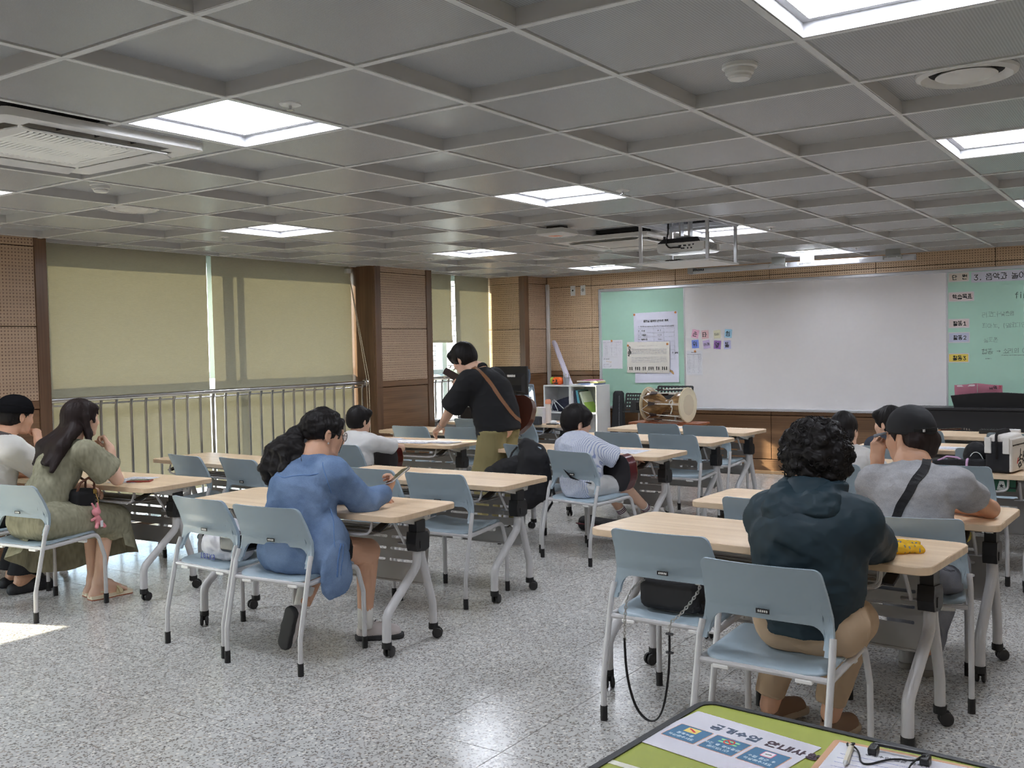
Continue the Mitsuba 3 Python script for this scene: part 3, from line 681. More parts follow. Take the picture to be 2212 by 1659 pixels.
def face_parts(key, o, R, s=1.0, tr=None, brow='hair', glasses=False, shut=False):
    """eyes, brows and lips as parts of a head"""
    w = lambda x, y, z: o + R @ (V3(x, y, z) * s)
    def ball(c, r, sc=(1, 1, 1)):
        m = trimesh.creation.icosphere(2, 1.0); m.vertices = m.vertices * np.array(sc) * r * s; m.vertices = m.vertices @ R.T + w(*c); return m
    for sx in (-1, 1):
        e = part(key, 'eye', ball((sx * 0.031, 0.074, 0.002), 0.0125, (1.1, 1, 0.62 if not shut else 0.35)), auto((222, 214, 208), 0.3), True, tr)
        part(e, 'iris', ball((sx * 0.031, 0.0835, 0.001), 0.0055, (1, 0.7, 0.95)), auto((26, 18, 16), 0.2), True, tr)
        part(key, 'eyebrow', tube([w(sx * 0.016, 0.0885, 0.020), w(sx * 0.032, 0.0875, 0.025), w(sx * 0.050, 0.074, 0.020)], [0.0028 * s, 0.0036 * s, 0.002 * s], 6), brow, True, tr)
    part(key, 'lips', cat([tube([w(-0.019, 0.086, -0.0625), w(0, 0.0945, -0.0595), w(0.019, 0.086, -0.0625)], [0.002 * s, 0.0042 * s, 0.002 * s], 8), tube([w(-0.018, 0.086, -0.0655), w(0, 0.0940, -0.0695), w(0.018, 0.086, -0.0655)], [0.002 * s, 0.0045 * s, 0.002 * s], 8)]), auto((170, 104, 94), 0.4), True, tr)
    if glasses:
        g = part(key, 'glasses', cat([tube([w(sx * 0.034 + 0.024 * math.cos(t), 0.103, 0.0 + 0.022 * math.sin(t)) for t in np.arange(20) * 2 * math.pi / 20], 0.0014, 6, closed=True) for sx in (-1, 1)]
                                     + [cyl(w(-0.010, 0.104, 0.004), w(0.010, 0.104, 0.004), 0.0013, 6)] + [tube([w(sx * 0.058, 0.103, 0.006), w(sx * 0.080, 0.06, 0.008), w(sx * 0.085, -0.01, 0.006), w(sx * 0.083, -0.02, -0.01)], 0.0013, 6) for sx in (-1, 1)]), auto((40, 38, 38), 0.3), True, tr)
        part(g, 'lens', cat([tube([w(sx * 0.034, 0.1025, 0), w(sx * 0.034, 0.1035, 0)], 0.0235, 20) for sx in (-1, 1)]), 'pane_glass', False, tr)
def hand_prims(o, fwd, dorsal, side, s=1.0, curl=(25, 30, 20), spread=4, thumb=(0.75, 0.55, -0.35), fingers=None):
    """o: wrist; fwd: towards the fingertips; dorsal: out of the back of the hand; side: +1 when the thumb lies at fwd x dorsal"""
    f = np.asarray(fwd, float); f /= np.linalg.norm(f); u = np.asarray(dorsal, float); u -= f * (u @ f); u /= np.linalg.norm(u); x = np.cross(f, u) * side
    R = np.stack([x, f, u], 1); w = lambda p: np.asarray(o, float) + R @ (np.asarray(p, float) * s)
    C = lambda a, b, ra, rb, k=0.004: rc(w(a), w(b), ra * s, rb * s, k * s)
    pr = [C((0, -0.03, 0), (0, 0.012, 0), 0.024, 0.024, 0.02)]
    for bx in (0.028, 0.010, -0.009, -0.027): pr.append(C((bx * 0.55, 0.015, 0), (bx, 0.086 if abs(bx) < 0.02 else 0.080, 0), 0.0165, 0.0125, 0.012))
    L = ((0.028, 0.082, 0.068, 0.0092), (0.010, 0.088, 0.076, 0.0095), (-0.009, 0.086, 0.070, 0.0090), (-0.027, 0.078, 0.055, 0.0080))
    for q, (bx, by, ln, r) in enumerate(L):
        cu = curl if fingers is None or fingers[q] is None else fingers[q]
        p = V3(bx, by, 0); a = 0.0; az = math.radians(spread * (1.5 - q))
        for seg, (fr, c) in enumerate(zip((0.44, 0.31, 0.25), cu)):
            a += math.radians(c); d = V3(math.sin(az) * math.cos(a), math.cos(az) * math.cos(a), -math.sin(a)); q2 = p + d * ln * fr
            pr.append(C(p, q2, r * (1 - 0.07 * seg), r * (0.93 - 0.07 * seg), 0.003)); p = q2
    t = V3(*thumb); t /= np.linalg.norm(t); p0 = V3(0.022, 0.022, -0.004); p1 = p0 + t * 0.045; t2 = t + V3(-0.35, 0.45, -0.05); t2 /= np.linalg.norm(t2); p2 = p1 + t2 * 0.033; p3 = p2 + t2 * 0.024
    pr += [C(p0, p1, 0.016, 0.011, 0.012), C(p1, p2, 0.0105, 0.0095), C(p2, p3, 0.0095, 0.0075)]
    return pr
def limb(a, b, c, r): return [rc(a, b, r[0], r[1], 0.02), rc(b, c, r[2], r[3], 0.015)]
def foot_prims(ank, toe, s=1.0):
    a, t = np.asarray(ank, float), np.asarray(toe, float); d = t - a; d[2] = 0; d /= np.linalg.norm(d); x = np.cross(d, [0, 0, 1.0])
    h = a - d * 0.035 * s; h[2] = 0.034 * s if a[2] < 0.2 else a[2] - 0.045 * s
    pr = [rc(a, h, 0.036 * s, 0.032 * s, 0.02), rc(a, a + (t - a) * 0.6, 0.036 * s, 0.026 * s, 0.03), rc(h, t - d * 0.05 * s, 0.028 * s, 0.022 * s, 0.03)]
    for q, o in enumerate((-0.028, -0.012, 0.003, 0.016, 0.028)):
        b0 = a + (t - a) * 0.72 + x * o * s; b1 = t + x * o * s * 1.05 - d * abs(o) * 0.35; pr.append(rc(b0, b1, 0.013 * s, 0.0095 * s, 0.006))
    return pr
def shoe(ank, toe, w=0.045, sole=0.022, lift=None):
    """upper and sole of a low shoe"""
    a, t = np.asarray(ank, float), np.asarray(toe, float); d = t - a; d[2] = 0 if lift is None else d[2]; d /= np.linalg.norm(d); x = np.cross(d, [0, 0, 1.0]); x /= np.linalg.norm(x); u = np.cross(x, d)
    return a, t, d, x, u
def hairmass(prims, h, amp, seed, o, f=60):
    """strands: grooves running down from the crown"""
    m = blob(prims, h); q = m.vertices - o; ang = np.arctan2(q[:, 0], q[:, 1]); n = meshkit.arrays(m, True)[2]
    w = meshkit.noise(np.c_[ang * f / 6.28, q[:, 2] * 7, np.zeros(len(q)) + seed], seed) * 0.6 + meshkit.noise(np.c_[ang * f / 2.6, q[:, 2] * 12, np.zeros(len(q))], seed + 3) * 0.4
    m.vertices = m.vertices + n * (amp * (2 * w - 1))[:, None]; return m
def short_hair(o, R, s=1.0, nape=-0.055, fringe=0.035, thick=0.014, extra=(), seed=1, h=0.006, side=0.0):
    w = lambda x, y, z: o + R @ (V3(x, y, z) * s)
    E = lambda c, r, k=0.01: el(w(*c), V3(*r) * s, R, k * s)
    pr = [E((0, -0.016, 0.036), (0.075 + thick, 0.096 + thick, 0.090 + thick * 1.1)), E((0, -0.055, -0.01), (0.062 + thick * 0.6, 0.058 + thick * 0.6, 0.066), 0.03)] + list(extra)
    pr += [('sub', el(w(0, 0.125, fringe - 0.100), V3(0.088, 0.085, 0.10) * s, R, 0.004)), ('sub', el(w(0, 0.055, -0.11), V3(0.14, 0.085, 0.10) * s, R, 0.004)), ('sub', el(w(0, -0.06, nape - 0.10), V3(0.14, 0.12, 0.10) * s, R, 0.004)),
           ('sub', el(w(0.085, 0.002, -0.02), V3(0.03, 0.024, 0.036) * s, R, 0.004)), ('sub', el(w(-0.085, 0.002, -0.02), V3(0.03, 0.024, 0.036) * s, R, 0.004))]
    return hairmass(pr, h, 0.0035 * s, seed, w(0, -0.01, 0))
def person(base, label):
    return thing('person', label, 'person')

SEATC = [('cut', V3(0, 0.0, 0.450), V3(0, 0, -1), 0.232, 0.10), ('cut', V3(0, -0.140, 0.60), V3(0, -1, 0), 0.27, 0.16)]
# ---------------------------------------------------------------- man in the black knit cap (own frame of his chair)
def man_cap():
    x, y, rz = CHAIRS['P1']; tr = at(x, y, 0, rz)
    k = person('person', 'man in a black knit cap and white shirt resting his chin on his fist')
    ho = V3(0.05, 0.185, 1.165); R = Rfu((0.02, 1, -0.16))
    nb = V3(0.03, 0.07, 1.02); sR, sL = V3(0.19, 0.06, 0.965), V3(-0.18, 0.05, 0.965)
    eR, wR = V3(0.16, 0.335, 0.762), V3(0.115, 0.29, 0.985); eL, wL = V3(-0.26, 0.30, 0.765), V3(-0.06, 0.45, 0.752)
    hips = [V3(sx * 0.09, 0.0, 0.55) for sx in (-1, 1)]; kn = [V3(-0.13, 0.34, 0.50), V3(0.13, 0.31, 0.49)]; an = [V3(-0.10, 0.20, 0.10), V3(0.13, 0.13, 0.10)]
    pr = head_prims(ho, R) + [rc(ho + R @ V3(0, -0.02, -0.07), nb, 0.052, 0.058, 0.02), rc(nb, V3(0, 0.02, 0.86), 0.08, 0.12, 0.05), rc(V3(0, 0.02, 0.86), V3(0, 0.0, 0.57), 0.12, 0.125, 0.05), rc(sL, sR, 0.055, 0.055, 0.05)]
    pr += limb(sR, eR, wR, (0.052, 0.042, 0.043, 0.028)) + limb(sL, eL, wL, (0.052, 0.042, 0.043, 0.028))
    pr += hand_prims(wR, (-0.32, 0.05, 0.9), (0.75, 0.35, 0.3), 1, curl=(70, 75, 50), thumb=(0.3, 0.7, -0.6)) + hand_prims(wL, (0.7, 0.7, -0.05), (0, 0, 1), 1, curl=(10, 20, 15))
    for i in (0, 1): pr += limb(hips[i], kn[i], an[i], (0.085, 0.06, 0.056, 0.036)) + foot_prims(an[i], an[i] + V3(0.03, 0.17, -0.055))
    part(k, 'body', blob(pr, 0.0065), 'skin_tan', True, tr); face_parts(k, ho, R, 1, tr)
    part(k, 'hair', short_hair(ho, R, 1.0, -0.07, 0.02, 0.008, seed=2), 'hair', True, tr)
    w = lambda a, b, c: ho + R @ V3(a, b, c)
    capm = blob([el(w(0, -0.02, 0.065), V3(0.092, 0.112, 0.080), R), ('cut', w(0, 0, 0.062), -R[:, 2], 0.2, 0.2)], 0.006)
    c_ = part(k, 'knit_cap', wrinkle(capm, 0.002, (60, 60, 20), 3), auto((28, 28, 30), 0.95), True, tr)
    n = 44; th = np.arange(n) * 2 * np.pi / n; rings = []
    for rr, zz in ((0.0, 0.020), (0.005, 0.020), (0.009, 0.035), (0.009, 0.060), (0.004, 0.070), (-0.004, 0.068), (-0.004, 0.024)):
        rings.append([w((0.088 + rr) * math.sin(t), -0.018 + (0.109 + rr) * math.cos(t), zz + 0.006 * math.cos(t)) for t in th])
    part(c_, 'cuff', loft(rings, False, False), auto((26, 26, 28), 0.95), True, tr)
    sh = [rc(nb + V3(0, -0.01, -0.05), V3(0, 0.015, 0.86), 0.10, 0.155, 0.06), rc(V3(0, 0.02, 0.86), V3(0, 0.01, 0.56), 0.155, 0.15, 0.06), rc(sL, sR, 0.075, 0.075, 0.06),
          rc(sR, sR + (eR - sR) * 0.80, 0.082, 0.085, 0.04), rc(sL, sL + (eL - sL) * 0.80, 0.082, 0.085, 0.04)]
    for s_, e_ in ((sR, eR), (sL, eL)):
        d = (e_ - s_) / np.linalg.norm(e_ - s_); hp = s_ + (e_ - s_) * 0.78
        sh += [cut(hp, d, 0.13, 0.2), sub(rc(hp - d * 0.04, hp + d * 0.1, 0.060, 0.076, 0.01))]
    sh += SEATC + [cut(nb + V3(0, 0.01, 0.035), (0, 0.25, 1), 0.12, 0.2)]
    s = part(k, 'shirt', wrinkle(blob(sh, 0.008), 0.007, (9, 9, 7), 5), auto((218, 216, 212), 0.9), True, tr)
    col = [(nb + V3(0.086 * math.sin(t), 0.012 + 0.080 * math.cos(t), 0.018 - 0.03 * math.cos(t))) for z_ in (0,) for t in np.linspace(0.5, 2 * np.pi - 0.5, 30)]
    part(k, 'collar', tube(col, 0.028, 10, flat=(0.35, 1.0)), auto((74, 66, 64), 0.9), True, tr, label='dark grey collar')
    part(k, 'collar', tube([nb + V3(0.035, 0.075, -0.02), nb + V3(0.03, 0.115, -0.08), nb + V3(0.01, 0.13, -0.13)], 0.02, 8, flat=(1, 0.4)), auto((40, 36, 38), 0.9), True, tr)
    pants = [rc(hips[0], hips[1], 0.12, 0.12, 0.05)]
    for i in (0, 1): pants += [rc(hips[i], kn[i], 0.105, 0.085, 0.05), rc(kn[i], an[i] + V3(0, 0, 0.03), 0.085, 0.085, 0.03), cut(an[i] + V3(0, 0, 0.03), (0, 0, -1), 0.12, 0.15)]
    part(k, 'trousers', wrinkle(blob(pants + SEATC, 0.009), 0.005, (8, 8, 8), 8), auto((24, 24, 28), 0.9), True, tr)
    for i in (0, 1):
        a = an[i]; f0 = a + V3(-0.01, -0.06, 0); f0[2] = 0; ps = [rc(V3(f0[0], f0[1] + 0.01, 0.028), V3(f0[0] + 0.03, f0[1] + 0.22, 0.024), 0.045, 0.048, 0.02), rc(V3(f0[0] + 0.02, f0[1] + 0.13, 0.055), V3(f0[0] + 0.028, f0[1] + 0.19, 0.045), 0.047, 0.045, 0.03), cut(V3(f0[0], f0[1] + 0.1, 0.002), (0, 0, -1), 0.3, 0.1)]
        part(k, 'clog', blob(ps, 0.007), auto((34, 34, 38), 0.6), True, tr)
man_cap()

# ---------------------------------------------------------------- woman in the green dress
def woman_dress():
    x, y, rz = CHAIRS['P2']; tr = at(x, y, 0, rz)
    k = person('person', 'long haired woman in a sage green dress, chin propped on her hand')
    ho = V3(0.04, 0.275, 1.158); R = Rfu((0.28, 1, -0.02))
    nb = V3(0.02, 0.19, 1.02); sR, sL = V3(0.165, 0.19, 0.955), V3(-0.15, 0.19, 0.955)
    eR, wR = V3(0.245, 0.360, 0.768), V3(0.155, 0.385, 0.965); eL, wL = V3(-0.21, 0.24, 0.74), V3(-0.01, 0.335, 0.705)
    hips = [V3(sx * 0.085, 0.01, 0.55) for sx in (-1, 1)]; kn = [V3(-0.07, 0.40, 0.485), V3(0.09, 0.40, 0.485)]; an = [V3(-0.01, 0.36, 0.105), V3(0.10, 0.31, 0.105)]
    pr = head_prims(ho, R, 0.98) + [rc(ho + R @ V3(0, -0.02, -0.07), nb, 0.045, 0.048, 0.02), rc(nb, V3(0, 0.13, 0.87), 0.07, 0.10, 0.05), rc(V3(0, 0.13, 0.87), V3(0, 0.01, 0.57), 0.10, 0.115, 0.05), rc(sL, sR, 0.045, 0.045, 0.05)]
    pr += limb(sR, eR, wR, (0.045, 0.037, 0.037, 0.024)) + limb(sL, eL, wL, (0.045, 0.037, 0.037, 0.024))
    pr += hand_prims(wR, (-0.55, 0.02, 0.75), (0.5, 0.6, 0.3), 1, 0.95, curl=(65, 70, 45), thumb=(0.3, 0.7, -0.6)) + hand_prims(wL, (0.85, 0.25, -0.15), (-0.1, 0.3, 0.9), 1, 0.95, curl=(25, 35, 25))
    for i in (0, 1): pr += limb(hips[i], kn[i], an[i], (0.085, 0.055, 0.052, 0.033)) + foot_prims(an[i], an[i] + V3(0.05, 0.17, -0.070), 0.92)
    part(k, 'body', blob(pr, 0.006), 'skin', True, tr); face_parts(k, ho, R, 0.98, tr)
    w = lambda a, b, c: ho + R @ V3(a, b, c)
    hp = [el(w(0, -0.018, 0.040), V3(0.088, 0.110, 0.092), R), el(w(0, -0.075, -0.04), V3(0.080, 0.055, 0.11), R, 0.03)]
    for a0 in np.linspace(-0.07, 0.08, 6): hp += [rc(w(a0, -0.07, -0.06), V3(a0 * 1.15 + 0.0, 0.09 + 0.02 * math.cos(a0 * 40), 1.00), 0.034, 0.036, 0.03), rc(V3(a0 * 1.15, 0.09, 1.00), V3(a0 * 1.3 + 0.01, 0.00 - 0.02 * math.sin(a0 * 30), 0.885 + 0.03 * math.sin(a0 * 50)), 0.036, 0.016, 0.03)]
    hp += [rc(w(0.078, -0.01, 0.02), w(0.085, 0.005, -0.09), 0.022, 0.022, 0.02), rc(w(0.085, 0.005, -0.09), V3(0.15, 0.235, 0.985), 0.022, 0.016, 0.02), rc(V3(0.15, 0.235, 0.985), V3(0.185, 0.215, 0.895), 0.014, 0.005, 0.01), rc(w(-0.078, -0.01, 0.02), w(-0.088, 0.0, -0.13), 0.024, 0.022, 0.02)]
    hp += [rc(w(-0.05, 0.058, 0.066), w(0.055, 0.058, 0.066), 0.028, 0.028, 0.02), rc(w(0.05, 0.06, 0.07), w(0.078, 0.045, -0.02), 0.018, 0.008, 0.01), rc(w(0.02, 0.080, 0.065), w(0.035, 0.090, 0.028), 0.012, 0.005, 0.01), rc(w(-0.02, 0.080, 0.065), w(-0.015, 0.092, 0.028), 0.012, 0.005, 0.01),
           ('sub', el(w(0.0, 0.118, -0.050), V3(0.072, 0.062, 0.088), R, 0.004))]
    part(k, 'hair', hairmass(hp, 0.006, 0.004, 4, w(0, -0.02, 0), 90), 'hair_brown', True, tr)
    dress = [rc(nb + V3(0, -0.01, -0.05), V3(0, 0.125, 0.86), 0.085, 0.125, 0.06), rc(V3(0, 0.125, 0.86), V3(0, 0.03, 0.70), 0.125, 0.118, 0.05), rc(V3(0, 0.03, 0.70), V3(0, 0.0, 0.565), 0.12, 0.138, 0.05), rc(hips[0] + V3(-0.01, -0.03, -0.005), hips[1] + V3(0.01, -0.03, -0.005), 0.095, 0.095, 0.06), rc(sL, sR, 0.06, 0.06, 0.06),
             rc(sR, sR + (eR - sR) * 0.70, 0.078, 0.098, 0.04), rc(sL, sL + (eL - sL) * 0.72, 0.078, 0.098, 0.04)]
    for s_, e_ in ((sR, eR), (sL, eL)):
        d = (e_ - s_) / np.linalg.norm(e_ - s_); q = s_ + (e_ - s_) * 0.72; d2 = d + V3(0, 0.25, -0.2); dress += [cut(q, d2, 0.14, 0.2), sub(rc(q - d * 0.05, q + d * 0.12, 0.065, 0.090, 0.01))]
    dress += SEATC + [cut(nb + V3(0, 0, 0.02), (0, 0.25, 1), 0.10, 0.2)]
    m = wrinkle(blob(dress, 0.008), 0.006, (14, 14, 5), 9)
    seer = proc(lambda p, n, uv: mix(lin(128, 126, 106), lin(162, 159, 138), dr.clip(noise(p.x * 90, p.y * 90, p.z * 26) * 0.8 + noise(p.x * 20, p.y * 20, p.z * 20) * 0.4 - 0.1, 0, 1)))
    matte('dress_green', seer)
    d_ = part(k, 'dress', m, 'dress_green', True, tr)
    part(d_, 'waist_band', loft([[V3(0.132 * math.cos(t) * q, 0.035 + 0.125 * math.sin(t) * q, 0.695 + dz) for t in np.arange(36) * 2 * np.pi / 36] for q, dz in ((0.96, -0.022), (1.03, -0.018), (1.03, 0.018), (0.96, 0.022))], False, False), 'dress_green', True, tr)
    skirt = [rc(hips[0] + V3(-0.02, -0.03, 0), kn[0] + V3(-0.03, 0.03, 0.0), 0.125, 0.095, 0.06), rc(hips[1] + V3(0.02, -0.03, 0), kn[1] + V3(0.03, 0.02, 0.0), 0.125, 0.095, 0.06), rc(V3(0, -0.02, 0.545), V3(0.01, 0.40, 0.50), 0.12, 0.10, 0.06),
             rc(kn[0] + V3(0, 0.05, 0), V3(-0.06, 0.52, 0.36), 0.085, 0.075, 0.05), rc(kn[1] + V3(0.02, 0.04, 0), V3(0.12, 0.46, 0.36), 0.085, 0.07, 0.05), SEATC[0], SEATC[1], cut(V3(0.03, 0.48, 0.37), (0.1, 0.15, -1), 0.3, 0.2), sub(rc(V3(0.02, 0.44, 0.40), V3(0.03, 0.46, 0.30), 0.10, 0.12, 0.01))]
    part(k, 'dress_skirt', wrinkle(blob(skirt, 0.008), 0.007, (10, 5, 10), 12), 'dress_green', True, tr)
    pth = np.array([(0.02, -0.16), (-0.20, -0.12), (-0.245, 0.10), (-0.235, 0.34), (-0.15, 0.54), (0.02, 0.60), (0.17, 0.55), (0.205, 0.42)]); zb = np.array([0.36, 0.30, 0.155, 0.115, 0.17, 0.21, 0.23, 0.31]); zt = np.array([0.44, 0.44, 0.46, 0.49, 0.49, 0.47, 0.46, 0.44])
    def sk(u, v):
        t = u * 7; i = np.arange(8)
        X = np.interp(t, i, pth[:, 0]); Y = np.interp(t, i, pth[:, 1]); B = np.interp(t, i, zb); Tp = np.interp(t, i, zt)
        fl = 0.014 * np.sin(t * 7.0) * (1 - v); c = V3(0.0, 0.22, 0); rx, ry = X - c[0], Y - c[1]; r = np.sqrt(rx * rx + ry * ry)
        return X + rx / r * fl - rx * 0.10 * v, Y + ry / r * fl - ry * 0.16 * v, B + (Tp - B) * v
    sm = sheet(sk, 90, 12, 0.004); part(k, 'skirt_hem', trimesh.smoothing.filter_laplacian(sm, iterations=3), 'dress_green', True, tr)
    for i in (0, 1):
        a = an[i]; d = V3(0.28, 0.96, 0); x_ = V3(0.96, -0.28, 0); f0 = V3(a[0], a[1], 0) - d * 0.055
        out = [f0 + d * 0.255 * t + x_ * 0.040 * s_ * math.sin(min(1, 0.25 + 1.2 * t) * math.pi * 0.62 + 0.35) for s_, ts in ((1, np.linspace(0, 1, 14)), (-1, np.linspace(1, 0, 14))) for t in ts]
        sp = Polygon([(q[0], q[1]) for q in out]).buffer(0.008)
        sd = part(k, 'sandal', plate(sp, 0.003, 0.026), auto((226, 214, 188), 0.6), 30, tr)
        part(sd, 'outsole', plate(sp.buffer(0.001), 0.0, 0.006), auto((150, 84, 52), 0.6), 30, tr)
        for t, hgt in ((0.60, 0.072), (0.74, 0.058)):
            c = f0 + d * 0.255 * t; arc = [c + x_ * 0.046 * math.cos(q) + V3(0, 0, 0.02 + (hgt - 0.02) * math.sin(q)) + d * 0.03 * math.cos(q) * (1 if t < 0.7 else -1) for q in np.linspace(0, math.pi, 14)]
            part(sd, 'strap', tube(arc, 0.014, 8, flat=(1, 0.25)), auto((206, 190, 150), 0.35), True, tr)
        c = f0 + d * 0.05; arc = [c + x_ * 0.036 * math.cos(q) + d * (0.04 - 0.055 * math.sin(q)) + V3(0, 0, 0.045) for q in np.linspace(0, math.pi, 12)]
        part(sd, 'heel_strap', tube(arc, 0.006, 6), auto((226, 214, 188), 0.6), True, tr)
    # bag on her lap and the plush charm that hangs from it
    b = thing('handbag', 'small black handbag with brown handles on the lap of the woman in green', 'bag')
    part(b, 'body', wrinkle(rbox(0.05, 0.175, 0.10, 0.26, 0.60, 0.725, 0.035, 14).subdivide(), 0.004, (12, 12, 12), 2), 'black_fabric', True, tr)
    for xx in (0.075, 0.155): part(b, 'handle', tube([V3(xx, 0.12, 0.70), V3(xx + 0.01, 0.15, 0.77), V3(xx + 0.02, 0.20, 0.795), V3(xx + 0.01, 0.25, 0.765), V3(xx, 0.255, 0.69)], 0.009, 8, flat=(1, 0.6)), auto((96, 58, 40), 0.5), True, tr)
    part(b, 'buckle', box(0.172, 0.182, 0.23, 0.255, 0.69, 0.72, 0.003), auto((196, 164, 96), 0.3, metal=1.0), 30, tr)
    part(b, 'charm_chain', tube([V3(0.178, 0.245, 0.69), V3(0.20, 0.245, 0.65), V3(0.215, 0.235, 0.615)], 0.003, 6), auto((196, 164, 96), 0.3, metal=1.0), True, tr)
    c = V3(0.235, 0.20, 0.565)
    q = one('plush_charm', 'pink plush animal charm dangling from the black handbag', 'plush toy', blob([el(c + V3(0, 0, 0.02), (0.026, 0.028, 0.026), k=0.006), rc(c + V3(0, 0.005, -0.02), c + V3(0, 0.015, -0.045), 0.020, 0.024, 0.008), rc(c + V3(0, -0.012, 0.04), c + V3(0, -0.03, 0.075), 0.008, 0.006, 0.004), rc(c + V3(0, 0.016, 0.04), c + V3(0, 0.008, 0.072), 0.008, 0.006, 0.004),
        rc(c + V3(0, -0.012, -0.02), c + V3(0, -0.034, -0.028), 0.008, 0.009, 0.004), rc(c + V3(0.005, 0.0, -0.05), c + V3(0.02, -0.018, -0.072), 0.010, 0.012, 0.004), rc(c + V3(0.005, 0.03, -0.05), c + V3(0.02, 0.04, -0.075), 0.010, 0.012, 0.004)], 0.003), auto((222, 148, 156), 0.95), True, tr)
    part(q, 'tag', box(0.262, 0.264, 0.205, 0.225, 0.49, 0.53), 'paper', False, tr)
woman_dress()
def shoe_parts(key, h, d, u, upper, solecol, tr, s=1.0, lace=True):
    """h: the heel's lower edge, d: towards the toe, u: out of the foot's top"""
    h = np.asarray(h, float); d = np.asarray(d, float); d /= np.linalg.norm(d); u = np.asarray(u, float); u -= d * (u @ d); u /= np.linalg.norm(u); x = np.cross(d, u)
    w = lambda a, b, c: h + (d * a + u * b + x * c) * s
    up = [rc(w(0.045, 0.045, 0), w(0.055, 0.085, 0), 0.036 * s, 0.034 * s, 0.02), rc(w(0.05, 0.04, 0), w(0.21, 0.036, 0), 0.036 * s, 0.038 * s, 0.02), rc(w(0.07, 0.08, 0), w(0.19, 0.045, 0), 0.033 * s, 0.030 * s, 0.02), ('cut', w(0.1, 0.018, 0), -u, 0.3, 0.2),
          ('cut', w(0.05, 0.098, 0), u, 0.06 * s, 0.1), ('sub', rc(w(0.05, 0.085, 0), w(0.06, 0.14, 0), 0.027 * s, 0.032 * s, 0.01))]
    sh = part(key, 'shoe', blob(up, 0.006), upper, True, tr)
    so = [rc(w(0.038, 0.016, 0), w(0.13, 0.016, -0.002), 0.040 * s, 0.038 * s, 0.02), rc(w(0.13, 0.016, -0.002), w(0.222, 0.018, 0), 0.038 * s, 0.042 * s, 0.02), ('cut', w(0.1, 0.030, 0), u, 0.3, 0.2), ('cut', w(0.1, 0.0, 0), -u, 0.3, 0.2)]
    part(sh, 'sole', blob(so, 0.006), solecol, True, tr)
    if lace:
        part(sh, 'laces', cat([tube([w(a, b, -0.026), w(a + 0.008, b + 0.016, 0), w(a - 0.004, b, 0.026)], 0.003 * s, 6) for a, b in ((0.105, 0.088), (0.125, 0.078), (0.145, 0.068))]), auto((60, 58, 60), 0.8), True, tr)
def sock(key, a, b, r, col, tr, s=1.0, stripes=None):
    k = part(key, 'sock', tube([a, (np.asarray(a) + b) / 2, b], [r, r * 1.02, r * 1.06], 16), col, True, tr)
    if stripes:
        a, b = np.asarray(a, float), np.asarray(b, float)
        for t in (0.62, 0.74, 0.86): part(k, 'stripe', tube([a + (b - a) * (t - 0.03), a + (b - a) * (t + 0.03)], r * 1.08, 16), stripes, True, tr)
def torso(nb, ch, wa, pe, r, sL, sR, shr, k=0.06):
    return [rc(nb, ch, r[0], r[1], k), rc(ch, wa, r[1], r[2], k), rc(wa, pe, r[2], r[3], k), rc(sL, sR, shr, shr, k)]
def sleeve(s_, e_, frac, r0, r1, hem=True, hollow=None):
    s_, e_ = np.asarray(s_, float), np.asarray(e_, float); q = s_ + (e_ - s_) * frac; d = (e_ - s_) / np.linalg.norm(e_ - s_)
    out = [rc(s_, q + d * 0.02, r0, r1, 0.035)]; cuts = [cut(q, d, r1 + 0.018, 0.09), sub(rc(q - d * 0.035, q + d * 0.1, (hollow or r1 - 0.02), (hollow or r1 - 0.02) + 0.01, 0.01))]
    return out, (cuts if hem else [])

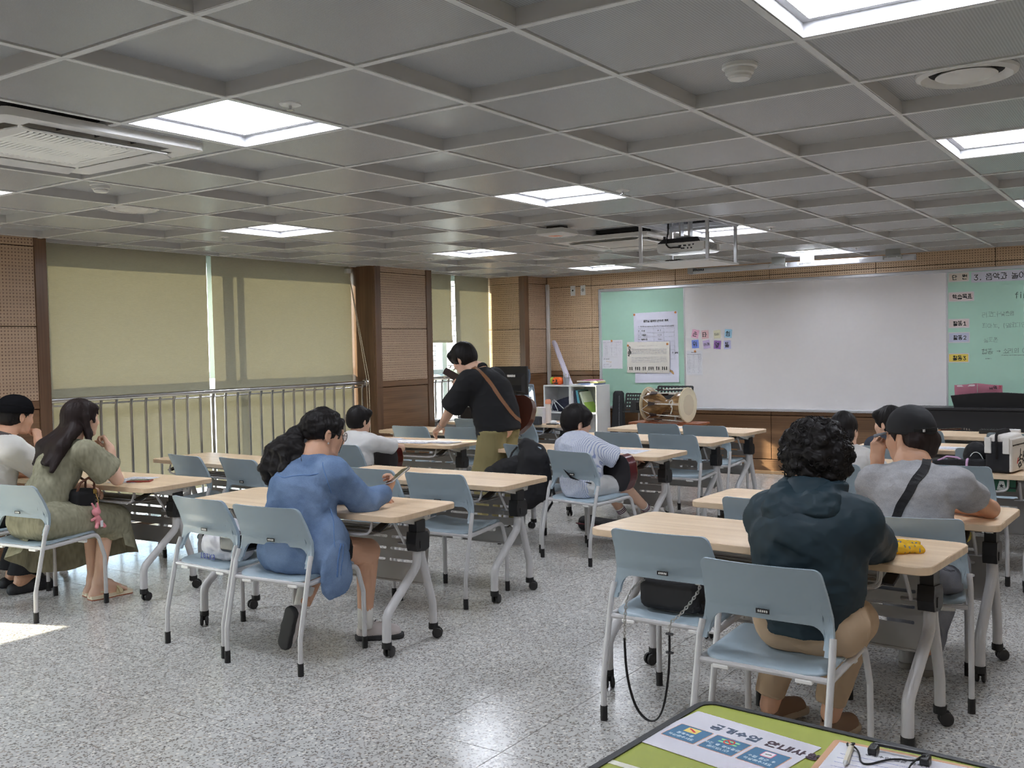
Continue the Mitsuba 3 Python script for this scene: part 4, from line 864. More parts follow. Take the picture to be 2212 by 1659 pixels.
# ---------------------------------------------------------------- woman in the denim shirt
def woman_denim():
    x, y, rz = CHAIRS['P3']; tr = at(x, y, 0, rz)
    k = person('person', 'woman with a black ponytail in a long denim shirt holding up a phone')
    ho = V3(0.085, 0.155, 1.128); R = Rfu((0.50, 0.86, -0.22))
    nb = V3(0.05, 0.09, 1.005); sR, sL = V3(0.205, 0.065, 0.935), V3(-0.125, 0.10, 0.93)
    eR, wR = V3(0.245, 0.255, 0.765), V3(0.30, 0.385, 0.80); eL, wL = V3(-0.18, 0.30, 0.765), V3(0.10, 0.47, 0.755)
    hips = [V3(-0.085, 0.0, 0.55), V3(0.095, 0.0, 0.55)]; kn = [V3(-0.10, 0.36, 0.49), V3(0.185, 0.36, 0.485)]; an = [V3(0.015, 0.045, 0.27), V3(0.160, 0.355, 0.12)]
    pr = head_prims(ho, R) + [rc(ho + R @ V3(0, -0.02, -0.07), nb, 0.048, 0.052, 0.02), rc(nb, V3(0.03, 0.03, 0.86), 0.08, 0.13, 0.05), rc(V3(0.03, 0.03, 0.86), V3(0, 0.0, 0.58), 0.13, 0.13, 0.05), rc(sL, sR, 0.05, 0.05, 0.05)]
    pr += limb(sR, eR, wR, (0.05, 0.042, 0.042, 0.027)) + limb(sL, eL, wL, (0.05, 0.042, 0.042, 0.027))
    for i in (0, 1): pr += limb(hips[i], kn[i], an[i], (0.095, 0.066, 0.062, 0.038))
    hp = hand_prims(wR, (0.02, 0.55, 0.55), (0.85, 0.2, -0.35), 1, 0.98, curl=(50, 55, 35), thumb=(0.55, 0.8, -0.35))
    part(k, 'body', cat([blob(pr, 0.006), blob(hp + [rc(wR + (eR - wR) * 0.3, wR, 0.030, 0.026, 0.02)], 0.0035), blob(hand_prims(wL, (0.9, 0.4, 0), (0, 0, 1), -1, 0.98, curl=(15, 20, 15)) + [rc(wL + (eL - wL) * 0.3, wL, 0.030, 0.026, 0.02)], 0.0045)]), 'skin_tan', True, tr)
    face_parts(k, ho, R, 1, tr, glasses=True)
    part(k, 'ring', tube([wR + V3(0.015, 0.05, 0.07) + V3(0.012 * math.cos(t), 0.005 * math.sin(t), 0.012 * math.sin(t)) for t in np.arange(12) * 0.5236], 0.002, 6, closed=True), auto((220, 220, 222), 0.2, metal=1.0), True, tr)
    w = lambda a, b, c: ho + R @ V3(a, b, c)
    part(k, 'earring', trimesh.creation.icosphere(1, 0.005).apply_translation(w(0.086, -0.002, -0.045)), auto((225, 225, 225), 0.2, metal=1.0), True, tr)
    tie = w(-0.045, -0.115, -0.005)
    hp = [el(w(0, -0.016, 0.038), V3(0.088, 0.110, 0.094), R), rc(w(-0.02, -0.07, 0.02), tie, 0.068, 0.034, 0.03), rc(w(0.05, 0.06, 0.075), w(0.080, 0.052, -0.01), 0.016, 0.007, 0.012)]
    rs = np.random.default_rng(5)
    for _ in range(15):
        a = V3(*(rs.normal(0, 1, 3) * (0.040, 0.026, 0.0))); p0 = tie + V3(-0.02, -0.02, -0.02); p1 = tie + V3(-0.04, -0.075, -0.09) + a * 1.2; p2 = tie + V3(-0.035, -0.095, -0.19) + a * 1.7; p3 = tie + V3(-0.03, -0.10, -0.275) + a * 1.6 + V3(0, 0, rs.uniform(-0.02, 0.03))
        hp += [rc(p0, p1, 0.028, 0.036, 0.02), rc(p1, p2, 0.034, 0.030, 0.012), rc(p2, p3, 0.028, 0.008, 0.012)]
    hp += [('sub', el(w(0, 0.122, -0.055), V3(0.074, 0.074, 0.096), R, 0.004)), ('sub', el(w(0.086, 0.0, -0.035), V3(0.03, 0.022, 0.040), R, 0.004)), ('sub', el(w(0, 0.04, -0.13), V3(0.12, 0.08, 0.09), R, 0.004))]
    hm = hairmass(hp, 0.0055, 0.004, 7, w(0, -0.02, 0), 70)
    hk = part(k, 'hair', wrinkle(wrinkle(hm, 0.010, (20, 20, 34), 21, 2, False), 0.004, (70, 70, 40), 22, 2, False), 'hair', True, tr)
    part(hk, 'hair_tie', tube([tie + R @ V3(0.034 * math.cos(t), -0.004, 0.034 * math.sin(t)) for t in np.arange(16) * 2 * math.pi / 16], 0.006, 6, closed=True), auto((226, 220, 190), 0.7), True, tr)
    st = [tube([w(0.06, 0.06, 0.05), w(0.098, 0.07, -0.02), w(0.094, 0.06, -0.085)], 0.0016, 5)]
    for _ in range(60):
        a = V3(*(rs.normal(0, 1, 3) * (0.055, 0.04, 0.02))); b = tie + V3(-0.02, -0.05, -0.08) + a; st.append(tube([b, b + V3(0.012 * math.sin(_), -0.01, -0.05), b + V3(0.016 * math.cos(_), 0.005, -0.10), b + V3(0.02 * math.sin(_ * 2), 0.01, -0.15)], 0.0016, 4))
    part(hk, 'loose_strands', cat(st), 'hair', True, tr, kind='stuff')
    den = proc(lambda p, n, uv: mix(lin(92, 114, 148), lin(132, 153, 184), dr.clip(fbm(p.x * 14, p.y * 14, p.z * 9, 3) * 1.1 - 0.1 + (noise(p.x * 420, p.y * 420, p.z * 420) - 0.5) * 0.35, 0, 1)))
    matte('denim', den)
    a1, c1 = sleeve(sR, eR, 1.0, 0.078, 0.066, False); b1 = [rc(eR, wR + (eR - wR) * 0.18, 0.064, 0.046, 0.03)]
    a2, c2 = sleeve(sL, eL, 1.0, 0.078, 0.066, False); b2 = [rc(eL, wL + (eL - wL) * 0.15, 0.064, 0.045, 0.03)]
    ds = torso(nb + V3(0, -0.02, -0.06), V3(0.04, 0.035, 0.85), V3(0.03, 0.01, 0.70), V3(0.01, 0.01, 0.575), (0.09, 0.160, 0.160, 0.16), sL, sR, 0.074) + a1 + a2 + b1 + b2
    ds += [rc(hips[0] + V3(0.0, -0.01, -0.01), hips[1] + V3(0.02, -0.01, -0.01), 0.115, 0.118, 0.05), el(V3(0.205, 0.03, 0.56), V3(0.06, 0.13, 0.16), None, 0.04), el(V3(0.262, 0.005, 0.445), V3(0.026, 0.115, 0.135), None, 0.04), cut(V3(0.262, 0.0, 0.335), (0.1, 0.15, -1), 0.3, 0.2)] + SEATC
    ds += [cut(nb + V3(0, 0.0, 0.035), (0.1, 0.25, 1), 0.09, 0.2)]
    d = wrinkle(wrinkle(blob(ds, 0.007), 0.007, (8, 8, 6), 31), 0.003, (20, 20, 20), 32)
    kk = part(k, 'denim_shirt', d, 'denim', True, tr)
    part(kk, 'collar', tube([nb + V3(0.060 * math.sin(t), 0.005 + 0.060 * math.cos(t), 0.012 - 0.025 * math.cos(t)) for t in np.linspace(0.5, 2 * math.pi - 0.5, 24)], 0.024, 8, flat=(0.35, 1)), 'denim', True, tr)
    mm = trimesh.proximity.ProximityQuery(d)
    def seam(pts, r=0.0028):
        p = np.array([np.asarray(q, float) for q in pts]); t = np.linspace(0, len(p) - 1, 22); p = np.stack([np.interp(t, np.arange(len(p)), p[:, i]) for i in range(3)], 1)
        return tube(mm.on_surface(p)[0], r, 5)
    sm = [seam([(-0.13, -0.06, 0.955), (0.05, -0.12, 0.93), (0.20, -0.05, 0.955)]), seam([(0.20, 0.0, 1.0), (0.24, -0.02, 0.92), (0.235, 0.02, 0.84)]), seam([(0.26, 0.03, 0.76), (0.26, 0.0, 0.66), (0.27, -0.02, 0.58)])]
    part(kk, 'seam', cat(sm), auto((96, 128, 172), 0.9), True, tr)
    part(kk, 'pocket_edge', cat([seam([(0.30, 0.02, 0.60), (0.31, -0.01, 0.52), (0.31, -0.03, 0.44)], 0.005), seam([(0.30, 0.045, 0.60), (0.31, 0.02, 0.52), (0.31, 0.0, 0.44)], 0.003)]), auto((84, 114, 160), 0.9), True, tr)
    part(kk, 'cuff', tube([wR + (eR - wR) * 0.36, wR + (eR - wR) * 0.14], [0.052, 0.049], 20), 'denim', True, tr)
    so = [rc(hips[0], hips[1], 0.12, 0.12, 0.04)]
    for i in (0, 1): so += [rc(hips[i], hips[i] + (kn[i] - hips[i]) * 0.55, 0.105, 0.092, 0.04), cut(hips[i] + (kn[i] - hips[i]) * 0.56, kn[i] - hips[i], 0.12, 0.2)]
    part(k, 'shorts', blob(so + SEATC, 0.008), auto((26, 26, 30), 0.9), True, tr)
    shoe_parts(k, (0.105, 0.335, 0.0), (0.80, 0.60, 0), (0, 0, 1), auto((186, 178, 176), 0.7), auto((40, 40, 42), 0.7), tr, 1.0)
    sock(k, an[1] + V3(0, 0, -0.05), an[1] + V3(0.003, 0.002, 0.06), 0.041, auto((222, 220, 216), 0.95), tr)
    shoe_parts(k, (0.028, -0.075, 0.262), (-0.42, 0.16, -0.9), (0.10, 0.95, 0.12), auto((186, 178, 176), 0.7), auto((40, 40, 42), 0.7), tr, 1.0)
    sock(k, an[0] + V3(-0.012, -0.012, -0.03), an[0] + V3(-0.01, 0.03, 0.07), 0.041, auto((222, 220, 216), 0.95), tr)
    ph = wR + V3(0.035, 0.055, 0.085); f = V3(0.12, 0.85, 0.40); f /= np.linalg.norm(f); n_ = V3(-0.35, -0.35, 0.85); n_ -= f * (n_ @ f); n_ /= np.linalg.norm(n_); x_ = np.cross(f, n_)
    m4 = frame_tr(ph, x_, f, n_)
    g = thing('smartphone', 'smartphone with a clear edge held up by the woman in denim', 'phone')
    part(g, 'case', xf(rbox(-0.037, 0.037, -0.075, 0.075, -0.0045, 0.004, 0.004), m4), auto((190, 182, 176), 0.35), 30, tr)
    part(g, 'screen', xf(box(-0.034, 0.034, -0.072, 0.072, 0.004, 0.0046), m4), auto((18, 18, 20), 0.1), False, tr)
    part(g, 'camera_bump', xf(rbox(0.008, 0.032, 0.035, 0.07, -0.0075, -0.004, 0.0016), m4), auto((40, 40, 42), 0.3), 30, tr)
woman_denim()

# ---------------------------------------------------------------- curly haired woman in the dark jacket
def woman_jacket():
    x, y, rz = CHAIRS['P7']; tr = at(x, y, 0, rz)
    k = person('person', 'woman with short black curly hair in a dark teal hooded jacket')
    ho = V3(0.055, 0.20, 1.125); R = Rfu((-0.50, 0.85, -0.12))
    nb = V3(0.075, 0.10, 1.00); sR, sL = V3(0.225, 0.10, 0.90), V3(-0.065, 0.105, 0.90)
    eR, wR = V3(0.205, 0.42, 0.775), V3(0.02, 0.52, 0.755); eL, wL = V3(-0.185, 0.38, 0.775), V3(0.0, 0.55, 0.755)
    hips = [V3(0.0, 0.075, 0.555), V3(0.165, 0.075, 0.555)]; kn = [V3(-0.08, 0.36, 0.49), V3(0.14, 0.36, 0.49)]; an = [V3(-0.17, 0.30, 0.12), V3(0.06, 0.34, 0.12)]
    pr = head_prims(ho, R) + [rc(ho + R @ V3(0, -0.02, -0.07), nb, 0.05, 0.055, 0.02), rc(nb, V3(0.08, 0.03, 0.85), 0.085, 0.14, 0.05), rc(V3(0.08, 0.03, 0.85), V3(0.085, 0.07, 0.58), 0.14, 0.13, 0.05), rc(sL, sR, 0.055, 0.055, 0.05)]
    pr += limb(sR, eR, wR, (0.055, 0.045, 0.044, 0.028)) + limb(sL, eL, wL, (0.055, 0.045, 0.044, 0.028)) + hand_prims(wR, (-0.9, 0.4, 0), (0, 0, 1), 1, curl=(15, 20, 15)) + hand_prims(wL, (0.9, 0.4, 0), (0, 0, 1), -1, curl=(15, 20, 15))
    for i in (0, 1): pr += limb(hips[i], kn[i], an[i], (0.10, 0.068, 0.062, 0.038))
    part(k, 'body', blob(pr, 0.0065), 'skin_tan', True, tr); face_parts(k, ho, R, 1, tr)
    w = lambda a, b, c: ho + R @ V3(a, b, c); rs = np.random.default_rng(3)
    hp = [el(w(0, -0.02, 0.025), V3(0.112, 0.125, 0.112), R, 0.02), el(w(0, -0.055, -0.035), V3(0.105, 0.085, 0.10), R, 0.03)]; dirs = []
    while len(dirs) < 330:
        d = rs.normal(0, 1, 3); d /= np.linalg.norm(d)
        if d[1] > 0.60 and d[2] < 0.45: continue
        if d[2] < -0.85: continue
        dirs.append(d)
    for d in dirs[:130]: hp.append(el(w(*(V3(0, -0.03, 0.005) + d * V3(0.108, 0.118, 0.118))), V3(0.024, 0.024, 0.024) * rs.uniform(0.7, 1.25), None, 0.008))
    hp += [('sub', el(w(0, 0.135, -0.05), V3(0.075, 0.07, 0.095), R, 0.004))]
    hk = part(k, 'hair', wrinkle(blob(hp, 0.006), 0.010, (60, 60, 60), 3, 2, False), 'hair', True, tr)
    cu = []
    for d in dirs:
        b = w(*(V3(0, -0.03, 0.005) + d * V3(0.112, 0.124, 0.124))); u = np.cross(R @ d, [0, 0, 1.0]); u /= np.linalg.norm(u) + 1e-6; v = np.cross(R @ d, u); r0 = rs.uniform(0.006, 0.012); ph = rs.uniform(0, 6)
        cu.append(tube([b + (R @ d) * 0.0035 * t + (u * math.cos(t + ph) + v * math.sin(t + ph)) * r0 for t in np.linspace(0, 7, 14)], 0.0017, 4))
    part(hk, 'curls', cat(cu), 'hair', True, tr, kind='stuff')
    jk = proc(lambda p, n, uv: mix(lin(24, 38, 46), lin(36, 54, 62), fbm(p.x * 12, p.y * 12, p.z * 8, 3)))
    mat('jacket_teal', jk, 0.62, spec=0.3)
    a1, _ = sleeve(sR, eR, 1.0, 0.088, 0.072, False); a2, _ = sleeve(sL, eL, 1.0, 0.088, 0.072, False)
    ds = [rc(nb + V3(0, -0.01, 0.0), sR, 0.06, 0.075, 0.05), rc(nb + V3(0, -0.01, 0.0), sL, 0.06, 0.075, 0.05)] + torso(nb + V3(0, -0.02, -0.06), V3(0.082, 0.035, 0.85), V3(0.09, 0.045, 0.72), V3(0.085, 0.06, 0.57), (0.10, 0.172, 0.172, 0.160), sL, sR, 0.088) + a1 + a2 + [rc(eR, wR + (eR - wR) * 0.12, 0.076, 0.055, 0.03), rc(eL, wL + (eL - wL) * 0.12, 0.076, 0.055, 0.03)]
    ds += SEATC + [cut(V3(0.1, 0.0, 0.535), (0, 0.05, -1), 0.4, 0.3), cut(nb + V3(0, 0, 0.05), (0, 0.25, 1), 0.09, 0.2)]
    jm = wrinkle(wrinkle(blob(ds, 0.0075), 0.009, (7, 7, 9), 41), 0.003, (22, 22, 22), 42)
    j = part(k, 'jacket', jm, 'jacket_teal', True, tr)
    hb = nb + V3(0.0, -0.055, 0.0)
    hd = [rc(nb + V3(-0.085, 0.03, 0.02), hb + V3(-0.055, -0.075, -0.02), 0.036, 0.050, 0.03), rc(nb + V3(0.085, 0.03, 0.02), hb + V3(0.065, -0.075, -0.02), 0.036, 0.050, 0.03), rc(hb + V3(-0.055, -0.085, -0.04), hb + V3(0.07, -0.085, -0.04), 0.055, 0.055, 0.03), rc(hb + V3(-0.03, -0.095, -0.08), hb + V3(0.035, -0.11, -0.155), 0.070, 0.032, 0.04),
          rc(hb + V3(-0.075, -0.03, 0.0), hb + V3(-0.085, -0.08, -0.10), 0.034, 0.034, 0.03), rc(hb + V3(0.09, -0.03, 0.0), hb + V3(0.105, -0.075, -0.10), 0.034, 0.034, 0.03)]
    part(j, 'hood', wrinkle(blob(hd, 0.006), 0.011, (11, 11, 17), 44), 'jacket_teal', True, tr)
    pt = [rc(hips[0] + V3(0.0, -0.02, -0.01), hips[1] + V3(0.0, -0.02, -0.01), 0.112, 0.112, 0.05)]
    for i in (0, 1): pt += [rc(hips[i], kn[i], 0.105, 0.085, 0.05), rc(kn[i], an[i] + V3(0, 0, 0.05), 0.082, 0.055, 0.03), cut(an[i] + V3(0, 0, 0.045), an[i] - kn[i], 0.12, 0.2)]
    pt += SEATC
    part(k, 'trousers', wrinkle(blob(pt, 0.008), 0.005, (10, 10, 10), 47), auto((176, 152, 126), 0.85), True, tr)
    for i, (h, d) in enumerate((((-0.205, 0.335, 0.012), (0.30, 0.95, 0)), ((0.045, 0.30, 0.0), (0.15, 0.98, 0)))):
        shoe_parts(k, h, d, (0, 0, 1) if i else (-0.2, -0.1, 1), auto((132, 106, 88), 0.8), auto((176, 160, 142), 0.7), tr, 1.0, False)
woman_jacket()

# ---------------------------------------------------------------- man in the grey T-shirt and cap
def man_grey():
    x, y, rz = CHAIRS['P8']; tr = at(x, y, 0, rz)
    k = person('person', 'man in a grey T-shirt and black cap with a strap across his back')
    ho = V3(-0.01, 0.205, 1.105); R = Rfu((-0.84, 0.52, -0.06))
    nb = V3(0.01, 0.11, 0.985); sR, sL = V3(0.185, 0.08, 0.90), V3(-0.15, 0.10, 0.895)
    eR, wR = V3(0.335, 0.32, 0.765), V3(0.10, 0.47, 0.752); eL, wL = V3(-0.165, 0.32, 0.765), V3(-0.15, 0.30, 0.975)
    hips = [V3(-0.07, 0.0, 0.55), V3(0.11, 0.0, 0.55)]; kn = [V3(-0.09, 0.36, 0.50), V3(0.15, 0.34, 0.49)]; an = [V3(-0.02, 0.30, 0.11), V3(0.06, 0.22, 0.11)]
    pr = head_prims(ho, R) + [rc(ho + R @ V3(0, -0.02, -0.07), nb, 0.052, 0.058, 0.02), rc(nb, V3(0.01, 0.04, 0.84), 0.08, 0.12, 0.05), rc(V3(0.01, 0.04, 0.84), V3(0.02, 0.0, 0.58), 0.12, 0.12, 0.05), rc(sL, sR, 0.055, 0.055, 0.05)]
    pr += limb(sR, eR, wR, (0.052, 0.040, 0.042, 0.027)) + limb(sL, eL, wL, (0.052, 0.040, 0.042, 0.027)) + hand_prims(wR, (-0.9, 0.4, 0), (0, 0, 1), 1, curl=(15, 20, 15))
    for i in (0, 1): pr += limb(hips[i], kn[i], an[i], (0.09, 0.06, 0.056, 0.036))
    part(k, 'body', cat([blob(pr, 0.0065), blob(hand_prims(wL, (0.05, -0.10, 0.8), (-0.35, -0.7, 0.1), -1, 1, curl=(55, 75, 50), thumb=(0.4, 0.8, -0.5)) + [rc(wL + (eL - wL) * 0.3, wL, 0.031, 0.026, 0.02)], 0.0035)]), 'skin_tan', True, tr); face_parts(k, ho, R, 1, tr)
    w = lambda a, b, c: ho + R @ V3(a, b, c)
    part(k, 'hair', short_hair(ho, R, 1.0, -0.105, 0.03, 0.011, [rc(w(-0.05, -0.075, -0.02), w(0.05, -0.075, -0.02), 0.05, 0.05, 0.02), rc(w(-0.04, -0.075, -0.07), w(0.04, -0.075, -0.07), 0.035, 0.035, 0.02)], seed=12), 'hair_brown', True, tr)
    cp = blob([el(w(0, -0.018, 0.040), V3(0.092, 0.113, 0.105), R), ('cut', w(0, 0, 0.018), R @ V3(0, 0.10, -1), 0.3, 0.3)], 0.006)
    c_ = part(k, 'cap', wrinkle(cp, 0.003, (14, 14, 10), 3), auto((30, 31, 34), 0.8), True, tr)
    ang = np.linspace(-0.95, 0.95, 16); top = [w(0.090 * math.sin(t), 0.085 * math.cos(t) + 0.012, 0.020) for t in ang] + [w(0.080 * math.sin(t), 0.085 * math.cos(t) + 0.082, 0.008 - 0.01 * (t / 0.95) ** 2) for t in ang[::-1]]
    bm = np.array(top); N = len(bm); up = R[:, 2] * 0.004
    V = np.vstack([bm, bm + up]); n2 = N // 2; F = []
    for i in range(n2 - 1):
        a, b, c, d = i, i + 1, N - 2 - i, N - 1 - i; F += [[a, b, c], [a, c, d], [a + N, c + N, b + N], [a + N, d + N, c + N]]
    for i in range(N): j = (i + 1) % N; F += [[i, i + N, j + N], [i, j + N, j]]
    part(c_, 'brim', trimesh.Trimesh(V, F, process=False), auto((84, 86, 92), 0.8), False, tr, label='dark grey brim')
    part(c_, 'adjuster_strap', tube([w(0.095 * math.sin(t), -0.018 + 0.114 * math.cos(t), 0.022 - 0.01 * math.cos(t)) for t in np.linspace(2.2, 4.1, 14)], 0.011, 8, flat=(0.25, 1)), auto((18, 18, 20), 0.8), True, tr)
    part(c_, 'clip', cat([box(-0.006, 0.006, -0.002, 0.002, -0.006, 0.006).apply_transform(np.vstack([np.c_[R, w(sx * 0.05 - 0.01, -0.121, 0.03)], [0, 0, 0, 1]])) for sx in (-1, 1)]), auto((210, 210, 212), 0.3), False, tr)
    hg = proc(lambda p, n, uv: mix(lin(150, 150, 154), lin(182, 182, 185), dr.clip(noise(p.x * 300, p.y * 300, p.z * 300) * 0.6 + fbm(p.x * 30, p.y * 30, p.z * 60, 2) * 0.6 - 0.1, 0, 1)))
    matte('heather_grey', hg)
    a1, c1 = sleeve(sR, eR, 0.52, 0.078, 0.072); a2, c2 = sleeve(sL, eL, 0.62, 0.078, 0.074)
    ds = torso(nb + V3(0, -0.02, -0.05), V3(0.012, 0.045, 0.84), V3(0.02, 0.01, 0.70), V3(0.02, 0.01, 0.575), (0.085, 0.148, 0.145, 0.148), sL, sR, 0.074) + a1 + a2 + c1 + c2 + [cut(nb + V3(0, 0, 0.012), (0, 0.30, 1), 0.085, 0.2)] + SEATC
    sm = wrinkle(blob(ds, 0.0075), 0.0075, (7, 7, 13), 51)
    part(k, 'tshirt', sm, 'heather_grey', True, tr)
    pq = trimesh.proximity.ProximityQuery(sm)
    pth = np.array([(0.075, 0.10, 1.03), (0.06, 0.0, 0.98), (0.0, -0.12, 0.89), (-0.07, -0.16, 0.78), (-0.13, -0.16, 0.68), (-0.17, -0.10, 0.60)]); t = np.linspace(0, 5, 40); pth = np.stack([np.interp(t, np.arange(6), pth[:, i]) for i in range(3)], 1)
    q, _, fi = pq.on_surface(pth); q = q + sm.face_normals[fi] * 0.003; q = np.vstack([q[:1], (q[:-2] + q[1:-1] + q[2:]) / 3, q[-1:]])
    nn = sm.face_normals[fi]; tt = np.gradient(q, axis=0); ss = np.cross(nn, tt); ss /= np.linalg.norm(ss, axis=1, keepdims=True); nn = np.cross(tt, ss); nn /= np.linalg.norm(nn, axis=1, keepdims=True)
    part(k, 'bag_strap', loft([[q[i] + ss[i] * 0.019, q[i] + ss[i] * 0.019 + nn[i] * 0.003, q[i] - ss[i] * 0.019 + nn[i] * 0.003, q[i] - ss[i] * 0.019] for i in range(len(q))]), auto((22, 22, 26), 0.8), False, tr)
    pt = [rc(hips[0] + V3(0, -0.015, 0), hips[1] + V3(0, -0.015, 0), 0.13, 0.13, 0.05)] + []
    for i in (0, 1): pt += [rc(hips[i], kn[i], 0.115, 0.088, 0.05), rc(kn[i], an[i] + V3(0, 0, 0.02), 0.088, 0.072, 0.03), cut(an[i] + V3(0, 0, 0.02), an[i] - kn[i], 0.12, 0.2)]
    jn = proc(lambda p, n, uv: mix(lin(118, 122, 134), lin(160, 163, 172), dr.clip(fbm(p.x * 16, p.y * 16, p.z * 10, 3) * 1.2 - 0.1 + (noise(p.x * 400, p.y * 400, p.z * 400) - 0.5) * 0.3, 0, 1)))
    matte('jeans_grey', jn)
    jm = wrinkle(blob(pt + SEATC, 0.008), 0.006, (9, 9, 9), 57); jk = part(k, 'jeans', jm, 'jeans_grey', True, tr)
    pq2 = trimesh.proximity.ProximityQuery(jm)
    for zz in (0.60, 0.585):
        part(jk, 'stitching', tube(pq2.on_surface(np.array([(0.10 + 0.01 * s_, -0.25, zz) for s_ in np.linspace(0, 16, 16)]) + 0)[0], 0.0018, 4), auto((96, 98, 108), 0.9), True, tr)
    for i in (0, 1): shoe_parts(k, (an[i][0] - 0.005, an[i][1] - 0.06, 0.0), (0.06, 1, 0), (0, 0, 1), auto((150, 150, 152), 0.7), auto((120, 118, 116), 0.7), tr)
man_grey()

# ---------------------------------------------------------------- guitars
def guitar(label, o, yaxis, front, s, sidecol, topcol, backcol, strap=None, cat_='guitar'):
    """o: centre of the body; yaxis: towards the head; front: out of the sound board"""
    o = np.asarray(o, float); y = np.asarray(yaxis, float); y /= np.linalg.norm(y); z = np.asarray(front, float); z -= y * (z @ y); z /= np.linalg.norm(z); m4 = frame_tr(o, np.cross(y, z), y, z); m4[:3, :3] *= s
    t = np.linspace(0, 1, 60); yy = -0.25 + 0.49 * t
    wid = np.interp(yy, [-0.25, -0.245, -0.22, -0.16, -0.09, -0.01, 0.05, 0.12, 0.18, 0.215, 0.235, 0.24], [0.0, 0.06, 0.13, 0.183, 0.190, 0.145, 0.122, 0.136, 0.140, 0.115, 0.065, 0.0])
    wid = np.convolve(np.pad(wid, 2, mode='edge'), np.ones(5) / 5, 'valid'); poly = Polygon(list(zip(wid, yy)) + list(zip(-wid[::-1], yy[::-1]))).buffer(0)
    k = thing('guitar', label, cat_)
    hole = Point(0, 0.035).buffer(0.05, quad_segs=10)
    part(k, 'body_side', xf(plate(poly.difference(poly.buffer(-0.006)), -0.05, 0.05), m4), sidecol, 30)
    part(k, 'sound_board', xf(plate(poly.difference(hole), 0.049, 0.053), m4), topcol, 30)
    part(k, 'back_board', xf(plate(poly, -0.053, -0.049), m4), backcol, 30)
    part(k, 'rosette', xf(plate(hole.buffer(0.012).difference(hole), 0.053, 0.0537), m4), 'black_plastic', 30)
    part(k, 'bridge', xf(box(-0.075, 0.075, -0.115, -0.09, 0.053, 0.062, 0.002), m4), auto((40, 24, 18), 0.5), 30)
    nk = [np.array([(-0.028, y_, 0.052), (-0.022, y_, 0.036), (0.0, y_, 0.028), (0.022, y_, 0.036), (0.028, y_, 0.052)]) * np.array([1 - 0.25 * (y_ - 0.2) / 0.4, 1, 1]) for y_ in (0.20, 0.60)]
    part(k, 'neck', xf(loft(nk), m4), auto((84, 44, 30), 0.4), 30)
    part(k, 'fretboard', xf(hullpts([(sx * a, b, c) for sx in (-1, 1) for a, b in ((0.028, 0.09), (0.0225, 0.605)) for c in (0.052, 0.058)]), m4), auto((44, 28, 22), 0.45), 30)
    part(k, 'frets', xf(cat([box(-0.026, 0.026, f_ - 0.001, f_ + 0.001, 0.058, 0.0592) for f_ in 0.605 - 0.63 * (1 - 2 ** (-np.arange(1, 15) / 12))]), m4), auto((200, 196, 188), 0.3, metal=1.0), False)
    hd = xf(plate(Polygon([(-0.021, 0), (0.021, 0), (0.036, 0.035), (0.032, 0.175), (0, 0.18), (-0.032, 0.175), (-0.036, 0.035)]), 0, 0.014), np.array([[1, 0, 0, 0], [0, 0.97, 0.24, 0.60], [0, -0.24, 0.97, 0.042], [0, 0, 0, 1.0]]))
    h_ = part(k, 'headstock', xf(hd, m4), auto((48, 28, 24), 0.35), 30)
    for sx in (-1, 1):
        for yy_ in (0.055, 0.100, 0.145):
            c = np.array([sx * 0.034, 0.60 + 0.97 * yy_, 0.049 - 0.24 * yy_]); pg = cat([cyl(c, c + V3(sx * 0.018, 0, 0), 0.003, 8), xf(rbox(-0.004, 0.004, -0.008, 0.008, -0.011, 0.011, 0.003, 8), frame_tr(c + V3(sx * 0.025, 0, 0), [0, 1, 0], [0, 0, 1], [1, 0, 0])), cyl(c + V3(-sx * 0.016, 0, 0.004), c + V3(-sx * 0.016, 0, 0.024), 0.0035, 8)])
            part(h_, 'tuning_peg', xf(pg, m4), auto((214, 204, 186), 0.3), 30)
    part(k, 'strings', xf(cat([cyl((a * 0.008, -0.10, 0.062), (a * 0.0062, 0.605, 0.060), 0.0007, 4) for a in (-2.5, -1.5, -0.5, 0.5, 1.5, 2.5)]), m4), auto((200, 190, 170), 0.3, metal=1.0), False)
    return k
